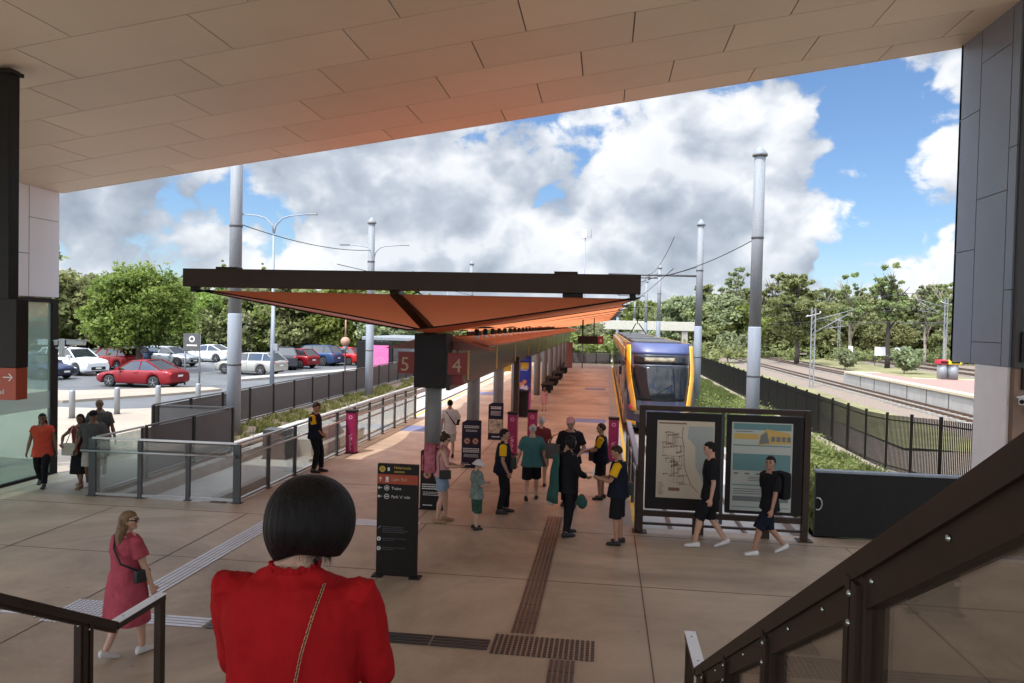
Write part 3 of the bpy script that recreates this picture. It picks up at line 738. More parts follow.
# ticket validators
def validator(loc, label, rz=0, h=1.22):
    t = thing('card_reader', label, 'card reader', loc, rz, 'card reader posts')
    obj('post', MB().bbox(-.14, .14, -.12, .12, .02, h - .06, .02), 'magenta', t)
    obj('head', MB().bbox(-.15, .15, -.14, .13, h - .06, h, .015), 'black_steel', t)
    obj('base', MB().bbox(-.17, .17, -.15, .15, 0, .02, .005), 'charcoal', t)
    m_ = MB(); rd_ = random.Random(5)
    for i in range(9): m_.prism([(.0 + .09*math.cos(i*2.1+a*.8)*(.3+.06*i) , .12 + .05*i + .03*math.sin(a*.8)) for a in range(8)], -.1245 - .0002*i, -.121)
    ring(m_, 0, h-.2, .03, .06, -.125, -.121, 16)
    obj('pattern', m_, 'pink_pale', t)
    return t
mat('pink_pale', (0.62, 0.22, 0.35), 0.5)
validator((-6.99, 20.0, 0), 'pink card reader post at the glass fence beside the leaning guard')
validator((-2.55, 20.9, 0), 'left of the two magenta card reader posts beyond the man in teal')
validator((-2.05, 21.6, 0), 'right of the two magenta card reader posts beyond the man in teal')
validator((0.30, 20.6, 0), 'magenta card reader post at the platform edge beside the tram')
# dark posts and bins around column three
t = thing('help_point', 'slim dark help point post with small yellow signs among the columns', 'post', (-3.25, 27.4, 0))
obj('post', MB().bbox(-.09, .09, -.06, .06, 0, 2.5, .01), 'dark_bronze', t); obj('yellow_sign', MB().bbox(-.55, -.2, -.02, .02, 1.95, 2.2, .01).bbox(.15, .45, -.02, .02, 2.05, 2.3, .01), 'yellow_paint', t)
obj('sign_arm', MB().box(-.5, .45, -.01, .01, 2.3, 2.33), 'dark_bronze', t)
t = thing('litter_bin', 'dark litter bin standing by the grey column near the advertising column', 'bin', (-3.2, 29.6, 0))
obj('bin_body', MB().bbox(-.2, .2, -.2, .2, 0, .95, .03), 'charcoal', t); obj('bin_lid', MB().bbox(-.23, .23, -.23, .23, .951, 1.05, .03), 'black_steel', t)
bn = None
for i, y in enumerate((41.0, 45.8, 50.6, 57)):
    if bn is None:
        bn = thing('platform_bench', 'dark platform bench between the far canopy columns', 'bench', (-3.1, y, 0), 0, 'benches between the far columns')
        obj('seat', MB().bbox(-.3, .3, -1.1, 1.1, .42, .47, .01), 'charcoal', bn); obj('backrest', MB().bbox(-.05, 0, -1.1, 1.1, .55, .85, .01), 'charcoal', bn)
        for s in (-.8, .8): obj('leg', MB().bbox(-.25, .25, s-.03, s+.03, 0, .42, .01), 'black_steel', bn)
    else: dup(bn, (-3.1, y, 0))
t = thing('wayfinding_totem', 'dark red brown totem at the far end of the row of columns', 'sign', (-3.0, 64, 0)); obj('panel', MB().bbox(-.25, .25, -.05, .05, 0, 2.2, .01), 'canopy_red', t)

# ================================================================== glass balustrade and screens on the left
glassmat('clear_glass', (0.86, 0.9, 0.89), 0.10, 0.06, (0.6, 0.62, 0.6))
def balustrade(name, pts, label, post_n, mesh=False, handrail=0.0, glass=True):
    """pts world ground points; one thing with posts, rail and infill"""
    base = Vector(pts[0]).to_3d(); t = thing(name, label, 'fence' if mesh else 'balustrade', base)
    P = [Vector(p).to_3d() - base for p in pts]; H_ = 1.2
    tr = MB(); br = MB(); inf = MB(); cl_ = MB(); hr = MB(); first = True
    for a, b, n_ in zip(P[:-1], P[1:], post_n):
        d = (b - a); L_ = d.length; d.normalize(); nx = Vector((d.y, -d.x, 0)); up = Vector((0, 0, 1))
        tr.bar(a + up*H_ , b + up*H_, .055, .035); br.bar(a + up*.05, b + up*.05, .03, .05)
        for i in range(0 if first else 1, n_ + 1):
            p = a + (b - a) * i / n_; w = .05 if mesh else .045
            rot = Matrix.Translation(p) @ Matrix.Rotation(math.atan2(d.y, d.x), 4, 'Z')
            corner = (i == n_ or i == 0) and len(P) > 2
            ww = .075 if corner else w
            obj('post', MB().bbox(-ww, ww, -.03, .03, 0, H_ - .018, .006, 0, rot).bbox(-ww-.03, ww+.03, -.06, .06, 0, .015, .003, 0, rot), 'black_steel' if mesh else 'frame_grey', t)
            if handrail: cl_.add([(rot @ Vector(v)) for v in ((-.02, 0, .9), (.02, 0, .9), (.02, -handrail*1.0, .93), (-.02, -handrail*1.0, .93))], [(0, 1, 2, 3)])
        for i in range(n_):
            q0 = a + (b-a) * i / n_ + d * .07; q1 = a + (b-a) * (i+1) / n_ - d * .07
            inf.bar(q0 + up*.62, q1 + up*.62, .012, 1.06)
        if handrail: hr.tube([a - nx*-handrail*1 + up*.95 - d*(.18 if first else -.05), b + nx*handrail + up*.95 + d*.0], .021, 8)
        first = False
    obj('top_rail', tr, 'stainless' if not mesh else 'frame_grey', t); obj('bottom_rail', br, 'stainless' if not mesh else 'frame_grey', t)
    if mesh: obj('mesh_infill', inf, 'mesh_screen', t)
    else: obj('glass_infill', inf, 'clear_glass', t)
    if handrail: obj('handrail', hr, 'stainless', t); obj('handrail_bracket', cl_, 'frame_grey', t, False)
    return t
m = mat('mesh_screen', (0.085, 0.085, 0.088), 0.6, var=0.08, vscale=2)
n = m.node_tree.nodes; l = m.node_tree.links
trn = n.new('ShaderNodeBsdfTransparent'); mxs = n.new('ShaderNodeMixShader'); mxs.inputs[0].default_value = 0.86
l.new(trn.outputs[0], mxs.inputs[1]); l.new(n['Principled BSDF'].outputs[0], mxs.inputs[2]); l.new(mxs.outputs[0], n['Material Output'].inputs[0])
balustrade('glass_balustrade', [(-10.4, 13.98, 0), (-7.28, 14.03, 0), (-7.2, 27.8, 0)], 'glass balustrade with double steel rails along the left platform edge', [3, 10], handrail=.12)
balustrade('glass_balustrade', [(-10.4, 14.12, 0), (-10.4, 15.65, 0)], 'short glass balustrade return running back to the dark screen panels', [1])
balustrade('screen_fence', [(-10.4, 15.75, 0), (-10.38, 19.7, 0)], 'dark grey mesh screen closing the track end beside the tall pole', [2], mesh=True)
balustrade('screen_fence', [(-12.55, 19.52, 0), (-10.5, 19.6, 0)], 'short mesh screen return at the garden end', [1], mesh=True)
balustrade('screen_fence', [(-12.72, 19.6, 0), (-12.72, 62, 0)], 'long dark grey mesh screen fence along the garden beside the road', [22], mesh=True)
# buffer stop at the end of the left track
t = thing('buffer_stop', 'grey stepped concrete buffer at the end of the left tram track behind the glass', 'buffer stop', (-8.75, 22.0, -.3))
obj('concrete_block', MB().prism([(-1.3, 0), (1.6, 0), (1.6, .25), (.9, .75), (-.9, .75), (-1.3, .5)], -1.0, .3, 'x'), 'slab_concrete', t)
obj('kerb_step', MB().bbox(.31, .6, -1.2, 2.6, 0, .35, .02), 'kerb_concrete', t)
t = thing('track_cabinet', 'dark equipment cabinet beside the concrete track buffer', 'cabinet', (-9.3, 20.3, -.3)); obj('cabinet_body', MB().bbox(-.35, .35, -.25, .25, 0, .85, .02), 'frame_grey', t)

# platform edge railing beside the tram front (right)
t = thing('edge_railing', 'silver sloping railing at the platform edge beside the tram nose', 'railing', (0.66, 13.75, 0))
r_ = MB().tube([(0, .0, 1.12), (0, 6.2, 1.12)], .035, 8); r_.bar((.03, 0, 1.17), (.03, 6.2, 1.17), .11, .05); obj('middle_rail', MB().tube([(.0, 0, .85), (0, 6.2, .85)], .02, 8), 'galv', t)
obj('top_rail', r_, 'galv_pale', t)
for y in (0, .14, 2.1, 4.1, 6.1): obj('post', MB().bbox(-.035, .035, y-.03, y+.03, 0, 1.1, .005), 'frame_grey', t)
obj('glass_infill', MB().box(-.006, .006, .2, 6.05, .12, .8), 'clear_glass', t)

# framed maps
t = thing('map_frame', 'large black double frame holding a route map and a poster at the platform edge', 'display frame', (2.15, 13.62, 0))
fm = MB()
for x in (-1.44, 1.44): obj('post', MB().bbox(x-.055, x+.055, -.07, .07, .015, 2.32, .008).bbox(x-.13, x+.13, -.13, .13, 0, .015, .003), 'dark_bronze', t)
obj('top_beam', MB().bbox(-1.384, 1.384, -.06, .06, 2.23, 2.32, .008), 'dark_bronze', t)
obj('middle_post', MB().box(-.03, .03, .04, .08, .2, 2.23), 'frame_grey', t)
obj('lower_rail', MB().bbox(-1.384, 1.384, -.04, .04, .30, .40, .006).bbox(-1.384, 1.384, -.03, .03, .14, .18, .004).box(-.5, -.3, -.02, .02, .0, .3).box(.7, .85, -.02, .02, 0, .3), 'dark_bronze', t)
mat('map_paper', (0.52, 0.44, 0.33), 0.4, var=0.05, vscale=4); mat('map_sea', (0.33, 0.35, 0.32), 0.45); mat('map_line', (0.20, 0.10, 0.07), 0.6); mat('teal_print', (0.10, 0.21, 0.21), 0.5); mat('yellow_print', (0.50, 0.33, 0.08), 0.5); mat('grey_print', (0.14, 0.15, 0.15), 0.6); mat('pale_print', (0.40, 0.42, 0.37), 0.45)
for cx, nm in ((-.70, 0), (.72, 1)):
    c = obj('display_case', MB().bbox(cx-.66, cx+.66, -.05, .05, .44, 2.2, .01), 'sign_black', t)
    if nm == 0:
        x0, x1, z0, z1 = cx - .47, cx + .54, .66, 2.06
        obj('map_sheet', MB().box(x0, x1, -.056, -.051, z0, z1), 'map_paper', c)
        sea = [(x0+.56, z1-.09), (x1-.02, z1-.09), (x1-.02, z0+.12), (x1-.08, z0+.10), (x1-.16, z0+.2), (x1-.22, z0+.38), (x1-.32, z0+.6), (x1-.33, z0+.95), (x0+.54, z1-.3)]
        obj('map_sea', MB().prism(sea, -.058, -.0565), 'map_sea', c)
        rd_ = random.Random(11); m_ = MB()
        def pline(pts, w=.008):
            for p, q in zip(pts[:-1], pts[1:]): m_.bar((p[0], -.0595, p[1]), (q[0], -.0595, q[1]), w, .001, 0, (0, 1, 0))
        coast = [(x0+.46, z1-.1), (x0+.44, z1-.3), (x0+.48, z0+.95), (x0+.49, z0+.6), (x0+.55, z0+.42), (x0+.62, z0+.25), (x0+.74, z0+.12)]
        pline(coast, .01)
        hubs = [(x0+.1+.33*rd_.random(), z1-.2-.95*rd_.random()) for _ in range(26)]
        for h in hubs:
            q = min(coast, key=lambda c_: (c_[0]-h[0])**2 + (c_[1]-h[1])**2); mid = (h[0] + (q[0]-h[0])*.5, h[1] + .05*rd_.random()); pline([h, (mid[0], h[1]), (mid[0], q[1]), q], .006)
            m_.prism([(h[0]+.014*math.cos(a*PI/4), h[1]+.014*math.sin(a*PI/4)) for a in range(8)], -.061, -.0575)
            m_.box(h[0]+.02, h[0]+.06+.04*rd_.random(), -.0605, -.0575, h[1]+.01, h[1]+.018)
        for h, g2 in zip(hubs[:-1], hubs[1:]):
            if abs(h[1]-g2[1]) < .35: pline([h, (g2[0], h[1]), g2], .005)
        m_.box(x0+.03, x0+.52, -.0605, -.0575, z1-.06, z1-.035); m_.box(x0+.22, x0+.42, -.0605, -.0575, z0+.13, z0+.19)
        for i in range(7): m_.box(x0+.04, x0+.10+.04*rd_.random(), -.0605, -.0575, z0+.06+i*.035, z0+.07+i*.035)
        obj('map_routes', m_, 'map_line', c)
    else:
        x0, x1, z0, z1 = cx - .58, cx + .47, .50, 2.08
        obj('poster_sheet', MB().box(x0, x1, -.056, -.051, z0, z1), 'pale_print', c)
        obj('poster_teal', MB().box(x0+.03, x1-.03, -.058, -.0565, z1-.13, z1-.02).box(x0+.03, x1-.03, -.058, -.0565, z1-.42, z1-.4).box(x0+.03, x1-.03, -.058, -.0565, z1-.86, z1-.56).box(x0+.03, x1-.03, -.058, -.0565, z1-1.13, z1-1.11).box(x0+.03, x1-.03, -.058, -.0565, z0+.06, z0+.075), 'teal_print', c)
        m_ = MB().prism([(cx-.12, z1-.40), (cx-.10, z1-.22), (cx+.02, z1-.11), (cx+.42, z1-.17), (cx+.45, z1-.36)], -.060, -.0585)
        m_.box(x0+.04, cx-.12, -.060, -.0585, z1-.3, z1-.2)
        obj('poster_tram', m_, 'yellow_print', c)
        m_ = MB().prism([(cx-.10, z1-.38), (cx-.08, z1-.23), (cx+.02, z1-.15), (cx+.07, z1-.36)], -.062, -.0605)
        for i in range(4): m_.box(cx+.10+i*.09, cx+.165+i*.09, -.062, -.0605, z1-.33, z1-.24)
        for i in range(5): m_.box(x0+.05+i*.19, x0+.13+i*.19, -.060, -.0585, z1-.93, z1-.90)
        for i in range(3): m_.box(x0+.05, x1-.1-.1*i, -.060, -.0585, z1-1.2-i*.04, z1-1.185-i*.04)
        m_.box(x0+.04, x1-.05, -.060, -.0585, z0+.17, z0+.26)
        for i in range(2): m_.box(x0+.06, x0+.36-.1*i, -.060, -.0585, z1-.17-i*.25, z1-.155-i*.25)
        for i in range(3): m_.box(x0+.3, x0+.6, -.060, -.0585, z1-.98-i*.03, z1-.97-i*.03)
        obj('poster_print', m_, 'grey_print', c)

# ================================================================== the tram
mat('tram_blue', (0.03, 0.035, 0.07), 0.3, var=0.05, coat=0.5); mat('tram_cap', (0.06, 0.08, 0.20), 0.4, var=0.06, coat=0.1); mat('tram_yellow', (0.80, 0.38, 0.01), 0.3, coat=0.6)
mat('tram_glass', (0.008, 0.010, 0.013), 0.08, spec=0.28); mat('tram_side_yellow', (0.55, 0.38, 0.16), 0.4, var=0.08); mat('display_led', (0.20, 0.17, 0.11), 0.6, var=.6, vscale=6)
mat('lamp_pink', (0.6, 0.05, 0.12), 0.3); mat('tram_grey', (0.07, 0.07, 0.072), 0.5, var=0.2)
TW = 1.32; TL = 43.0
tr = thing('tram', 'blue and yellow tram standing at the right side of the platform', 'tram', (2.12, 27.6, -.29))
def NP(u, v, off=0.0):
    """nose surface: u across -1..1, v up 0..1"""
    z = .25 + 3.15 * v
    w = TW * (1 - .05 * v ** 3)
    a = abs(u); ex = .62 + .25 * v
    x = math.copysign(w * min(1, a ** .92), u) if a else 0
    lean = 1.5 * max(0, v - .18) ** 1.5 + .25 * max(0, .18 - v)
    y = lean + (1.05 - .3 * v) * a ** 3.2 + (.9 * max(0, v - .93) * 14 * .14 if v > .93 else 0)
    nx = u * .55; 
    return Vector((x + math.copysign(off * a * .8, u), y - off, z))
def patch(fu0, fu1, v0, v1, nu=12, nv=14, off=0.0, thick=.02):
    mb = MB(); vs = []; 
    for o_ in (off, off - thick):
        for j in range(nv+1):
            v = v0 + (v1-v0)*j/nv; a, b = fu0(v), fu1(v)
            for i in range(nu+1): vs.append(NP(a + (b-a)*i/nu, v, o_))
    N = (nu+1)*(nv+1); fs = []
    for j in range(nv):
        for i in range(nu): a = j*(nu+1)+i; fs += [(a, a+1, a+nu+2, a+nu+1), (N+a+nu+1, N+a+nu+2, N+a+1, N+a)]
    rim = [i for i in range(nu+1)] + [j*(nu+1)+nu for j in range(1, nv+1)] + [nv*(nu+1)+i for i in range(nu-1, -1, -1)] + [j*(nu+1) for j in range(nv-1, 0, -1)]
    for a, b in zip(rim, rim[1:] + rim[:1]): fs.append((a, b, b + N, a + N))
    mb.add(vs, fs, 0, True); return mb
c_ = lambda k: (lambda v: k)
ns_ = patch(c_(-1), c_(1), 0, 1, 24, 24, 0)
for s in (-1, 1):
    col_ = [NP(s, v/12) for v in range(13)]; far_ = [Vector((s*TW*(1 if v < 10 else .97 - .04*(v-10)), 2.02, .25 + 3.0*v/12)) for v in range(13)]
    ns_.add(col_ + far_, [(i, i+1, i+14, i+13) for i in range(12)], 0, True)
tp_ = [NP(-1 + j/6, 1) for j in range(13)]; tf_ = [Vector((p_.x*.95, 2.05, 3.25)) for p_ in tp_]
ns_.add(tp_ + tf_, [(i, i+1, i+14, i+13) for i in range(12)], 0, True)
obj('nose_shell', ns_, 'tram_blue', tr)
obj('roof_cap', patch(lambda v: -.86, lambda v: .86, .865, 1.0, 16, 4, .014), 'tram_cap', tr)
obj('destination_display', patch(c_(-.76), c_(.76), .75, .855, 14, 3, .018), 'tram_glass', tr)
obj('display_text', patch(c_(-.44), c_(.36), .78, .83, 12, 2, .026, .004), 'display_led', tr)
obj('windscreen', patch(lambda v: -(.64 + .17*min(1, max(0, v-.3)/.3)), lambda v: (.64 + .17*min(1, max(0, v-.3)/.3)), .33, .735, 14, 12, .016), 'tram_glass', tr)
def pil(s):
    A = lambda v: s * (.985 - (.16 + .10*math.sin(PI*min(1, v/.95))) * (1 if v > .25 else 1))
    B = lambda v: s * (.985 - .02)
    sm_ = lambda v: (lambda q: q*q*(3-2*q))(max(0, min(1, (v - .15) / .6)))
    i0 = (lambda v: s * (.64 + .20 * sm_(v) + .03*max(0, v-.8)/.2))
    i1 = (lambda v: s * (.80 + .19 * sm_(v)))
    return (i0, i1) if s > 0 else (i1, i0)
for s in (-1, 1):
    a, b = pil(s); obj('corner_pillar', patch(a, b, .20, .97, 3, 20, .03), 'tram_yellow', tr)
    fa = (c_(.66), c_(.93)) if s > 0 else (c_(-.93), c_(-.66))
    obj('lower_trim', patch(fa[0], fa[1], .03, .075, 5, 2, .024), 'tram_yellow', tr)
    fb = (c_(.76), c_(.86)) if s > 0 else (c_(-.86), c_(-.76))
    obj('tail_lamp', patch(fb[0], fb[1], .215, .265, 3, 3, .04), 'lamp_pink', tr)
    fc = (c_(.5), c_(.72)) if s > 0 else (c_(-.72), c_(-.5))
    obj('headlight', patch(fc[0], fc[1], .16, .21, 4, 3, .02), 'display_led', tr)
obj('wiper', MB().bar(NP(-.35, .34, .04), NP(.25, .52, .05), .02, .02).bar(NP(.05, .34, .04), NP(.35, .36, .05), .02, .02), 'black_steel', tr)
obj('bumper', patch(c_(-.62), c_(.62), .0, .07, 10, 2, .03), 'charcoal', tr)
# body sides
for k in range(5):
    y0 = 2.0 + k * 8.5; y1 = y0 + 8.1
    ring_ = [(-TW, .25), (-TW, 2.75), (-TW*.97, 3.1), (-TW*.86, 3.25), (TW*.86, 3.25), (TW*.97, 3.1), (TW, 2.75), (TW, .25)]
    b = obj('body_module', MB().prism(ring_, y0, y1, 'y'), 'tram_blue', tr)
    sy = MB()
    for s in (-1, 1):
        sy.bar((s*(TW+.006), y0 + .05, 2.97), (s*(TW+.006), y1 - .05, 2.97), .03, .42); sy.bar((s*(TW+.006), y0+.05, .55), (s*(TW+.006), y1-.05, .55), .02, .5)
    obj('side_panel', sy, 'tram_side_yellow', b)
    sw = MB(); dr = MB()
    for s in (-1, 1):
        for i in range(5):
            if i in (1, 3): obj('door', MB().box(s*TW, s*(TW+.02), y0+.2+i*1.5, y0+1.5+i*1.5, .3, 2.6), 'tram_glass', b)
            else: obj('side_window', MB().box(s*TW, s*(TW+.012), y0+.2+i*1.5, y0+1.52+i*1.5, 1.1, 2.6), 'tram_glass', b)
    if k: obj('gangway_bellows', MB().box(-TW*.9, TW*.9, y0-.41, y0+.01, .3, 3.1), 'charcoal', tr)
    obj('roof_equipment', MB().bbox(-.95, .95, y0+1.0, y0+3.4, 3.26, 3.44, .04).bbox(-.9, .9, y0+4.4, y0+7.2, 3.26, 3.42, .04), 'tram_grey', b)
    rr_ = MB()
    for s in (-1, 1): rr_.bar((s*1.16, y0+.1, 3.32), (s*1.16, y1-.1, 3.32), .03, .16)
    obj('roof_fairing', rr_, 'tram_side_yellow', b)
pg = MB().bar((-.5, 21, 3.55), (-.1, 22.6, 4.2), .05, .05).bar((.5, 21, 3.55), (.1, 22.6, 4.2), .05, .05).bar((0, 22.6, 4.2), (0, 21.2, 5.2), .06, .06).bar((-.8, 21.2, 5.25), (.8, 21.2, 5.25), .05, .04)
obj('pantograph', pg, 'black_steel', tr)
for y in (3.2, 12, 20.5, 29, 38):
    obj('bogie', MB().bbox(-1.1, 1.1, y-.9, y+.9, .02, .5, .05), 'black_steel', tr)
obj('mirror_arm', MB().bar((-1.34, 1.0, 2.6), (-1.5, .75, 2.5), .03, .03).bbox(-1.56, -1.46, .68, .76, 2.2, 2.5, .02), 'black_steel', tr)
# ================================================================== poles and wires
def opole(X, Y, label, H_=9.1, r=.19, sleeve=4.6, z0=-.3, cap=True, arm=None):
    t = thing('overhead_line_pole', label, 'pole', (X, Y, z0), 0, 'tall tramway poles')
    sl_ = sleeve - z0
    obj('shaft', MB().lathe([(r, sl_), (r * .93, H_ - z0 - .32)], 24), 'pole_grey', t)
    obj('base_sleeve', MB().lathe([(r*1.12, 0), (r*1.1, sl_ - .02), (r*1.0, sl_ + .01)], 24), 'galv_pale', t)
    obj('cap', MB().lathe([(r*1.25, H_ - z0 - .33), (r*1.3, H_ - z0 - .27), (.02, H_ - z0)], 24), 'pole_grey', t)
    obj('clamp_band', MB().lathe([(r*1.02, 0), (r*1.06, .01), (r*1.06, .06), (r*1.02, .07)], 20, (0, 0, 6.6 - z0)), 'frame_grey', t); obj('clamp_band', MB().lathe([(r*1.13, 0), (r*1.16, .01), (r*1.16, .05), (r*1.13, .06)], 20, (0, 0, 2.2 - z0)), 'frame_grey', t)
    if arm:
        obj('cross_arm', MB().tube([(0, 0, arm[1] - z0), (arm[0], 0, arm[1] - z0 + .05)], .05, 8).tube([(arm[0]*.35, 0, arm[1] - z0), (0, 0, arm[1] - z0 + .5)], .02, 6), 'frame_grey', t)
        obj('insulator', MB().lathe([(.03, 0), (.06, .03), (.03, .06), (.06, .09), (.03, .12), (.06, .15), (.03, .18)], 10, (arm[0]*.55, 0, arm[1] - z0 - .22)), 'tram_grey', t)
    return t
opole(-11.72, 22.3, 'tall grey pole rising past the left end of the canopy beam', 10.0, .195, 3.85)
opole(-11.6, 35.6, 'tall grey pole behind the canopy between the two street lamps', 8.85, .175, 3.5)
opole(-11.2, 61, 'thin distant pole with insulators rising above the middle of the canopy', 8.9, .17, 3.4)
opole(4.73, 24.4, 'tallest grey pole with a cone cap, just right of the tram', 9.55, .185, 3.8)
opole(4.69, 38.6, 'tapering grey pole with a cross arm right behind the tram nose', 9.25, .175, 3.8, arm=(-4.6, 6.35))
opole(4.64, 66.5, 'third grey pole beyond the tram with a cone cap', 9.2, .17, 4.2, arm=(-3.5, 8.0))
opole(5.0, 94, 'far grey pole beyond the tram just left of the third one', 9.6, .18, 4.2, arm=(-3.5, 7.5))
opole(1.9, 118, 'farthest pale pole rising behind the tram roof near the canopy tip', 9.0, .2, 5, arm=None)
opole(4.9, 128, 'far thin pole partly behind the tram roof near the beige overbridge', 9.0, .2, 5, arm=None)
def wire(label, pts, r=.012, m='black_steel', sag=0.0):
    P = [Vector(p) for p in pts]; q = []
    for a, b in zip(P[:-1], P[1:]):
        for i in range(13): t_ = i/12; p = a.lerp(b, t_); p.z -= sag*4*t_*(1-t_); q.append(p)
    mb = MB(); base = Vector((q[0].x, q[0].y, 0)); mb.tube([p - base for p in q], r, 5)
    o = obj('overhead_wire', mb, m); o.location = base; return tag(o, label, 'wire')
wire('span wire running from the left tall pole to the one behind the canopy', [(-11.6, 22.3, 6.7), (-11.6, 35.6, 7.2)], .015, sag=.25)
wire('span wire from the tallest right pole down to the left over the tram', [(4.73, 24.4, 6.65), (2.1, 33, 5.9), (-1, 44, 5.9)], .014, sag=.2)
wire('contact wire above the right tram track', [(2.1, 24.0, 5.6), (2.1, 66, 5.6), (2.1, 130, 5.6)], .012, sag=.05)
wire('messenger wire above the contact wire of the right tram track', [(2.1, 24.0, 6.6), (2.1, 38.6, 6.4), (2.1, 66, 6.6), (2.1, 130, 6.6)], .010, sag=.3)
wire('contact wire above the left tram track behind the canopy', [(-9, 24, 5.6), (-9, 130, 5.6)], .012, sag=.05)
for k, (z, x, zz) in enumerate(((4.6, 18.9, 4.9), (5.6, 18.9, 5.9), (4.6, 24.3, 4.9), (5.6, 24.3, 5.9), (6.1, 16.4, 6.3), (5.0, 39, 5.2), (6.0, 39, 6.3))):
    wire(('lower contact wire over the nearest railway track', 'upper catenary wire over the nearest railway track', 'lower contact wire over the track across the railway platform', 'upper catenary wire over the track across the railway platform', 'feeder wire along the near row of railway masts', 'lower contact wire over the farthest railway track', 'upper catenary wire over the farthest railway track')[k], [(x, 20, z), (x, 66, z), (x, 118, z), (x, 230, z)], .014, 'frame_grey', .25)

def mast(X, Y, label, side, H_=6.4):
    t = thing('railway_mast', label, 'mast', (X, Y, -.8), 0, 'railway electrification masts')
    mb = MB()
    for s in (-.14, .14): mb.box(s-.035, s+.035, -.05, .05, 0, H_)
    for i in range(int(H_/.45)): mb.bar((-.14, 0, i*.45), (.14, 0, i*.45+.4), .04, .02, 0, (0, 1, 0))
    obj('lattice_upright', mb, 'galv', t)
    a = MB().tube([(0, 0, H_-1.0), (side*3.0, 0, H_-.1)], .03, 6).tube([(0, 0, H_-2.0), (side*2.6, 0, H_-.45)], .03, 6).tube([(side*.9, 0, H_-1.6), (side*2.7, 0, H_-1.35)], .025, 6)
    obj('cantilever_arm', a, 'galv', t)
    obj('insulators', MB().lathe([(.05, 0), (.08, .03), (.05, .06), (.08, .09), (.05, .12)], 8, (-side*.45, 0, H_-.7)).lathe([(.05, 0), (.08, .03), (.05, .06), (.08, .09), (.05, .12)], 8, (side*.5, 0, H_-.4)).tube([(-side*.6, 0, H_-.72), (side*.5, 0, H_-.42)], .025, 6), 'white_paint', t)
    return t
p = at(813, 388, -.8); mast(p.x, p.y + .5, 'near lattice railway mast with a cantilever arm pointing right', 1, 6.3)
p = at(838, 362, -.8); mast(p.x, p.y, 'second lattice mast behind the near one, standing before the railway platform end', -1, 6.6)
p = at(932, 374, -.8); mast(p.x - .5, p.y - 4, 'tall slim railway mast at the back edge of the railway platform', -1, 8.2)
p = at(715, 346, -.8); mast(15.4, 118, 'far lattice railway mast just right of the tallest pole', 1, 6.6)
mast(29.5, 128, 'farther railway mast beyond the left bend of the tracks', -1, 6.8)
mast(44, 128, 'railway mast on the far side near the trees', -1, 6.8)

def lamp(X, Y, H_, label, span=2.4, z0=0, rz=0):
    t = thing('street_lamp', label, 'street lamp', (X, Y, z0), rz, 'double arm street lamps')
    obj('pole', MB().lathe([(.12, 0), (.10, 2), (.06, H_ - 1.1)], 14), 'galv_pale', t)
    for s in (-1, 1):
        obj('arm', MB().tube([(0, 0, H_-1.1), (s*.12, 0, H_-.6), (s*.5, 0, H_-.22), (s*1.0, 0, H_-.08), (s*span*.85, 0, H_)], [.05, .05, .045, .04, .03], 8), 'galv_pale', t)
        obj('lamp_head', MB().bbox(s*span*.8, s*span*1.08, -.09, .09, H_-.03, H_+.05, .02), 'galv', t)
    return t
lamp(-18.75, 40, 9.6, 'double arm street lamp nearest the tall left pole, above the car park', 2.35)
lamp(-19.3, 60, 10.0, 'double arm street lamp partly behind the second grey pole', 2.75)
lamp(-19.9, 92, 10.0, 'small far double arm street lamp above the middle of the canopy', 3.2)
p = at(262, 387); t = thing('sign_post', 'slim silver post with small boxes beside the nearest street lamp', 'post', (p.x - .1, p.y + 1.5, 0))
obj('pole', MB().lathe([(.085, 0), (.075, 4.9)], 12), 'galv_pale', t); obj('control_box', MB().bbox(.05, .3, -.1, .1, 1.9, 2.3, .02), 'galv', t)
p = at(237, 388); t = thing('parking_sign', 'small red topped sign on a thin post by the road edge', 'sign', (p.x, p.y, 0)); obj('post', MB().lathe([(.03, 0), (.03, 2.9)], 8), 'galv', t); obj('sign_plate', MB().bbox(-.15, .15, -.04, -.03, 2.4, 2.9, .004), 'white_paint', t); obj('red_panel', MB().box(-.13, .13, -.047, -.042, 2.6, 2.85), 'red_sign', t)
# antenna mast above canopy
t = thing('antenna_mast', 'thin mast with a small box and antenna above the canopy near its right end', 'antenna', (-1.9, 64, 0)); obj('pole', MB().lathe([(.05, 0), (.04, 12.2)], 8), 'galv_pale', t); obj('equipment_box', MB().bbox(-.32, .1, -.15, .15, 11.2, 11.9, .03), 'white_paint', t); obj('antenna', MB().tube([(.5, 0, 11.2), (.5, 0, 12.5)], .02, 6).tube([(0, 0, 11.3), (.5, 0, 11.3)], .02, 6), 'galv', t)
# camera ball lamp
p = at(347, 372); t = thing('round_lamp', 'post with a round terracotta coloured lamp near the bus shelter', 'lamp', (-18.05, 50, 0)); obj('pole', MB().lathe([(.05, 0), (.05, 1.6), (.16, 1.61), (.16, 1.88), (.05, 1.89)], 10), 'galv', t); obj('globe', MB().ell((0, 0, 2.2), (.33, .33, .32)), 'terracotta', t) if mat('terracotta', (0.42, 0.22, 0.15), 0.6) else None
obj('finial', MB().lathe([(.06, 2.45), (.05, 4.0)], 8), 'terracotta', t)

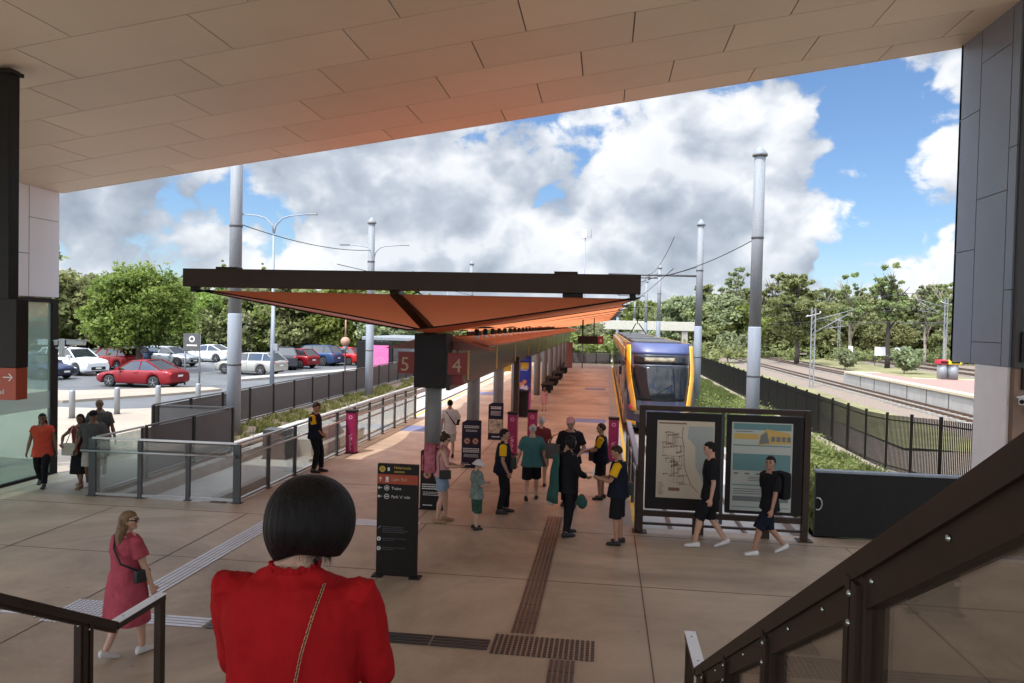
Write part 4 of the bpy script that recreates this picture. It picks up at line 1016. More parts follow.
# bollards
bol = None
for i, (px, py) in enumerate(((72, 418), (117, 414), (158, 411), (198, 408), (238, 403))):
    p = at(px, py)
    if bol is None:
        bol = thing('bollard', 'row of grey steel bollards along the plaza edge', 'bollard', p, 0, 'bollards along the kerb')
        obj('post', MB().lathe([(.10, 0), (.10, .95), (.08, 1.0), (.02, 1.01)], 16), 'galv', bol); obj('collar', MB().lathe([(.13, 0), (.13, .02)], 16), 'frame_grey', bol); B_ = bol
    else: B_ = dup(bol, p)
    B_['label'] = ('grey bollard beside the frame of the glass screen', 'grey bollard above the heads of the couple at the ramp', 'grey bollard between the red sedan and the ramp screen', 'grey bollard below the double post parking sign', 'grey bollard half hidden right behind the tall left pole')[i]

# car park sign with two posts
p = at(192, 385); t = thing('parking_sign', 'grey two post parking sign behind the red sedan', 'sign', (p.x, p.y, 0))
for s in (-.42, .42): obj('post', MB().lathe([(.045, 0), (.045, 2.75)], 10), 'galv', t).location.x = s
obj('sign_plate', MB().bbox(-.5, .45, -.06, -.02, 1.85, 2.8, .01), 'tram_grey', t)
m_ = MB(); ring(m_, 0, 2.5, .1, .17, -.066, -.061); m_.box(-.3, .3, -.066, -.061, 2.12, 2.2); obj('symbol', m_, 'sign_white', t)

# bus shelter
t = thing('bus_shelter', 'grey bus shelter with a pink poster panel across the road', 'shelter', (-15.1, 50.5, 0))
obj('roof', MB().bbox(-1.6, 3.3, -1.0, 7.0, 2.35, 2.6, .04), 'galv', t)
obj('rear_wall', MB().box(3.0, 3.1, -.8, 6.8, .9, 2.3).box(-.2, 3.0, 6.7, 6.8, .2, 2.3), 'galv', t)
obj('side_panel', MB().box(-.1, 3.0, -.8, -.74, .9, 2.0), 'tram_grey', t)
obj('bench', MB().box(.6, 3.0, -.3, .2, .42, .5), 'frame_grey', t)
for x, y in ((-.2, -.85), (3.1, -.85), (-.2, 6.6), (3.0, 6.6)): obj('post', MB().bbox(x-.07, x+.07, y-.07, y+.07, 0, 2.35, .01), 'galv_pale', t)
t = thing('poster_panel', 'backlit style pink poster in a black case beside the bus shelter', 'advertisement', (-15.45, 48.6, 0))
obj('case', MB().bbox(-1.25, 1.25, -.12, .12, .1, 2.3, .02), 'black_steel', t); obj('poster', MB().box(-.25, .98, -.13, -.121, .45, 2.05), 'pink_ad', t)
m_ = MB(); ring(m_, .4, .9, .15, .19, -.137, -.131, 18); ring(m_, .4, .9, .30, .35, -.137, -.131, 18); m_.bar((0, -.134, 1.7), (.8, -.134, 1.65), .01, .03); obj('poster_lines', m_, 'pink_pale', t)

# ================================================================== right: fence, railway platform
f0 = Vector((8.3, 14.2, 0)); 
def fz(y): return -.42 + .5 * max(0, min(1, (24 - y) / 6))
def fence_right():
    t = thing('palisade_fence', 'long black vertical bar fence between the grass bank and the railway', 'fence', (8.3, 14.2, 0))
    pn_ = MB(); y = 14.2; k = 0; PT = 1.75
    while y < 92:
        a, b = fz(y), fz(y + PT)
        hh = 1.62
        obj('post', MB().bbox(-.035, .035, y-14.2-.035, y-14.2+.035, a - .2, a + hh + .09, .006), 'black_steel', t)
        n_ = 19
        for i in range(1, n_):
            yy = y + PT*i/n_; z = a + (b-a)*i/n_
            pn_.box(-.009, .009, yy-14.2-.013, yy-14.2+.013, z + .05, z + hh + .02)
        for dz in (.16, hh - .12): pn_.bar((0, y-14.2, a+dz), (0, y+PT-14.2, b+dz), .025, .035)
        y += PT
    obj('bars', pn_, 'black_steel', t, False)
fence_right()
mat('brick_paving', (0.30, 0.185, 0.155), 0.8, var=0.12, vscale=3); mat('coping_cream', (0.58, 0.50, 0.35), 0.7, var=0.05)
rp = thing('railway_platform', 'railway platform with red brick paving and a cream edge line beyond the black fence', 'platform', (20.55, 15, 0))
obj('platform_wall', MB().box(0, 2.6, -6, 51.2, -.9, .13).box(-.0, 2.6, 51.2, 52.0, -.9, .1), 'slab_concrete', rp)
obj('paving', MB().box(.55, 2.1, -6, 50.5, .131, .28).box(2.1, 2.6, -6, 50.5, .131, .278), 'brick_paving', rp)
obj('edge_coping', MB().box(-.12, .55, -6, 51.5, .131, .281).box(.5, 2.55, 50.5, 51.5, .131, .281), 'coping_cream', rp)
cp_ = MB()
for i in range(18): cp_.box(-.02, -.005, -5 + i*3.1, -4.9 + i*3.1, -.8, .1)
obj('wall_joints', cp_, 'joint', rp)
# the platform widens into an island on the far side
obj('island_paving', MB().box(2.6, 14, -6, 44, -.9, .276), 'brick_paving', rp)
obj('island_edge', MB().box(2.6, 14.2, 44, 44.6, -.9, .282), 'coping_cream', rp)
def wheelie(px, py, col, lid, label):
    p = at(px, py, .28); t = thing('litter_bin', label, 'bin', p)
    obj('bin_body', MB().lathe([(.36, 0.02), (.36, 1.1)], 16), 'galv', t); obj('bin_lid', MB().bbox(-.42, .42, -.38, .38, 1.12, 1.45, .05), lid, t); obj('bin_opening', MB().bbox(-.3, .3, -.47, -.44, 1.22, 1.36, .01), 'black_steel', t)
mat('lid_red', (0.50, 0.03, 0.05), 0.5); mat('lid_yellow', (0.75, 0.6, 0.03), 0.5)
wheelie(942, 379, None, 'lid_red', 'red lidded bin on the railway platform'); wheelie(952.5, 379.5, None, 'lid_yellow', 'yellow lidded bin on the railway platform')
for i, (px, py, lb) in enumerate(((880, 366, 'white square platform sign board, left of the pair by the railway fence'), (900, 367, 'white square platform sign board, right of the pair by the railway fence'))):
    p = at(px, py, -.6); t = thing('signal_board', lb, 'sign', p); obj('board', MB().bbox(-.7, .7, -.04, .04, 1.3, 2.4, .01), 'white_paint', t)
    for s in (-.6, .6): obj('post', MB().box(s-.04, s+.04, .05, .1, 0, 2.4), 'frame_grey', t)
p = at(850, 366, -.5); t = thing('ground_signal', 'small white faced signal on a short dark post before the railway platform', 'signal', p); obj('post', MB().lathe([(.08, 0), (.08, 1.6)], 8), 'frame_grey', t); obj('signal_face', MB().bbox(-.25, .25, -.15, .1, 1.6, 2.4, .05), 'white_paint', t)
bf = thing('rear_fence', 'low dark fence behind the railway platform before the trees', 'fence', (36, 62, -.8)); q = MB()
for i in range(60): q.box(i*.9 - 2, i*.9 - 1.96, -.02, .02, 0, 1.9)
q.box(-2, 52, -.02, .02, 1.7, 1.76); q.box(-2, 52, -.02, .02, .3, .36); obj('bars', q, 'frame_grey', bf); bf.rotation_euler.z = R(62)
p = at(671, 372, -.3)
mat('bridge_beige', (0.45, 0.43, 0.36), .8, var=.1)
# overbridge far behind tram
t = thing('overbridge', 'low beige overbridge far behind the tram', 'bridge', (6, 106, 0)); obj('deck', MB().bbox(-12, 6.5, -1, 1, 3.2, 4.45, .05), 'bridge_beige', t)
for x in (-8, -1, 5): obj('pier', MB().bbox(x-.4, x+.4, -.8, .8, -.9, 3.2, .05), 'kerb_concrete', t)
# end of platform barrier and things behind it
t = thing('end_barrier', 'dark railing closing the far end of the tram platform', 'railing', (-3.4, 71.5, 0)); q = MB()
for x in np.arange(-3.9, 4.0, 1.3): q.box(x-.04, x+.04, -.04, .04, 0, 1.15)
q.box(-3.9, 4.0, -.03, .03, 1.1, 1.18); obj('rails', q, 'black_steel', t); obj('mesh_infill', MB().box(-3.9, 4, -.01, .01, .1, 1.05), 'mesh_screen', t)

# ================================================================== cars
mat('car_glass', (0.02, 0.024, 0.028), 0.05, spec=0.9); mat('tyre', (0.02, 0.02, 0.02), 0.8); mat('alloy', (0.5, 0.5, 0.52), 0.3, 0.8); mat('lamp_clear', (0.75, 0.75, 0.75), 0.15); mat('lamp_red', (0.45, 0.01, 0.01), 0.2); mat('plate', (0.7, 0.7, 0.66), 0.5)
def paint(n, c, met=.2): return mat('paint_' + n, c, 0.38, met, coat=0.3, spec=.25)
paint('red', (0.20, 0.005, 0.010)); paint('bright_red', (0.42, 0.015, 0.015)); paint('white', (0.72, 0.73, 0.75), 0); paint('silver', (0.40, 0.42, 0.44), .5); paint('champagne', (0.42, 0.41, 0.37), .4); paint('blue', (0.03, 0.06, 0.14)); paint('dark', (0.05, 0.05, 0.06)); paint('navy', (0.03, 0.04, 0.09))
SH = {  # length, width, height, roof profile (x from nose, z), belt, wheel positions, wheel radius
 'sedan': dict(L=4.5, W=1.78, prof=[(0, .62), (.25, .74), (1.25, .92), (3.75, .98), (4.35, .95), (4.5, .80)], gh=[(1.15, .90), (2.0, 1.40), (2.9, 1.44), (3.95, .96)], bp=[(2.55,)], w=(.86, 3.5), r=.32),
 'hatch': dict(L=4.0, W=1.72, prof=[(0, .65), (.22, .80), (1.0, .95), (3.6, 1.02), (3.95, .98), (4.0, .8)], gh=[(.9, .93), (1.65, 1.44), (3.35, 1.48), (3.9, 1.0)], w=(.78, 3.25), r=.31),
 'suv': dict(L=4.6, W=1.86, prof=[(0, .75), (.2, .95), (1.15, 1.10), (4.3, 1.12), (4.55, 1.08), (4.6, .85)], gh=[(1.05, 1.08), (1.75, 1.62), (4.0, 1.66), (4.5, 1.1)], w=(.88, 3.6), r=.36),
 'wagon': dict(L=4.7, W=1.8, prof=[(0, .66), (.25, .78), (1.25, .94), (4.4, 1.0), (4.65, .95), (4.7, .8)], gh=[(1.2, .93), (2.0, 1.42), (4.0, 1.46), (4.6, .98)], w=(.88, 3.65), r=.33)}
CARCACHE = {}
def interp(pts, x):
    if x <= pts[0][0]: return pts[0][1]
    for a, b in zip(pts[:-1], pts[1:]):
        if x <= b[0]: return a[1] + (b[1]-a[1])*(x-a[0])/(b[0]-a[0])
    return pts[-1][1]
def car(kind, paint_, loc, ang, label, group='parked cars'):
    """nose points along +X of the car before turning by ang"""
    S = SH[kind]; L_, W_ = S['L'], S['W']; t = thing('parked_car', label, 'car', loc, ang, group)
    def bx_(x): return L_/2 - x      # nose at +x
    hw = lambda x: W_/2 * (1 - .16 * max(0, 1 - x/.5)**2 - .12 * max(0, 1 - (L_-x)/.45)**2)
    rings = []; n_ = 64
    for i in range(n_+1):
        x = L_*i/n_; zt = interp(S['prof'], x); zb = .22 + .10*max(0, 1-x/.3) + .12*max(0, 1-(L_-x)/.3)
        for xw in S['w']:
            d = abs(x - xw); ra = S['r'] + .06
            if d < ra: zb = max(zb, S['r'] + math.sqrt(ra*ra - d*d))
        zb = min(zb, zt - .1); w_ = hw(x); zm = (zb + zt)/2; sh_ = min(zt - .03, max(zb + .02, zt - .16))
        pr = [(-w_*.95, zb), (-w_, min(sh_, zb+.1)), (-w_*.995, sh_), (-w_*.93, zt-.02), (-w_*.7, zt+.015), (0, zt+.045), (w_*.7, zt+.015), (w_*.93, zt-.02), (w_*.995, sh_), (w_, min(sh_, zb+.1)), (w_*.95, zb), (0, zb)]
        rings.append([Vector((bx_(x), a, b)) for a, b in pr])
    obj('body', MB().loft(rings), paint_, t)
    obj('underbody', MB().box(bx_(L_-.25), bx_(.25), -W_*.36, W_*.36, .2, .62), 'rubber', t)
    gh = S['gh']; yb, yt = W_/2*.90, W_/2*.70; zr_ = max(z for _, z in gh)
    def yy(z): k = (z - gh[0][1]) / (zr_ - gh[0][1]); return yb + (yt - yb)*max(0, min(1, k))
    mb = MB(); vs = [(bx_(x), -yy(z), z) for x, z in gh] + [(bx_(x), yy(z), z) for x, z in gh]; k = len(gh)
    mb.add(vs, [tuple(range(k)), tuple(range(2*k-1, k-1, -1))] + [(i, i+k, (i+1) % k + k, (i+1) % k) for i in range(k)])
    obj('windows', mb, 'car_glass', t)
    rf = MB(); (xa, za), (xb, zb_) = gh[1], gh[2]; rr_ = []
    for i in range(9):
        u = i/8; x = xa - .04 + (xb + .06 - xa)*u; z = za + (zb_-za)*u + .02*math.sin(PI*u); y_ = yy(z - .05) + .006
        rr_.append([Vector((bx_(x), -y_, z-.03)), Vector((bx_(x), -y_*.94, z+.012)), Vector((bx_(x), 0, z+.035)), Vector((bx_(x), y_*.94, z+.012)), Vector((bx_(x), y_, z-.03)), Vector((bx_(x), 0, z-.02))])
    obj('roof', MB().loft(rr_), paint_, t)
    for s in (-1, 1):
        for (x0, z0), (x1, z1) in ((gh[0], gh[1]), (gh[3], gh[2])): obj('pillar', MB().bar((bx_(x0), s*(yy(z0)+.004), z0), (bx_(x1), s*(yy(z1)+.004), z1), .05, .07), paint_, t)
        for f in ((.42, .74) if kind != 'sedan' else (.52,)):
            xm = gh[0][0] + (gh[3][0]-gh[0][0])*f; zz_ = interp(gh, xm); obj('pillar', MB().bar((bx_(xm), s*(yb+.006), gh[0][1]), (bx_(xm), s*(yy(zz_)+.006), zz_), .03, .06, 0, (1, 0, 0)), paint_, t)
    for xw in S['w']:
        for s in (-1, 1):
            r = S['r']; y0 = s*(W_/2 - .2); y1 = s*(W_/2 - .005); wm = Matrix.Translation((bx_(xw), 0, r))
            mb = MB()
            for ra, ya in ((r*.6, y1), (r*.93, y1), (r, y1 - s*.03), (r, y0)): pass
            prof_ = [(r*.62, y1 - s*.01), (r*.9, y1), (r, y1 - s*.03), (r, y0), (r*.3, y0)]
            rg = [[Vector((bx_(xw) + q*math.cos(2*PI*j/24), yv, r + q*math.sin(2*PI*j/24))) for j in range(24)] for q, yv in prof_]
            w_ = obj('wheel', mb.loft(rg), 'tyre', t)
            mr_ = MB().loft([[Vector((bx_(xw) + q*math.cos(2*PI*j/24), yv, r + q*math.sin(2*PI*j/24))) for j in range(24)] for q, yv in ((r*.62, y1 - s*.012), (r*.58, y1 - s*.03), (r*.5, y1 - s*.05))])
            for a in range(5): 
                c_, s_ = math.cos(a*2*PI/5 + .3), math.sin(a*2*PI/5 + .3); mr_.bar((bx_(xw), y1 - s*.02, r), (bx_(xw) + c_*r*.6, y1 - s*.02, r + s_*r*.6), .02, .06, 0, (0, 1, 0))
            obj('rim', mr_, 'alloy', w_)
    for s in (-1, 1):
        zt = interp(S['prof'], .15); obj('headlight', MB().ell((bx_(.16), s*W_*.35, zt - .08), (.14, .17, .075), 12, 8), 'lamp_clear', t)
        zt = interp(S['prof'], L_-.1); obj('tail_light', MB().ell((bx_(L_-.10), s*W_*.38, zt - .13), (.10, .13, .10), 12, 8), 'lamp_red', t)
        obj('wing_mirror', MB().bbox(bx_(gh[0][0]+.42), bx_(gh[0][0]+.27), s*(W_/2-.04), s*(W_/2+.14), gh[0][1]+.02, gh[0][1]+.16, .02), paint_, t)
        obj('door_handles', MB().bbox(bx_(2.55), bx_(2.35), s*(W_/2-.005), s*(W_/2+.018), .80, .835, .005).bbox(bx_(3.5), bx_(3.3), s*(W_/2-.012), s*(W_/2+.012), .82, .855, .005), paint_, t)
        obj('door_seams', MB().box(bx_(1.55)-.006, bx_(1.55)+.006, s*(W_/2-.02), s*(W_/2+.001), .32, .86).box(bx_(2.6)-.006, bx_(2.6)+.006, s*(W_/2-.02), s*(W_/2+.001), .30, .88), 'rubber', t)
    obj('grille', MB().bbox(bx_(.06), bx_(-.015), -.5, .5, .36, .56, .01), 'rubber', t)
    obj('number_plate', MB().box(bx_(-.025), bx_(-.005), -.2, .2, .42, .52).box(bx_(L_+.012), bx_(L_-.01), -.2, .2, .62, .72), 'plate', t)
    return t
def cpos(px, py, z=-.11): return at(px, py, z)
# ang 180 = nose to the left
car('sedan', 'paint_red', cpos(143, 386.5), R(176), 'dark red sedan, nearest car, driving past the bollards')
car('suv', 'paint_white', cpos(72, 374), R(-14), 'white suv nose to the right, parked left of the tree')
car('hatch', 'paint_bright_red', cpos(113, 369), R(168), 'bright red hatchback parked behind the white suv')
car('sedan', 'paint_navy', cpos(36, 378), R(-8), 'navy car whose nose sticks out beside the glass screen')
car('sedan', 'paint_white', cpos(16, 376), R(-4), 'pale car seen through the glass screen')
car('hatch', 'paint_blue', cpos(134, 366), R(100), 'small blue car mostly hidden behind the tree trunk')
car('wagon', 'paint_silver', cpos(169, 365.5), R(-8), 'silver car nose to the right, parked right of the tree')
car('sedan', 'paint_white', cpos(209, 361.5), R(174), 'white sedan farther back, left of the tall pole')
car('wagon', 'paint_champagne', cpos(251, 374), R(172), 'champagne wagon parked right behind the tall left pole')
car('suv', 'paint_dark', cpos(282, 368.5), R(120), 'dark suv behind the rear of the champagne wagon')
car('hatch', 'paint_red', cpos(293, 367.5), R(165), 'small dark red car between the dark suv and the blue suv')
car('suv', 'paint_blue', cpos(314, 365), R(172), 'blue suv parked before the round lamp')
car('hatch', 'paint_bright_red', cpos(340, 364.5), R(170), 'red car at the right end of the row near the pink poster')

# ================================================================== trees and plants
rng = np.random.default_rng(5)
leafA = leafmat('leaf_fresh', (0.085, 0.125, 0.025), (0.26, 0.31, 0.065))
leafB = leafmat('leaf_olive', (0.15, 0.175, 0.065), (0.33, 0.36, 0.15))
leafC = leafmat('leaf_grey_green', (0.16, 0.185, 0.095), (0.34, 0.37, 0.20))
mat('bark', (0.13, 0.10, 0.075), 0.9, var=0.35, vscale=5, bump=0.5, bscale=12, stretch=(3, 3, .6)); mat('bark_pale', (0.30, 0.26, 0.21), 0.9, var=0.3, vscale=3, stretch=(2, 2, .5)); mat('bark_dark', (0.04, 0.033, 0.027), 0.95, var=0.3, vscale=4, bump=.4)
def leaf_cloud(name, lobes, n, size, m, aspect=1.6, droop=0.3):
    """lobes: list of (cx,cy,cz,rx,ry,rz); n leaf quads in all"""
    vol = np.array([l[3]*l[4]*l[5] for l in lobes]) ** .75; cnt = (vol / vol.sum() * n).astype(int)
    C_, N_, S_ = [], [], []
    for (cx, cy, cz, rx, ry, rz), k in zip(lobes, cnt):
        # small clumps on the skin of each lobe leave gaps between them
        nc = max(6, k // 26); d = rng.normal(size=(nc, 3)); d /= np.linalg.norm(d, axis=1)[:, None]
        rad = rng.uniform(.45, 1.12, (nc, 1)); cc = d * rad * [rx, ry, rz]
        which = rng.integers(0, nc, k); cs = rng.uniform(.12, .34, nc)[which] * min(rx, ry, rz) * 1.3
        off = rng.normal(size=(k, 3)) * cs[:, None] * [1, 1, .7]
        P = cc[which] + off; shade = rng.uniform(0, 1, nc)[which] * .6 + rng.uniform(0, .4, k)
        C_.append(P + [cx, cy, cz]); N_.append(d[which] * .6 + rng.normal(size=(k, 3)) * .7 + [0, 0, .5]); S_.append(shade)
    P = np.vstack(C_); N = np.vstack(N_); S = np.concatenate(S_); k = len(P)
    N /= np.linalg.norm(N, axis=1)[:, None]; r_ = rng.normal(size=(k, 3)); r_[:, 2] -= droop
    U = np.cross(N, r_); U /= np.linalg.norm(U, axis=1)[:, None]; V = np.cross(N, U)
    s = size * rng.uniform(.6, 1.3, (k, 1)); a = V * s * .5 * aspect; b = U * s * .5
    q = np.stack([P - a, P + b*.9 - a*.1, P + a, P - b*.9 - a*.1], 1).reshape(-1, 3)
    me = bpy.data.meshes.new(name); me.vertices.add(4*k); me.vertices.foreach_set('co', q.ravel())
    me.loops.add(4*k); me.loops.foreach_set('vertex_index', np.arange(4*k)); me.polygons.add(k)
    me.polygons.foreach_set('loop_start', np.arange(0, 4*k, 4)); me.polygons.foreach_set('loop_total', np.full(k, 4))
    at_ = me.attributes.new('shade', 'FLOAT', 'FACE'); at_.data.foreach_set('value', S.astype(np.float32))
    me.materials.append(m); me.update(); me.validate(); return me
def trunk_mesh(h, r, forks, spread, seed, m, lean=0, top=None):
    rd = random.Random(seed); mb = MB()
    pts = [Vector((0, 0, -.1))]; 
    for i in range(1, 6): pts.append(Vector((lean*h*i/5 + rd.uniform(-.1, .1)*r*4, rd.uniform(-.1, .1)*r*4, h*i/5)))
    mb.tube(pts, [r*1.25, r, r*.92, r*.85, r*.78, r*.6], 10)
    for k in range(forks):
        st_ = pts[rd.randint(2, 5)]; a = 2*PI*k/forks + rd.uniform(-.4, .4); sp_ = spread*rd.uniform(.6, 1.05); up_ = (top or spread)*rd.uniform(.5, 1.1)
        e = st_ + Vector((math.cos(a)*sp_, math.sin(a)*sp_, up_)); md = st_.lerp(e, .5) + Vector((0, 0, up_*.12)); mb.tube([st_, md, e], [r*.5, r*.33, r*.1], 7)
        for q in range(2):
            e2 = md + Vector((rd.uniform(-1, 1)*sp_*.5, rd.uniform(-1, 1)*sp_*.5, up_*.5)); mb.tube([md, e2], [r*.25, r*.06], 5)
    return mb.mesh('trunk', m)
def make_lobes(seed, R_, H0, H1, n, flat=.7, big=(.28, .5)):
    rd = random.Random(seed); out = []
    for i in range(n):
        a = rd.uniform(0, 2*PI); t_ = rd.random(); z = H0 + (H1-H0)*t_; rr = R_*math.sqrt(rd.random()) * (1 - .55*abs(t_-.4)/.6) * .85; s = R_*rd.uniform(*big)*(1-.3*t_)
        out.append((rr*math.cos(a), rr*math.sin(a), z, s, s, s*flat))
    return out
def tree(loc, trunk, crown, label, cat='tree', name='tree', rz=0, s=1.0, group=None):
    t = thing(name, label, cat, loc, rz, group); a = link('trunk', trunk, t); b = link('crown', crown, t)
    t.scale = (s, s, s) if not hasattr(s, '__len__') else s; return t
# the round tree in the car park
lob = make_lobes(3, 4.0, 2.2, 6.0, 52, .7, (.13, .30)) + [(.6, 0, 6.0, 1.1, 1.1, .9), (-1.9, 0, 5.2, 1.2, 1.2, .9), (2.3, .3, 5.0, 1.1, 1.1, .9), (0, 0, 4, 2.0, 2.0, 1.4), (-2.8, 0, 3.0, .9, .9, .8), (3.0, 0, 3.1, .9, .9, .8), (-.9, 0, 6.2, .7, .7, .8)]
bigcrown = leaf_cloud('crown', lob, 40000, .15, leafA)
tree(at(138, 371, -.1), trunk_mesh(2.4, .16, 7, 1.8, 1, 'bark', top=2.2), bigcrown, 'large round bright green tree standing among the parked cars', name='broadleaf_tree', s=(1.08, 1.08, 1.05))
# backdrop trees: four broad crowns and three tall gum crowns shared by many
bush = [leaf_cloud('crown', make_lobes(10+i, 4.4, 1.6, 6.5, 40, .75, (.18, .40)), 13000, .30, (leafB, leafC, leafA, leafB)[i]) for i in range(4)]
bt = [trunk_mesh(2.8, .2, 6, 2.6, 20+i, 'bark') for i in range(2)]
gum = [leaf_cloud('crown', make_lobes(30+i, 4.4, 3.6, 12.2, 44, .55, (.16, .34)), 13000, .32, (leafB, leafC, leafB)[i], 2.0, .8) for i in range(3)]
airy = [leaf_cloud('crown', make_lobes(41+i, 3.2, 6.5, 13.5, 30, .5, (.14, .26)), 6000, .26, (leafC, leafB)[i], 2.0, .8) for i in range(2)]
gt = [trunk_mesh(8.5, .24, 8, 2.6, 50+i, 'bark_pale', top=4) for i in range(2)]
rdt = random.Random(9)
G1 = 'trees behind the car park'; G2 = 'trees beyond the railway'
L1 = {0: 'dull green bushy tree in the belt behind the car park', 1: 'grey green bushy tree in the belt behind the car park', 2: 'fresh green bushy tree in the belt behind the car park', 3: 'olive green bushy tree in the belt behind the car park'}
i = 0
for row, (y_, h_) in enumerate(((76, .95), (86, 1.15))):
    for px in range(-30, 640, 17 if row == 0 else 24):
        d = ray(px + rdt.uniform(-4, 4), 330); t_ = (y_ + rdt.uniform(-3, 3)) / d.y; k = i % 4; i += 1
        if (row == 0 and px > 400) or px > 575: continue
        s_ = h_ * rdt.uniform(.82, 1.12) * (1.0 if px < 420 else .75)
        tree((d.x*t_, d.y*t_, -.2), bt[i % 2], bush[k], L1[k] + (', front row' if row == 0 else ', back row'), name='bushy_tree', rz=rdt.uniform(0, 6), s=(s_, s_, s_*rdt.uniform(.92, 1.08)), group=G1)
for j, (px, y_, s_, lb) in enumerate(((15, 70, 1.0, 'tall tree at the far left behind the glass screen'), (58, 74, 1.05, 'olive tree just right of the glass screen frame'), (222, 95, .9, 'dark pine top rising between the big tree and the tall pole'), (262, 96, .88, 'dark pine top rising just right of the tall pole'), (300, 98, .80, 'dark pine top rising left of the second grey pole'))):
    d = ray(px, 330); t_ = y_ / d.y
    if j >= 2:
        lob = [(0, 0, 2 + k*1.0, 2.3 - k*.2, 2.3 - k*.2, .8) for k in range(11)]
        if j == 2: pine = leaf_cloud('crown', lob, 6000, .3, leafB)
        tree((d.x*t_, d.y*t_, -.2), bt[0], pine, lb, name='pine_tree', s=s_)
    else: tree((d.x*t_, d.y*t_, -.2), bt[0], bush[3], lb, name='bushy_tree', s=s_*1.25)
# right side gums
L2 = {0: 'olive gum tree beyond the railway', 1: 'grey green gum tree beyond the railway', 2: 'dull green gum tree beyond the railway'}
spots = []
for px in (590, 615, 640): spots.append((px, 142, 'b'))
for px in range(655, 985, 12): spots.append((px + rdt.uniform(-5, 5), rdt.uniform(118, 140), 'b'))
for px in range(640, 985, 15): spots.append((px + rdt.uniform(-5, 5), rdt.uniform(140, 165), 'g'))
for px in range(645, 990, 14): spots.append((px + rdt.uniform(-5, 5), rdt.uniform(172, 190), 'g' if px % 4 else 'b'))
for n_, (px, y_, kd) in enumerate(spots):
    d = ray(px, 340); t_ = y_ / d.y; k = n_ % 3
    if kd == 'b':
        s_ = rdt.uniform(1.0, 1.45); tree((d.x*t_, d.y*t_, -.8), bt[n_ % 2], bush[n_ % 4], ('olive', 'grey green', 'fresh green', 'dull green')[n_ % 4] + ' bushy tree at the foot of the gums beyond the railway', name='bushy_tree', rz=rdt.uniform(0, 6), s=s_, group=G2)
    else:
        s_ = rdt.uniform(.72, 1.15) * (1.0 if px > 700 else .85); tree((d.x*t_, d.y*t_, -.8), gt[n_ % 2], gum[k], L2[k], name='gum_tree', rz=rdt.uniform(0, 6), s=s_, group=G2)
for px, y_, s_, kk, lb in ((797, 100, .98, 0, 'broad green gum with a dark trunk, tallest right of the near pole'), (888, 96, .95, 1, 'slender gum with an open crown standing above the railway platform'), (735, 150, 1.2, 0, 'thin airy gum top just left of the tallest pole'), (775, 152, 1.15, 1, 'thin airy gum top just right of the tallest pole'), (850, 104, .9, 1, 'airy gum between the two railway masts'), (925, 108, .8, 0, 'airy gum near the slim platform mast'), (945, 100, .8, 1, 'airy gum next to the grey pier')):
    d = ray(px, 340); t_ = y_ / d.y
    tr_ = gt[0] if px not in (797, 888) else trunk_mesh(8.5, .28, 8, 2.4, int(px), 'bark_dark', top=3.6)
    tree((d.x*t_, d.y*t_, -.8), tr_, (gum[0] if px == 797 else airy[kk]), lb, name='gum_tree', rz=px, s=s_)
# grey shrub by the line
lobs = leaf_cloud('crown', make_lobes(77, 1.8, .8, 2.2, 9, .8), 3500, .22, leafC)
for px, y_, s_, lb in ((728, 100, 1.5, 'pale grey shrub between the poles by the railway'), (846, 90, .9, 'shrub at the platform end by the railway'), (905, 84, 1.1, 'silvery shrub behind the white sign boards')):
    d = ray(px, 345); t_ = y_ / d.y; tree((d.x*t_, d.y*t_, -.8), trunk_mesh(.8, .06, 5, .8, int(px), 'bark'), lobs, lb, 'shrub', 'shrub', s=s_)
# low scrub along the far side of the railway
lob = [(x, 0 + 3*math.sin(x), .8, 2.0, 1.6, 1.2) for x in np.arange(-60, 60, 2.1)]
o = link('scrub', leaf_cloud('scrub', lob, 14000, .3, leafB)); o.location = (48, 112, -.8); o.rotation_euler.z = R(-12); tag(o, 'low green scrub along the far side of the railway', 'scrub', kind='stuff')
lob = [(x, 2*math.sin(x*.7), .9, 2.2, 1.6, 1.3) for x in np.arange(-52, 34, 2.2)]
o = link('scrub', leaf_cloud('scrub', lob, 16000, .3, leafB)); o.location = (-22, 77, -.2); tag(o, 'dark low scrub under the trees behind the car park', 'scrub', kind='stuff')
lob = [(x, 0, 1.3, 2.2, 1.6, 1.6) for x in np.arange(-12, 10, 2.2)]
o = link('scrub', leaf_cloud('scrub', lob, 6000, .3, leafA)); o.location = (-3, 78, -.4); tag(o, 'green shrubs beyond the far end of the tram platform', 'scrub', kind='stuff')
# tree trunk right behind the glass screen
tree((-14.55, 15.6, 0), trunk_mesh(3.6, .27, 6, 1.6, 5, 'bark_dark', top=2.2), leaf_cloud('crown', make_lobes(88, 1.7, 4.6, 6.5, 8, .7), 3000, .18, leafB), 'dark tree trunk right behind the glass screen under the hanging sign', name='street_tree')
struct('mulch_bed', MB().prism([(-15.8, 13.2), (-12.8, 13.2), (-12.8, 15.9), (-13.6, 16.9), (-15.6, 17)], .001, .05, 'z'), 'mulch')
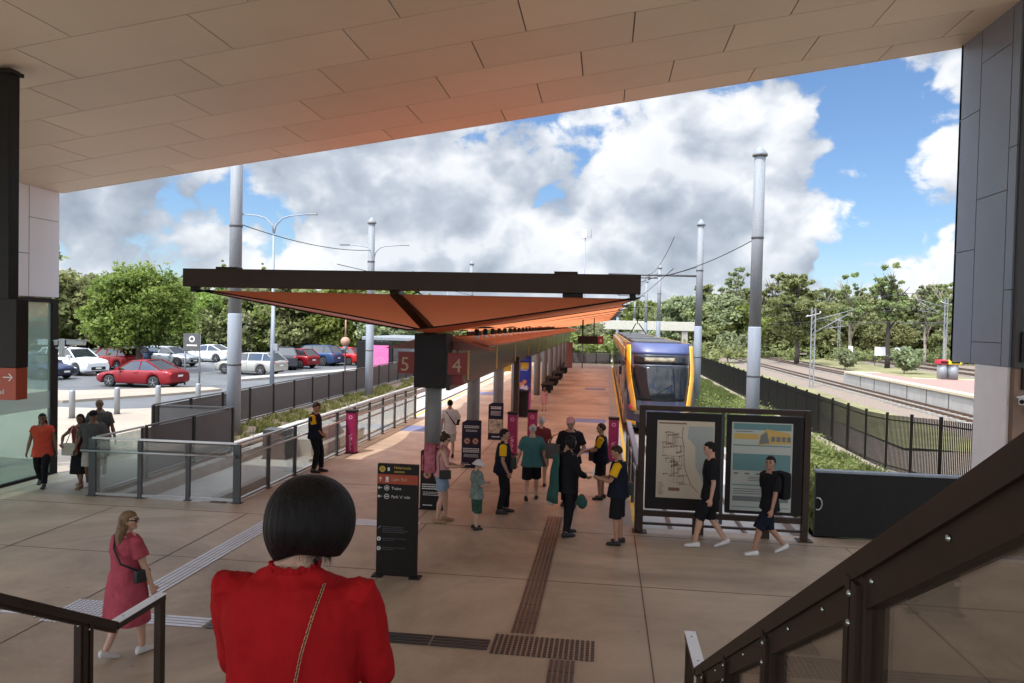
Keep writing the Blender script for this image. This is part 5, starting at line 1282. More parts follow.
# grass and plants
def tufts(name, pts, n, h, m, label, w=.012, spread=.12):
    P = []; k = len(pts)
    pts = np.array(pts); idx = rng.integers(0, k, n); b = pts[idx] + np.c_[rng.normal(size=(n, 2)) * spread, np.zeros(n)]
    a = rng.uniform(0, 2*np.pi, n); hh = h*rng.uniform(.5, 1.2, n); ln = rng.uniform(.1, .6, n)*hh; d = np.c_[np.cos(a), np.sin(a), np.zeros(n)]; sd = np.c_[-np.sin(a), np.cos(a), np.zeros(n)] * w
    tip = b + d*ln[:, None] + np.c_[np.zeros((n, 2)), hh]; mid = b + d*ln[:, None]*.35 + np.c_[np.zeros((n, 2)), hh*.6]
    q = np.stack([b - sd, b + sd, mid + sd, tip, mid - sd], 1).reshape(-1, 3)
    me = bpy.data.meshes.new(name); me.vertices.add(5*n); me.vertices.foreach_set('co', q.ravel()); me.loops.add(5*n); me.loops.foreach_set('vertex_index', np.arange(5*n)); me.polygons.add(n)
    me.polygons.foreach_set('loop_start', np.arange(0, 5*n, 5)); me.polygons.foreach_set('loop_total', np.full(n, 5))
    at_ = me.attributes.new('shade', 'FLOAT', 'FACE'); at_.data.foreach_set('value', rng.uniform(0, 1, n).astype(np.float32)); me.materials.append(m); me.update()
    return tag(link(name, me), label, 'grass', kind='stuff')
grassm = leafmat('leaf_grass', (0.12, 0.15, 0.045), (0.30, 0.33, 0.11))
pts = [(x, y, bankz(x, y)) for x, y in zip(rng.uniform(4.1, 7.6, 3000), rng.uniform(14.3, 60, 3000)**1.0)]
tufts('bank_grass', pts, 90000, .30, grassm, 'long green grass covering the bank right of the tram', .012, .12)
pts = [(x, y, -.02) for x, y in zip(rng.uniform(-12.4, -10.95, 150), 19.8 + rng.uniform(0, 1, 150)**1.3*40)]
tufts('garden_grass', pts, 6000, .20, grassm, 'strappy green plants in the garden strip beside the mesh fence', .016, .10)
lob = [(rng.uniform(4.4, 7.4), y, -.15, .55, .55, .42) for y in np.arange(15, 40, .35)]
o = link('bank_bushes', leaf_cloud('bank_bushes', lob, 26000, .07, grassm)); tag(o, 'fine leaved green ground cover on the bank beyond the low black wall', 'ground cover', kind='stuff')
# ================================================================== people
mat('skin_fair', (0.50, 0.29, 0.20), 0.55, var=0.05, vscale=6); mat('skin_tan', (0.36, 0.19, 0.12), 0.55, var=0.05, vscale=6); mat('skin_brown', (0.17, 0.085, 0.05), 0.5, var=0.05, vscale=6)
mat('eye_dark', (0.01, 0.008, 0.008), 0.3); mat('lip', (0.30, 0.10, 0.08), 0.5)
def hairmat(n, c): return mat('hair_' + n, c, 0.55, var=0.5, vscale=26, bump=0.5, bscale=60, stretch=(1, 1, .12), spec=.15)
hairmat('black', (0.010, 0.008, 0.008)); hairmat('brown', (0.045, 0.025, 0.015)); hairmat('blonde', (0.17, 0.11, 0.06)); hairmat('grey', (0.42, 0.40, 0.38))
def cloth(n, c, var=.12): return mat('cloth_' + n, c, 0.85, var=var, vscale=7, bump=0.55, bscale=9, spec=.12)
cloth('red', (0.38, 0.010, 0.013), .14); cloth('coral', (0.52, 0.075, 0.045)); cloth('pink_dress', (0.36, 0.065, 0.09), .2); cloth('black', (0.012, 0.012, 0.014)); cloth('navy', (0.011, 0.013, 0.024)); cloth('grey', (0.075, 0.078, 0.075)); cloth('white', (0.58, 0.55, 0.52), .06); cloth('cream', (0.46, 0.42, 0.36), .06)
cloth('teal', (0.055, 0.15, 0.155)); cloth('yellow', (0.72, 0.40, 0.015), .05); cloth('sage', (0.16, 0.20, 0.18), .4); cloth('green_check', (0.03, 0.07, 0.05), .7); cloth('shell_pink', (0.55, 0.28, 0.28)); cloth('bag_pink', (0.40, 0.12, 0.15), .5); cloth('denim', (0.20, 0.26, 0.33)); cloth('sea_green', (0.03, 0.085, 0.075)); cloth('bag_grey', (0.10, 0.09, 0.09)); cloth('maroon', (0.16, 0.03, 0.03))
mat('shoe_black', (0.012, 0.012, 0.012), 0.6); mat('shoe_white', (0.62, 0.60, 0.58), 0.6); mat('shoe_tan', (0.30, 0.18, 0.11), 0.6)

def remeshed(name, mb, mats, parent, vox, smooth=3, paintf=None, wr=0.0, wf=9.0, seed=0):
    me = mb.mesh('tmp', mats, False); o = bpy.data.objects.new('tmp', me); COL.objects.link(o)
    m = o.modifiers.new('r', 'REMESH'); m.mode = 'VOXEL'; m.voxel_size = vox; m.use_smooth_shade = True
    if smooth: s = o.modifiers.new('s', 'SMOOTH'); s.factor = .5; s.iterations = smooth
    dg = bpy.context.evaluated_depsgraph_get(); m2 = bpy.data.meshes.new_from_object(o.evaluated_get(dg))
    bpy.data.objects.remove(o); bpy.data.meshes.remove(me)
    m2.materials.clear()
    for q in (mats if isinstance(mats, (list, tuple)) else [mats]): m2.materials.append(M(q))
    n = len(m2.polygons)
    if wr:
        k = len(m2.vertices); co = np.empty(k*3, np.float32); m2.vertices.foreach_get('co', co); co = co.reshape(-1, 3).copy()
        no = np.empty(k*3, np.float32); m2.vertex_normals.foreach_get('vector', no); no = no.reshape(-1, 3)
        dsp = np.array([noise.noise(Vector((c[0]*wf*1.0 + seed, c[1]*wf + c[2]*wf*.5, c[2]*wf*.45))) + .5*noise.noise(Vector((c[0]*wf*2.3, c[1]*wf*2.3 + seed, c[2]*wf*1.1 + c[0]*wf))) for c in co], np.float32)
        co += no * (dsp * wr)[:, None]; m2.vertices.foreach_set('co', co.ravel())
    mi = np.zeros(n, np.int32)
    if paintf:
        c = np.empty(n*3, np.float32); m2.polygons.foreach_get('center', c); c = c.reshape(-1, 3); mi = paintf(c)
    m2.polygons.foreach_set('material_index', mi); m2.polygons.foreach_set('use_smooth', [True]*n); m2.name = name; m2.update()
    return link(name, m2, parent)

def ik(a, b, l1, l2, hint):
    d = b - a; L_ = min(d.length, (l1 + l2) * .999); u = d.normalized(); b2 = a + u * L_
    x = (l1*l1 - l2*l2 + L_*L_) / (2*L_); h = math.sqrt(max(0, l1*l1 - x*x))
    hv = Vector(hint); hv = (hv - u * hv.dot(u)).normalized()
    return a + u*x + hv*h, b2
def ring_pts(c, hw, hd, rot, n=28, p=2.3):
    out = []
    for j in range(n):
        a = 2*PI*j/n; ca, sa = math.cos(a), math.sin(a)
        x = math.copysign(abs(ca)**(2/p), ca)*hw; y = math.copysign(abs(sa)**(2/p), sa)*hd
        out.append(c + rot @ Vector((x, y, 0)))
    return out
TOR = [(-.13, .10, .085), (-.07, .155, .11), (0, .170, .122), (.10, .148, .105), (.20, .150, .105), (.32, .168, .118), (.41, .172, .108), (.465, .150, .092), (.50, .095, .075), (.535, .062, .060)]
def person(loc, rz, label, H=None, head_px=None, g=1.0, skin='skin_fair', top=('shirt', 'cloth_black', .55), bottom=('pants', 'cloth_black', 1.0), shoes='shoe_black', hair=('short', 'hair_black'),
           feet=((-.11, .02), (.11, -.03)), lh=(-.27, .04, .80), rh=(.27, .04, .80), le=(-.6, -1, 0), re=(.6, -1, 0), lean=(0, 0), twist=0, hyaw=0, hpitch=0, belly=0, hem=-.10, vox=.0095, hat=None, group=None, sleeve_loose=.016, name='person', shoulder_patch=None, hoff=0, collar=False, hips=1.0, shw=1.0):
    loc = Vector(loc); 
    if head_px: H = atY(head_px[0], head_px[1], loc.y).z - loc.z
    s = H / 1.742
    t = thing(name, label, 'person', loc, rz, group); t.scale = (s, s, s)
    hipz = .085 + .838; FT = [Vector((f[0], f[1], (f[2] if len(f) > 2 else 0))) for f in feet]
    mx = max(math.hypot(f.x - sgn*.095, f.y) for f, sgn in zip(FT, (-1, 1))); hipz = .085 + math.sqrt(.838**2 - mx**2) + .02 + (min(f.z for f in FT))
    P = Vector((0, 0, hipz)); rt = Matrix.Rotation(twist, 3, 'Z')
    cen = lambda z: P + Vector((lean[0]*max(0, z)/.53, lean[1]*max(0, z)/.53, z))
    rot = lambda z: Matrix.Rotation(twist*max(0, min(1, z/.4)), 3, 'Z')
    nb = cen(.53); hc = nb + Vector((0, .012, .17)) + Vector((lean[0]*.1, lean[1]*.15, 0)); hr = Matrix.Rotation(hyaw, 3, 'Z') @ Matrix.Rotation(hpitch, 3, 'X')
    hc = nb + Vector((hoff, 0, .052)) + hr @ Vector((0, .018, .10))
    arms = []
    dz_ = hipz - .943
    for sgn, tg, hint in ((-1, lh, le), (1, rh, re)):
        sh = cen(.445) + rt @ Vector((sgn*.172*shw, 0, 0)); el, wr_ = ik(sh, Vector(tg) + Vector((lean[0]*.8, lean[1]*.8, dz_)), .285, .25, hint); arms.append((sh, el, wr_))
    legs = []
    for sgn, f in zip((-1, 1), FT):
        hp = P + Vector((sgn*.09*hips, 0, -.02)); kn, an = ik(hp, f + Vector((0, -.02 if f.z == 0 else -.03, .085)), .425, .415, (sgn*.06, 1, 0)); legs.append((hp, kn, an, f))
    # ---- body
    mb = MB()
    mb.loft([ring_pts(cen(z), w*g*(1 + (hips-1)*(1 if z < .1 else 0)), d*g + (belly if .0 <= z <= .25 else 0), rot(z)) for z, w, d in TOR])
    for sg_ in (-1, 1): mb.tube([cen(.44) + rt @ Vector((sg_*.13*shw, -.01, 0)), cen(.49) + rt @ Vector((sg_*.07, -.015, 0)), cen(.56) + Vector((sg_*.025, -.02, 0))], [.036, .036, .030], 12)
    mb.tube([nb - Vector((0, 0, .06)), nb + Vector((0, 0, .03)), hc - hr @ Vector((0, .02, .05))], [.062, .052, .050], 16)
    mb.ell(hc, (.076, .097, .100), 24, 16, rot=hr); mb.ell(hc + hr @ Vector((0, .020, -.058)), (.054, .066, .064), 20, 14, rot=hr)
    mb.tube([hc + hr @ Vector((0, .088, .012)), hc + hr @ Vector((0, .108, -.026))], [.009, .014], 8); mb.ell(hc + hr @ Vector((0, .082, -.108+.02)), (.022, .014, .016), rot=hr)
    for sgn in (-1, 1): mb.ell(hc + hr @ Vector((sgn*.074, -.008, -.012)), (.010, .018, .030), 10, 8, rot=hr)
    mb.ell(hc + hr @ Vector((0, .078, .028)), (.050, .022, .012), 12, 8, rot=hr)
    for (sh, el, wr_), sgn in zip(arms, (-1, 1)):
        mb.tube([sh + Vector((-sgn*.03, 0, .01)), sh.lerp(el, .18), sh.lerp(el, .6), el, el.lerp(wr_, .25), wr_], [.050*g, .050*g, .042*g, .036, .038*g, .025], 16); mb.ell(sh, (.052*g,)*3)
        d = (wr_ - el).normalized(); nrm = Vector((-sgn, .15, 0)); 
        if abs(d.z) < .7: nrm = Vector((-sgn*.5, 0, .85))
        nrm = (nrm - d*nrm.dot(d)).normalized(); sd = d.cross(nrm).normalized()
        if sd.y < 0: sd = -sd
        mb.loft([ring_pts(wr_ + d*a, w_, th, Matrix((sd, nrm, d)).transposed(), 14) for a, w_, th in ((-.01, .026, .02), (.03, .036, .017), (.08, .040, .015), (.095, .034, .012))])
        for k, ln in enumerate((.070, .078, .073, .058)):
            b0 = wr_ + d*.085 + sd*(.030 - .020*k); b1 = b0 + (d*.85 + nrm*.35).normalized()*ln*.55; b2 = b1 + (d*.45 + nrm*.9).normalized()*ln*.5; mb.tube([b0, b1, b2], [.0095, .009, .0075], 8)
        b0 = wr_ + d*.025 + sd*.025; b1 = b0 + (d*.6 + sd*.75).normalized()*.04; mb.tube([b0, b1, b1 + (d*.9 + nrm*.4 + sd*.1).normalized()*.035], [.013, .011, .009], 8)
    for hp, kn, an, f in legs:
        mb.tube([hp + Vector((0, 0, .05)), hp - Vector((0, 0, .04)), hp.lerp(kn, .5), kn, kn.lerp(an, .28) - Vector((0, .012, 0)), kn.lerp(an, .7), an], [.085*g, .088*g, .073*g, .050, .056, .042, .035], 18)
        dn = -.35 if f.z > .02 else 0
        mb.loft([ring_pts(an + Vector((0, yv, zv + (yv*dn))), w_, h_, Matrix.Rotation(PI/2, 3, 'X'), 12) for yv, zv, w_, h_ in ((-.055, -.045, .022, .028), (-.02, -.04, .034, .040), (.06, -.055, .038, .026), (.14, -.068, .042, .017), (.17, -.07, .03, .012))])
    inv = hr.transposed()
    def face(c):
        q = (c - np.array(hc)) @ np.array(inv).T; mi = np.zeros(len(c), np.int32)
        for sx in (-.030, .030): mi[(np.hypot((q[:, 0]-sx)/1.35, q[:, 2]-.004) < .011) & (q[:, 1] > .05)] = 1
        mi[(np.abs(q[:, 0]) < .024) & (np.abs(q[:, 2]+.068) < .008) & (q[:, 1] > .05)] = 2
        for sx in (-.031, .031): mi[(np.abs(q[:, 0]-sx) < .018) & (np.abs(q[:, 2]-.030) < .005) & (q[:, 1] > .04)] = 1
        return mi
    body = remeshed('body', mb, [skin, 'eye_dark', 'lip'], t, vox, 2, face)
    # ---- clothes
    if top:
        kind, m_, sl_ = top; mb = MB(); off = .026
        rr = [(z, w, d) for z, w, d in TOR if z > .05 and z < .51]
        lo = hem; zs = [(lo, .176*g + .02*(kind != 'tank'), .130*g + .01), (min(.03, lo+.1), .176*g, .128*g)] if lo < 0 else []
        if kind == 'dress': zs = [(-.50, .235*g, .17*g), (-.40, .232*g, .168*g), (-.2, .210*g, .155*g), (-.05, .190*g, .14*g), (.03, .175*g, .13*g)]
        rg = [ring_pts(cen(z), w + off, d + off + (belly if z < .26 else 0), rot(z)) for z, w, d in zs]
        rg += [ring_pts(cen(z), w*g*(1.0 if kind != 'tank' or z < .4 else .72) + off, d*g + off + (belly if .0 <= z <= .25 else 0), rot(z)) for z, w, d in rr if kind != 'tank' or z < .47]
        mb.loft(rg)
        if kind != 'tank':
            for sg_ in (-1, 1): mb.tube([cen(.43) + rt @ Vector((sg_*.13*shw, -.01, 0)), cen(.483) + rt @ Vector((sg_*.075, -.015, 0)), cen(.53) + Vector((sg_*.035, -.02, 0))], [.05, .05, .042], 12)
        if sl_ > 0:
            for (sh, el, wr_), sgn in zip(arms, (-1, 1)):
                lo_ = sleeve_loose
                if sl_ <= 1: pts = [sh + Vector((-sgn*.05, 0, .015)), sh, sh.lerp(el, sl_*.5), sh.lerp(el, sl_)]; ra = [.055*g+.008, .056*g+.012, .050*g+lo_, .047*g+lo_+.006]
                else: pts = [sh + Vector((-sgn*.05, 0, .015)), sh, sh.lerp(el, .5), el, el.lerp(wr_, (sl_-1)*.5), el.lerp(wr_, sl_-1)]; ra = [.055*g+.008, .056*g+.012, .048*g+lo_, .042*g+lo_, .040*g+lo_, .032+lo_]
                mb.tube(pts, ra, 18)
        shirt = remeshed({'shirt': 'shirt', 'dress': 'dress', 'tank': 'tank_top', 'jacket': 'jacket'}[kind], mb, m_, t, vox, 3, None, .008, 9, len(label))
        if shoulder_patch:
            for (sh, el, wr_), sgn in zip(arms, (-1, 1)):
                q = MB().tube([sh + Vector((-sgn*.075, .0, .028)), sh + Vector((sgn*.0, 0, .006)), sh.lerp(el, sl_*.5), sh.lerp(el, sl_*.92)], [.045*g, .061*g+.012, .053*g+sleeve_loose+.002, .05*g+sleeve_loose+.006], 18)
                remeshed('yellow_shoulder', q, shoulder_patch, shirt, vox, 2)
    if bottom:
        kind, m_, fr = bottom; mb = MB()
        if kind == 'skirt':
            L_ = .84*fr; mb.loft([ring_pts(cen(-L_ if False else 0) + Vector((0, 0, -L_*k)), (.178 + .05*k)*g, (.132 + .05*k)*g, rot(0)) for k in (1, .75, .5, .25, 0)] + [ring_pts(cen(.09), .16*g, .118*g+belly*.8, rot(0))])
        else:
            mb.loft([ring_pts(cen(z), w*g*hips + .014, d*g + .014 + belly*.6, rot(0)) for z, w, d in ((-.15, .12, .10), (-.07, .162, .117), (0, .170, .122), (.06, .156, .108))])
            loose = .016 if kind == 'pants' else .026
            for hp, kn, an, f in legs:
                if fr >= .99: pts = [hp + Vector((0, 0, .04)), hp - Vector((0, 0, .05)), hp.lerp(kn, .55), kn, kn.lerp(an, .4), kn.lerp(an, .96)]; ra = [.088*g+.006, .09*g+.012, .075*g+loose, .056*g+loose, .054+loose, .046+loose]
                else: pts = [hp + Vector((0, 0, .04)), hp - Vector((0, 0, .05)), hp.lerp(kn, fr), hp.lerp(kn, fr*1.9)]; ra = [.088*g+.006, .09*g+.012, .078*g+loose, .070*g+loose+.006]
                mb.tube(pts, ra, 18)
        remeshed({'pants': 'trousers', 'shorts': 'shorts', 'skirt': 'skirt'}[kind], mb, m_, t, vox, 3, None, .006, 10, len(label) + 3)
    if shoes:
        for hp, kn, an, f in legs:
            dn = -.35 if f.z > .02 else 0
            q = MB().loft([ring_pts(an + Vector((0, yv, zv + yv*dn)), w_, h_, Matrix.Rotation(PI/2, 3, 'X'), 16, 2.6) for yv, zv, w_, h_ in ((-.078, -.045, .026, .034), (-.05, -.035, .038, .048), (.0, -.038, .043, .047), (.07, -.052, .046, .033), (.135, -.058, .049, .027), (.172, -.062, .036, .021))])
            remeshed('shoe', q, shoes, t, .009, 1)
    # ---- hair and hats
    if hair:
        style, hm = hair; q = MB(); vs = []; n_, m__ = 32, 22
        for i in range(m__ + 1):
            ph = PI*i/m__
            for j in range(n_):
                a = 2*PI*j/n_; d = Vector((math.sin(ph)*math.cos(a), math.sin(ph)*math.sin(a), -math.cos(ph)))
                lim = .42 if d.y > .2 else (-.05 if d.y > -.25 else -.55)
                if style in ('long', 'longer', 'bob', 'bun') and d.y < .35: lim = min(lim, -.2 if d.y > .15 else -.75)
                k = 1/(1 + math.exp(-(d.z - lim)*14)); 
                if style == 'balding': k *= 1/(1 + math.exp((d.z - .55)*12)) if d.y > -.6 else 1
                base = .80 + .30*k; nz_ = noise.noise(d*5)*.03*k; e = Vector((d.x*.078, d.y*.099, d.z*.102)) * (base + nz_)
                vs.append(hc + hr @ (e + Vector((0, -.006, .004))*k))
        fs = [(i*n_+j, i*n_+(j+1) % n_, (i+1)*n_+(j+1) % n_, (i+1)*n_+j) for i in range(m__) for j in range(n_)]
        q.add(vs, fs, 0, True)
        if style == 'long':
            q.loft([ring_pts(hc + hr @ Vector((0, -.045, .02)) + Vector((0, -.02*k, -.09*k)), w_, dd, Matrix.Rotation(hyaw, 3, 'Z'), 20) for k, w_, dd in ((0, .078, .06), (1, .088, .06), (2, .095, .05), (3, .085, .035), (3.8, .05, .02))])
        if style == 'longer': q.loft([ring_pts(hc + hr @ Vector((0, -.045, .02)) + Vector((.012*math.sin(k*1.9), -.026*min(k, 2.2), -.085*k)), w_, dd, Matrix.Rotation(hyaw*(1-k/6), 3, 'Z'), 20) for k, w_, dd in ((0, .080, .062), (1, .100, .066), (2, .112, .055), (3, .116, .045), (3.8, .100, .036), (4.5, .05, .02))])
        if style == 'bob': q.loft([ring_pts(hc + hr @ Vector((0, -.02, .03)) + Vector((0, 0, -.05*k)), w_, dd, Matrix.Rotation(hyaw, 3, 'Z'), 20) for k, w_, dd in ((0, .082, .085), (1, .092, .085), (2, .094, .08), (2.8, .08, .065))])
        if style == 'bun': q.ell(hc + hr @ Vector((0, -.08, .095)), (.045, .045, .042))
        remeshed('hair', q, hm, t, .008, 1, None, .004, 30)
    if hat:
        kind, hm = hat; q = MB()
        if kind == 'cap':
            q.ell(hc + hr @ Vector((0, -.012, .052)), (.086, .104, .068), rot=hr); q.loft([ring_pts(hc + hr @ Vector((0, .05 + .10*0, .045)), .08, .10, hr, 20), ring_pts(hc + hr @ Vector((0, .085, .040)), .070, .10, hr, 20)])
        else:
            q.ell(hc + hr @ Vector((0, 0, .03)), (.092, .112, .088), rot=hr); q.loft([ring_pts(hc + hr @ Vector((0, 0, .045)), .10, .12, hr, 24), ring_pts(hc + hr @ Vector((0, 0, -.015)), .145, .165, hr, 24), ring_pts(hc + hr @ Vector((0, 0, -.03)), .15, .17, hr, 24)])
        remeshed('hat', q, hm, t, .008, 1)
    t['_'] = 0; del t['_']
    info = dict(t=t, s=s, nb=nb, hc=hc, hr=hr, arms=arms, P=P, cen=cen, legs=legs, body=body)
    return info
def held(p, name, label, cat, mbs, at_local, group=None, rzl=0):
    """a thing carried by a person: top-level, placed in the person's frame"""
    mw = Matrix.Translation(p['t'].location) @ Matrix.Rotation(p['t'].rotation_euler.z, 4, 'Z')
    o = thing(name, label, cat, mw @ (Vector(at_local) * p['s']), p['t'].rotation_euler.z + rzl, group)
    for nm, mb, m_ in mbs: obj(nm, mb, m_, o)
    return o
def strap_pts(pts, r=.012): return MB().tube(pts, r, 8)

WALK = dict(feet=((-.09, .27), (.09, -.25, .05)), lh=(-.25, -.12, .84), rh=(.25, .22, .86))
WALK2 = dict(feet=((-.09, -.25, .05), (.09, .27)), lh=(-.25, .22, .86), rh=(.25, -.12, .84))
def G(px, py): return at(px, py, 0)

p = person(G(126, 656), R(-22), 'woman with long blonde hair in a pink knee length dress walking with a shoulder bag', head_px=(133, 509), g=1.14, top=('dress', 'cloth_pink_dress', .62), bottom=None, shoes='shoe_white', hair=('longer', 'hair_blonde'), hyaw=R(-52), feet=((-.08, -.17, .03), (.08, .17)), lh=(-.27, .05, .82), rh=(.31, .12, .84), vox=.0075, sleeve_loose=.03, skin='skin_fair')
obj('sunglasses', MB().tube([p['hc'] + p['hr'] @ Vector(v) for v in ((-.076, .0, .012), (-.066, .075, .01), (0, .104, .008), (.066, .075, .01), (.076, .0, .012))], .006, 6).ell(p['hc'] + p['hr'] @ Vector((.033, .092, .0)), (.024, .010, .018), rot=p['hr']).ell(p['hc'] + p['hr'] @ Vector((-.033, .092, .0)), (.024, .010, .018), rot=p['hr']), 'eye_dark', p['t'])
held(p, 'shoulder_bag', 'small black crossbody bag hanging at the hip of the woman in pink', 'bag', [('bag_body', MB().bbox(-.035, .035, -.085, .085, -.09, .05, .025), 'shoe_black'), ('strap', strap_pts([(0, -.06, .05), (-.07, -.20, .14), (-.22, -.185, .28), (-.33, -.10, .39), (-.35, .0, .41)], .012), 'shoe_black')], (.255, .02, 1.02))
person(G(42, 486), R(208), 'woman in a coral red top and black trousers walking beside the glass screen', head_px=(42, 411), g=1.06, skin='skin_brown', top=('shirt', 'cloth_coral', .35), hair=('long', 'hair_black'), hem=-.20, **{**WALK, 'lh': (-.30, .02, .82), 'rh': (.30, .06, .82)})
p = person(G(80, 487), R(188), 'dark haired woman in a long black skirt carrying a pale bag', head_px=(79, 413), g=.98, skin='skin_brown', top=('shirt', 'cloth_maroon', .3), bottom=('skirt', 'cloth_black', .72), hair=('long', 'hair_black'), shoes='shoe_tan', rh=(.30, .22, 1.05), re=(1, -.6, 0), feet=((-.07, .12), (.07, -.12, .02)))
held(p, 'handbag', 'pale handbag held at the waist of the woman in the black skirt', 'bag', [('bag_body', MB().bbox(-.15, .15, -.06, .06, -.14, .12, .03), 'cloth_cream'), ('strap', strap_pts([(-.12, 0, .1), (-.14, -.05, .4), (-.05, -.05, .5), (.08, 0, .1)], .01), 'cloth_cream')], (.14, .19, .93))
person(G(93, 488), R(205), 'broad man in a dark grey shirt, cream shorts and dark cap', head_px=(92, 409), g=1.22, belly=.04, skin='skin_brown', top=('shirt', 'cloth_grey', .75), bottom=('shorts', 'cloth_cream', .52), shoes='shoe_white', hair=('short', 'hair_black'), hat=('cap', 'cloth_black'), lh=(-.36, .08, .82), rh=(.36, .08, .82), feet=((-.13, .15), (.13, -.12, .02)), sleeve_loose=.03, hpitch=R(-15))
person(G(99, 478), R(205), 'tall bald man in a grey shirt behind the couple at the ramp end', head_px=(95, 398), g=1.15, skin='skin_brown', top=('shirt', 'cloth_grey', .75), bottom=('shorts', 'cloth_grey', .55), hair=None, shoes='shoe_white', lh=(-.33, .06, .82), rh=(.33, .06, .82))
person(G(315, 472), R(-88), 'guard in a black uniform with yellow shoulders at the glass fence', head_px=(312, 401), g=1.05, skin='skin_tan', top=('shirt', 'cloth_navy', .7), shoulder_patch='cloth_yellow', hair=('short', 'hair_brown'), lean=(0, -.03), lh=(-.04, .20, .96), rh=(.04, .21, .94), feet=((-.10, .14), (.10, .02)), belly=.02, hpitch=R(-18))
p = person(G(441, 522), R(-78), 'woman in a pink tank top, pale shorts and hair bun', head_px=(441, 432), g=.98, skin='skin_fair', top=('tank', 'cloth_shell_pink', 0), bottom=('shorts', 'cloth_denim', .36), shoes='shoe_tan', hair=('bun', 'hair_brown'), lh=(-.10, .30, 1.08), rh=(.10, .32, 1.10), hpitch=R(-22), feet=((-.09, .10), (.08, -.06)), hem=-.03)
obj('sunglasses', MB().tube([p['hc'] + p['hr'] @ Vector(v) for v in ((-.076, .0, .012), (-.066, .075, .01), (0, .104, .008), (.066, .075, .01), (.076, .0, .012))], .009, 6), 'eye_dark', p['t'])
held(p, 'backpack', 'pink backpack worn by the woman in the tank top', 'bag', [('bag_body', MB().bbox(-.16, .16, -.13, .09, -.27, .27, .07), 'cloth_bag_pink'), ('front_pocket', MB().bbox(-.12, .12, -.17, -.131, -.22, .05, .02), 'cloth_bag_pink'), ('strap', strap_pts([(-.10, .08, .2), (-.11, .22, .26), (-.11, .345, .12), (-.12, .25, -.1), (-.12, .08, -.2)], .014).tube([(.10, .08, .2), (.11, .22, .26), (.11, .345, .12), (.12, .25, -.1), (.12, .08, -.2)], .014, 8), 'cloth_bag_pink')], (0, -.215, 1.24))
held(p, 'hip_bag', 'small black hip bag worn by the woman with the pink backpack', 'bag', [('bag_body', MB().bbox(-.045, .045, -.11, .11, -.08, .08, .02), 'shoe_black'), ('strap', strap_pts([(0, -.1, .07), (-.02, -.12, .3), (-.1, -.05, .52)], .006), 'shoe_black')], (.205, .06, .96))
held(p, 'mobile_phone', 'phone in the hands of the woman with the pink backpack', 'phone', [('phone_body', MB().bbox(-.037, .037, -.075, .075, -.005, .005, .003), 'eye_dark')], (.0, .43, 1.14))
p = person(G(449, 457), R(14), 'man in a loose white shirt with black crossbody strap behind the first column', head_px=(452, 398), g=1.02, skin='skin_tan', top=('shirt', 'cloth_white', .8), bottom=('shorts', 'cloth_cream', .5), hair=('short', 'hair_black'), hem=-.2, sleeve_loose=.03, **{**WALK, 'rh': (.22, .2, 1.0)})
obj('bag_strap', strap_pts([p['cen'](.47) + Vector((-.12, -.11, 0)), p['cen'](.3) + Vector((0, -.148, 0)), p['cen'](.1) + Vector((.13, -.13, 0)), p['cen'](.06) + Vector((.21, -.02, 0))], .014), 'cloth_black', p['t'])
held(p, 'waist_bag', 'small black pouch at the side of the man in the white shirt', 'bag', [('bag_body', MB().bbox(-.04, .04, -.09, .09, -.08, .06, .02), 'shoe_black')], (.24, .03, 1.03))
person(G(476, 529), R(-55), 'child in a white sun hat, grey green shirt and green checked shorts', head_px=(478, 459), g=1.0, skin='skin_fair', top=('shirt', 'cloth_sage', .85), bottom=('shorts', 'cloth_green_check', .62), hair=('short', 'hair_brown'), hat=('bucket', 'cloth_white'), lh=(-.12, .22, 1.1), rh=(.10, .24, 1.12), hem=-.16, sleeve_loose=.03, hpitch=R(-10))
p = person(G(502, 513), R(-84), 'staff member with black hair and yellow shoulders looking right, long black trousers', head_px=(502, 428), g=1.06, skin='skin_tan', top=('shirt', 'cloth_navy', .7), shoulder_patch='cloth_yellow', hair=('short', 'hair_black'), lh=(-.20, .18, .98), rh=(.20, .10, .88), belly=.03, feet=((-.1, .10), (.1, -.03)))
held(p, 'waist_bag', 'black pouch worn at the belly of the staff member in long trousers', 'bag', [('bag_body', MB().bbox(-.12, .12, -.05, .07, -.13, .11, .03), 'shoe_black'), ('strap', strap_pts([(-.1, 0, .1), (-.12, -.1, .3), (-.1, -.18, .42)], .008), 'shoe_black')], (.02, .20, 1.06))
person(G(531, 501), R(2), 'balding man in a teal t shirt and dark shorts walking away', head_px=(532, 422), g=1.16, skin='skin_fair', top=('shirt', 'cloth_teal', .8), bottom=('shorts', 'cloth_black', .52), hair=('balding', 'hair_grey'), sleeve_loose=.03, hem=-.14, feet=((-.10, -.20, .06), (.10, .22)), lh=(-.34, .08, .82), rh=(.34, .0, .80), shoes='shoe_black')
person(G(540, 486), R(0), 'white haired person in a maroon top just ahead of the man in teal', head_px=(537, 416), g=1.0, skin='skin_fair', top=('shirt', 'cloth_maroon', .7), bottom=('shorts', 'cloth_grey', .52), hair=('short', 'hair_grey'))
p = person(G(569, 506), R(172), 'person in a black t shirt and pale cap looking down', head_px=(568, 416), g=1.08, skin='skin_tan', top=('shirt', 'cloth_black', .7), bottom=('pants', 'cloth_black', 1.0), hair=('short', 'hair_brown'), hat=('cap', 'cloth_shell_pink'), hpitch=R(-16), lh=(-.18, .18, 1.02), rh=(.30, .02, .84))
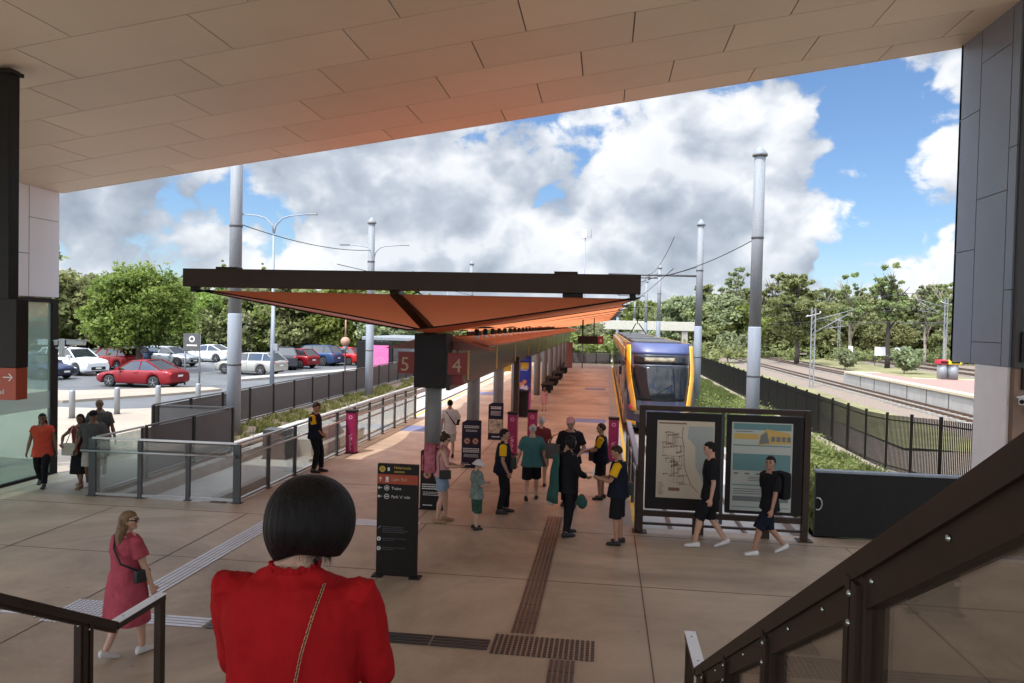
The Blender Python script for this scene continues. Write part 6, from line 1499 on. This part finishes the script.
held(p, 'tote_bag', 'grey shoulder bag beside the person in the pale cap', 'bag', [('bag_body', MB().bbox(-.16, .16, -.07, .07, -.2, .12, .05), 'cloth_bag_grey'), ('strap', strap_pts([(-.12, 0, .1), (-.14, 0, .34), (.0, 0, .28), (.1, 0, .1)], .012), 'cloth_bag_grey')], (.34, .0, 1.08))
p = person(G(566, 535), R(-58), 'person all in black with black hair holding out a phone, nearest of the group', head_px=(562, 434), g=1.05, skin='skin_tan', top=('jacket', 'cloth_black', 1.8), bottom=('pants', 'cloth_black', 1.0), hair=('bob', 'hair_black'), lh=(-.16, .30, 1.04), rh=(.14, .30, 1.02), hpitch=R(-22), hem=-.18, shoes='shoe_black', feet=((-.11, .10), (.12, -.05)))
held(p, 'mobile_phone', 'phone held out by the person all in black', 'phone', [('phone_body', MB().bbox(-.037, .037, -.075, .075, -.005, .005, .003), 'white_paint')], (.06, .42, 1.07))
held(p, 'towel', 'sea green towel draped down the back of the person all in black', 'towel', [('fabric', MB().loft([ring_pts(Vector((.0 + .02*math.sin(k*2), -.02*k*.5, -.14*k)), .10 + .015*k, .03 + .004*k, Matrix.Identity(3), 16) for k in range(7)]), 'cloth_sea_green')], (-.05, -.20, 1.40))
held(p, 'plastic_bag', 'white carrier bag hanging at the left of the person all in black', 'bag', [('bag_body', MB().loft([ring_pts(Vector((0, 0, -.08*k)), w, w*.55, Matrix.Identity(3), 16) for k, w in ((0, .03), (1, .08), (2, .11), (3, .11), (4, .07))]), 'cloth_cream')], (-.22, -.20, .80))
held(p, 'green_bag', 'dark green bag hanging at the right of the person all in black', 'bag', [('bag_body', MB().loft([ring_pts(Vector((0, 0, -.06*k)), w, w*.6, Matrix.Identity(3), 16) for k, w in ((0, .04), (1, .10), (2, .13), (3, .12), (4, .06))]), 'cloth_sea_green')], (.30, .12, .76))
p = person(G(600, 499), R(86), 'staff member in dark shorts with a yellow shoulder, standing back and facing left', head_px=(603, 423), g=1.04, skin='skin_tan', top=('shirt', 'cloth_navy', .72), shoulder_patch='cloth_yellow', bottom=('shorts', 'cloth_black', .54), hair=('short', 'hair_brown'), lh=(-.08, .34, 1.08), rh=(.08, .34, 1.08), belly=.02)
held(p, 'waist_bag', 'black pouch worn by the staff member standing back at the railing', 'bag', [('bag_body', MB().bbox(-.11, .11, -.05, .07, -.14, .10, .03), 'shoe_black')], (-.05, .20, 1.03))
held(p, 'ticket_reader', 'dark handset held by the staff member standing back', 'phone', [('handset_body', MB().bbox(-.04, .04, -.08, .08, -.012, .012, .004), 'eye_dark')], (0, .44, 1.12))
p = person(G(617, 544), R(82), 'staff member in knee length shorts with a yellow shoulder, nearest the map frame', head_px=(613, 444), g=1.10, skin='skin_tan', top=('shirt', 'cloth_navy', .72), shoulder_patch='cloth_yellow', bottom=('shorts', 'cloth_black', .56), hair=('short', 'hair_brown'), lh=(-.08, .33, 1.14), rh=(.08, .33, 1.12), hpitch=R(-20), belly=.02)
held(p, 'mobile_phone', 'pale phone held by the staff member nearest the map frame', 'phone', [('phone_body', MB().bbox(-.037, .037, -.01, .01, -.07, .07, .003), 'white_paint')], (0, .44, 1.22))
held(p, 'waist_bag', 'black pouch on the back hip of the staff member nearest the map frame', 'bag', [('bag_body', MB().bbox(-.09, .09, -.06, .05, -.12, .10, .03), 'shoe_black')], (.0, -.20, 1.0))
person(G(544, 411), R(10), 'distant person in a pale top and pink skirt beside the far columns', head_px=(543, 387), g=.95, skin='skin_fair', top=('shirt', 'cloth_shell_pink', .5), bottom=('skirt', 'cloth_shell_pink', .45), hair=('long', 'hair_blonde'), vox=.014)
p = person(G(709, 547), R(84), 'youth in black shirt and shorts striding left before the route map', head_px=(711, 439), g=.94, skin='skin_fair', top=('shirt', 'cloth_black', .8), bottom=('shorts', 'cloth_black', .56), hair=('short', 'hair_black'), shoes='shoe_white', sleeve_loose=.032, hem=-.12, feet=((-.08, .24), (.08, -.22, .04)), lh=(-.20, .0, .86), rh=(.24, -.06, .86), hpitch=R(-8))
p = person(G(768, 554), R(100), 'youth with a black backpack striding left in front of the tram poster', head_px=(768, 452), g=.94, skin='skin_tan', top=('shirt', 'cloth_black', .8), bottom=('shorts', 'cloth_navy', .58), hair=('short', 'hair_black'), shoes='shoe_white', sleeve_loose=.032, hem=-.12, hyaw=R(48), twist=R(18), feet=((-.09, .30), (.09, -.28, .05)), lh=(-.24, .06, .84), rh=(.26, -.02, .84))
held(p, 'backpack', 'black backpack worn by the youth in front of the tram poster', 'bag', [('bag_body', MB().bbox(-.14, .14, -.10, .07, -.26, .20, .06), 'cloth_black'), ('strap', strap_pts([(-.09, .06, .16), (-.10, .18, .22), (-.10, .30, .1), (-.1, .2, -.1)], .012), 'cloth_black')], (-.04, -.18, 1.22), rzl=R(18))
held(p, 'neck_lanyard', 'thin orange lanyard round the neck of the youth with the backpack', 'lanyard', [('cord', strap_pts([(-.07, .02, .08), (-.05, .11, .0), (0, .14, -.06), (.05, .11, .0), (.07, .02, .08)], .004), 'orange_sign')], (0, 0, 1.47))

# ---------------------------------------------------------------- the woman on the steps in front of the camera
def big():
    D = 2.06
    dirv = ray(296, 540); t_ = D / dirv.y; bx, by = dirv.x*t_, D
    Hh = 1.58; s = Hh / 1.742; fz_ = atY(311, 487, D).z - Hh
    info = person((bx, by, fz_), R(2), 'woman with a black bob and red puff shouldered blouse, closest to the camera', H=Hh, g=1.0, skin='skin_fair', top=None, bottom=('pants', 'cloth_black', 1.0), shoes='shoe_black', hair=None,
                  lh=(-.20, .30, .98), rh=(.20, .30, .98), le=(-.42, -.3, -1), re=(.42, -.3, -1), vox=.0055, hpitch=R(-6), shw=1.19, hyaw=R(3), hoff=.040)
    t = info['t']; cen = info['cen']; hc = info['hc']; hr = info['hr']; nb = info['nb']
    # blouse
    mb = MB(); I = Matrix.Identity(3)
    TB = [(-.16, .25, .145), (-.05, .235, .14), (.08, .215, .125), (.20, .206, .128), (.30, .222, .135), (.38, .232, .135), (.43, .236, .128), (.468, .205, .115), (.497, .150, .098), (.520, .088, .075), (.535, .074, .068)]
    mb.loft([ring_pts(cen(z), w, d, I, 40, 2.5) for z, w, d in TB])
    for sg_ in (-1, 1): mb.tube([cen(.43) + Vector((sg_*.13, -.01, 0)), cen(.483) + Vector((sg_*.08, -.015, 0)), cen(.522) + Vector((sg_*.035, -.02, 0))], [.055, .054, .044], 16)
    for (sh, el, wr_), sgn in zip(info['arms'], (-1, 1)):
        mb.tube([sh + Vector((-sgn*.04, 0, .0)), sh + Vector((sgn*.012, 0, .010)), sh.lerp(el, .18) + Vector((sgn*.012, 0, 0)), sh.lerp(el, .38) + Vector((sgn*.010, 0, 0)), sh.lerp(el, .65), sh.lerp(el, .9), el, el.lerp(wr_, .3), el.lerp(wr_, .9)], [.062, .066, .069, .069, .067, .066, .064, .058, .040], 28)
        # gathered puff on the shoulder seam
        for k in range(9):
            a = -1.15 + k*.29; c_ = sh + Vector((-sgn*.012 + sgn*.006*math.cos(k*2), math.sin(a)*.066, math.cos(a)*.058 - .004)); e_ = c_ + Vector((sgn*.05, 0, -.004 - abs(a)*.006))
            mb.tube([c_ - Vector((sgn*.004, 0, 0)), c_.lerp(e_, .35) + Vector((0, 0, .007)), e_], [.008, .0115, .005], 8)
    blouse = remeshed('blouse', mb, 'cloth_red', t, .0055, 2, None, .010, 12, 2)
    # ruffled stand collar
    q = MB(); vs = []; n = 96
    for k, (z, r0) in enumerate(((.512, 0), (.528, .002), (.542, .004), (.556, .008))):
        for j in range(n):
            a = 2*PI*j/n; rf = (.0045*k/3)*math.sin(j*2*PI/n*26) + .002*math.sin(j*2*PI/n*9 + 1)
            vs.append(cen(.53) + Vector(((.073 + r0 + rf)*math.cos(a), (.066 + r0 + rf)*math.sin(a), z - .53 + .004*math.sin(a*13 + 2)*(k == 3))))
    fs = [(i*n+j, i*n+(j+1) % n, (i+1)*n+(j+1) % n, (i+1)*n+j) for i in range(3) for j in range(n)]
    q.add(vs, fs, 0, True); co_ = obj('ruffled_collar', q, 'cloth_red', blouse, False); so = co_.modifiers.new('s', 'SOLIDIFY'); so.thickness = .003
    # back seam and placket
    q = MB().tube([cen(z) + Vector((.0, -d - .0035, 0)) for z, d in ((.05, .127), (.2, .13), (.3, .137), (.38, .132), (.43, .122), (.47, .106), (.50, .088))], .0018, 6)
    # chain strap of a bag
    q = MB(); pts = []
    path = [cen(.475) + Vector((.118, -.06, .035)), cen(.44) + Vector((.112, -.147, .0)), cen(.33) + Vector((.085, -.166, 0)), cen(.2) + Vector((.058, -.158, 0)), cen(.05) + Vector((.03, -.155, 0)), cen(-.08) + Vector((.01, -.17, 0))]
    for a, b in zip(path[:-1], path[1:]):
        L_ = (b-a).length; k_ = max(1, int(L_/.011))
        for i in range(k_): pts.append(a.lerp(b, i/k_))
    for i in range(len(pts)-1):
        a, b = pts[i], pts[i+1]; d = (b-a).normalized(); sd = d.cross(Vector((0, 1, 0))).normalized(); o_ = .002*(-1)**i
        q.tube([a + sd*.0035 + Vector((0, o_, 0)), b + sd*.0035 + Vector((0, -o_, 0))], .0013, 5); q.tube([a - sd*.0035 + Vector((0, -o_, 0)), b - sd*.0035 + Vector((0, o_, 0))], .0013, 5)
        q.tube([a + sd*.0035, a - sd*.0035], .0012, 5)
    mat('chain_gold', (0.62, 0.42, 0.26), 0.3, 0.9)
    mwl = Matrix.Translation(t.location) @ Matrix.Rotation(t.rotation_euler.z, 4, 'Z')
    b_ = thing('chain_bag', 'thin gold chain strap bag across the back of the red blouse', 'bag', t.location, t.rotation_euler.z); b_.scale = t.scale
    obj('chain', q, 'chain_gold', b_); obj('leather_strip', MB().tube(path, .0014, 5), 'shoe_black', b_)
    obj('bag_body', MB().bbox(-.11, .11, -.04, .05, -.08, .08, .02), 'shoe_black', b_).location = (cen(-.1) + Vector((-.10, -.21, -.06)))
    # bob: solid core plus strands
    def hshape(th, v):
        """th angle round the head (0 = back, + = her right), v 0 crown .. 1 tips"""
        back = math.cos(th); sd = math.sin(th)
        irr = 1 + .022*math.sin(3*th + 1.2) + .012*math.sin(7*th + v*6)
        if v < .5:
            ph = v/.5 * (PI/2) ; r_ = math.sin(ph)**.9; z = math.cos(ph)*.118 + .012
            return Vector((sd*.122*r_*(1 + (irr-1)*v*2), -back*.118*r_ - .012, z*(1 + .03*math.sin(2.3*th)*v)))
        k = (v-.5)/.5; drop = (.092 + .022*max(0, abs(sd))**2 + (.030 if sd < 0 else 0)*abs(sd)**1.5)
        bulge = 1 + .03*math.sin(k*PI) - .38*k**2.2
        return Vector((sd*.122*bulge*irr, -back*.118*bulge*(1 - .30*k*k) - .012, .012 - drop*k))
    q = MB(); vs = []; nt_, nv_ = 40, 22
    for i in range(nv_+1):
        for j in range(nt_+1):
            th = -2.25 + 4.5*j/nt_; vs.append(hc + hr @ (hshape(th, i/nv_*.94)*.945))
    fs = [(i*(nt_+1)+j, i*(nt_+1)+j+1, (i+1)*(nt_+1)+j+1, (i+1)*(nt_+1)+j) for i in range(nv_) for j in range(nt_)]
    q.add(vs, fs, 0, True); core = obj('hair', q, 'hair_black', t, False); so = core.modifiers.new('s', 'SOLIDIFY'); so.thickness = .03; so.offset = -1
    rs_ = random.Random(4); V_ = []; F_ = []
    for k in range(7500):
        if k % 26 == 0: cth = rs_.uniform(-2.3, 2.3); cd_ = rs_.gauss(0, .16); cl_ = rs_.uniform(-.022, .014); cv = rs_.uniform(-.07, .07)
        th0 = cth + rs_.gauss(0, .055); v0 = rs_.uniform(.02, .75) ** 1.0; v1 = min(1.04 + rs_.uniform(-.06, .05), v0 + rs_.uniform(.35, .8)); 
        if v0 > .3: v1 = 1.02 + rs_.uniform(-.10, .09) + .05*math.sin(th0*8 + 2)
        lift = rs_.uniform(.95, 1.012) + .018*math.sin(th0*5.3 + 1)*math.sin(th0*11) + (.09*rs_.random()**1.5 if rs_.random() < .10 else 0); w = rs_.uniform(.0005, .0011); dth = cd_ + rs_.gauss(0, .05); lift += cl_; v1 += cv; cl = math.sin(th0*7)*.06
        n_ = 9; base = len(V_); tw = rs_.uniform(-.3, .3)
        for i in range(n_):
            u = i/(n_-1); v = v0 + (v1-v0)*u; th = th0 + dth*u*u + cl*u
            P_ = hshape(th, min(v, 1)); 
            if v > 1: P_ = P_ + Vector((0, 0, -(v-1)*.14))
            P_ = P_*(lift + .014*u*math.sin(k) + .02*u*u*math.sin(th0*13)); tg = Vector((math.cos(th), math.sin(th), tw)).normalized(); ww = w*(1 - .8*u*u)
            V_.append(hc + hr @ (P_ - tg*ww)); V_.append(hc + hr @ (P_ + tg*ww))
        for i in range(n_-1): a = base + 2*i; F_.append((a, a+1, a+3, a+2))
    for k in range(520):
        th0 = rs_.uniform(-2.2, 2.2); v0 = rs_.uniform(.25, .95); v1 = v0 + rs_.uniform(.08, .4); base = len(V_); n_ = 8; out_ = rs_.uniform(.02, .13); dth = rs_.gauss(0, .25); tw = rs_.uniform(-.5, .5)
        for i in range(n_):
            u = i/(n_-1); v = v0 + (v1-v0)*u; th = th0 + dth*u*u; P_ = hshape(th, min(v, 1)) + (Vector((0, 0, -(v-1)*.16)) if v > 1 else Vector((0, 0, 0)))
            P_ = P_*(1.0 + out_*u*u); tg = Vector((math.cos(th), math.sin(th), tw)).normalized(); ww = .0011*(1 - .6*u)
            V_.append(hc + hr @ (P_ - tg*ww)); V_.append(hc + hr @ (P_ + tg*ww))
        for i in range(n_-1): a = base + 2*i; F_.append((a, a+1, a+3, a+2))
    q = MB(); q.v = [tuple(v) for v in V_]; q.f = F_; q.m = [0]*len(F_); q.sm = [True]*len(F_)
    obj('hair_strands', q, 'strand', core, False)
    return info
mat('strand', (0.014, 0.012, 0.011), 0.32, spec=.5)
big()
SKYM = (0.80, 0.95, 1.12); SKY_BOOST = 7.5; OFFC = (5.5, -20.2, 6.3); TH = .594
# ================================================================== light, sky, render
SUN_EL, SUN_AZ = R(63), R(212)      # azimuth measured clockwise from +Y
sv = Vector((math.sin(SUN_AZ)*math.cos(SUN_EL), math.cos(SUN_AZ)*math.cos(SUN_EL), math.sin(SUN_EL)))
ld = bpy.data.lights.new('sun', 'SUN'); ld.energy = 2.9; ld.angle = R(.6); ld.color = (1, .955, .88)
lo = bpy.data.objects.new('sun', ld); COL.objects.link(lo); lo.rotation_euler = sv.to_track_quat('Z', 'Y').to_euler()
w = bpy.data.worlds.new('World'); sc.world = w; w.use_nodes = True
nt = w.node_tree; n = nt.nodes; l = nt.links; n.clear()
def nd(t, **k):
    x = n.new(t)
    for a, b in k.items(): setattr(x, a, b)
    return x
def math_(op, a, b=None, clamp=False):
    x = nd('ShaderNodeMath', operation=op, use_clamp=clamp)
    for i, v in enumerate((a, b)):
        if v is None: continue
        if isinstance(v, (int, float)): x.inputs[i].default_value = v
        else: l.new(v, x.inputs[i])
    return x.outputs[0]
sky = nd('ShaderNodeTexSky', sky_type='NISHITA'); sky.sun_disc = False; sky.sun_elevation = SUN_EL; sky.sun_rotation = SUN_AZ; sky.air_density = 1.0; sky.dust_density = .6; sky.ozone_density = 2.0
tc = nd('ShaderNodeTexCoord'); sp = nd('ShaderNodeSeparateXYZ'); l.new(tc.outputs['Generated'], sp.inputs[0])
zz = math_('MAXIMUM', sp.outputs[2], 0.0); den = math_('ADD', math_('MULTIPLY', zz, .25), .34)
cx_ = math_('DIVIDE', sp.outputs[0], den); cy_ = math_('DIVIDE', sp.outputs[1], den)
cb = nd('ShaderNodeCombineXYZ'); l.new(cx_, cb.inputs[0]); l.new(cy_, cb.inputs[1]); l.new(math_('MULTIPLY', zz, 2.6), cb.inputs[2])
def cloud(off, scale, det, rough=.56):
    mp = nd('ShaderNodeMapping'); l.new(cb.outputs[0], mp.inputs[0]); mp.inputs['Location'].default_value = off
    z = nd('ShaderNodeTexNoise'); z.inputs['Scale'].default_value = scale; z.inputs['Detail'].default_value = det; z.inputs['Roughness'].default_value = rough; z.inputs['Distortion'].default_value = .15
    l.new(mp.outputs[0], z.inputs['Vector']); return z.outputs['Fac']
def billow(off, scale, det):
    mp = nd('ShaderNodeMapping'); l.new(cb.outputs[0], mp.inputs[0]); mp.inputs['Location'].default_value = off
    wn = nd('ShaderNodeTexNoise'); wn.inputs['Scale'].default_value = scale*1.3; wn.inputs['Detail'].default_value = 1; l.new(mp.outputs[0], wn.inputs['Vector'])
    wa = nd('ShaderNodeVectorMath', operation='SCALE'); l.new(wn.outputs['Color'], wa.inputs[0]); wa.inputs['Scale'].default_value = .35
    wb = nd('ShaderNodeVectorMath', operation='ADD'); l.new(mp.outputs[0], wb.inputs[0]); l.new(wa.outputs[0], wb.inputs[1])
    v = nd('ShaderNodeTexVoronoi', feature='F1'); v.inputs['Scale'].default_value = scale; v.inputs['Detail'].default_value = det; v.inputs['Roughness'].default_value = .55; v.normalize = True
    l.new(wb.outputs[0], v.inputs['Vector']); return math_('SUBTRACT', 1.0, v.outputs['Distance'])
O = OFFC
def density(o, det):
    return math_('ADD', math_('ADD', math_('MULTIPLY', cloud(o, 1.35, 1, .5), .56), math_('MULTIPLY', billow(o, 3.6, det), .42)), math_('MULTIPLY', cloud(o, 6.0, det + 3, .62), .22))
dens = density(O, 2)
O2 = (O[0] - .05, O[1] - .05, O[2] + .15)
dens2 = density(O2, 0)
mk = nd('ShaderNodeMapRange'); mk.inputs['From Min'].default_value = TH; mk.inputs['From Max'].default_value = TH + .045; mk.interpolation_type = 'SMOOTHSTEP'; l.new(dens, mk.inputs[0])
lit = math_('SUBTRACT', dens, dens2)
sh = nd('ShaderNodeMapRange'); sh.inputs['From Min'].default_value = -.15; sh.inputs['From Max'].default_value = .09; l.new(lit, sh.inputs[0])
thick = nd('ShaderNodeMapRange'); thick.inputs['From Min'].default_value = TH + .07; thick.inputs['From Max'].default_value = TH + .22; l.new(dens, thick.inputs[0])
shade = math_('SUBTRACT', sh.outputs[0], math_('MULTIPLY', thick.outputs[0], .22), True)
cr = nd('ShaderNodeValToRGB'); e = cr.color_ramp.elements; e[0].position = 0; e[0].color = (2.6, 2.95, 3.55, 1); e[1].position = 1; e[1].color = (7.6, 7.7, 7.9, 1)
m1 = e.new(.45); m1.color = (4.1, 4.5, 5.1, 1)
l.new(shade, cr.inputs[0])
sk = nd('ShaderNodeMixRGB', blend_type='MULTIPLY'); sk.inputs[0].default_value = 1; l.new(sky.outputs[0], sk.inputs[1]); sk.inputs[2].default_value = (SKYM[0], SKYM[1], SKYM[2], 1)
mx = nd('ShaderNodeMixRGB'); l.new(math_('MULTIPLY', mk.outputs[0], .96), mx.inputs[0]); l.new(sk.outputs[0], mx.inputs[1]); l.new(cr.outputs[0], mx.inputs[2])
# paler air near the horizon
hz = nd('ShaderNodeMapRange'); hz.inputs['From Min'].default_value = 0.0; hz.inputs['From Max'].default_value = .10; hz.inputs['To Min'].default_value = .35; hz.inputs['To Max'].default_value = 0; l.new(zz, hz.inputs[0])
mh = nd('ShaderNodeMixRGB'); l.new(hz.outputs[0], mh.inputs[0]); l.new(mx.outputs[0], mh.inputs[1]); mh.inputs[2].default_value = (5.6, 6.3, 7.2, 1)
# boost added to the unseen sky around the sun, lighting the shaded concourse
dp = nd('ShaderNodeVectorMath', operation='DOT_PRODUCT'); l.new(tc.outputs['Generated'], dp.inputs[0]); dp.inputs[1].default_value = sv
gl_ = math_('ADD', math_('MULTIPLY', math_('POWER', math_('MAXIMUM', math_('ADD', dp.outputs['Value'], -.15), 0.0), 1.6), SKY_BOOST), 1.0)
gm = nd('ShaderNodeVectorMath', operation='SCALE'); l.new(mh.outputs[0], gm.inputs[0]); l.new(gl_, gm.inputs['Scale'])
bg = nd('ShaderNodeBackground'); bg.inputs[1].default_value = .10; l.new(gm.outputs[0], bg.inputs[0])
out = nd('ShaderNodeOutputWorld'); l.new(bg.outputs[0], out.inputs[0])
w.cycles.sampling_method = 'MANUAL'; w.cycles.sample_map_resolution = 512

sc.render.engine = 'CYCLES'
sc.cycles.use_denoising = True
try: sc.cycles.denoiser = 'OPENIMAGEDENOISE'
except Exception: pass
sc.cycles.max_bounces = 7; sc.cycles.diffuse_bounces = 4; sc.cycles.glossy_bounces = 3; sc.cycles.transparent_max_bounces = 12; sc.cycles.transmission_bounces = 4
sc.cycles.caustics_reflective = False; sc.cycles.caustics_refractive = False; sc.cycles.sample_clamp_indirect = 6
sc.view_settings.view_transform = 'Standard'; sc.view_settings.look = 'None'; sc.view_settings.gamma = 1.0; sc.view_settings.exposure = 0.52
sc.view_settings.use_curve_mapping = False
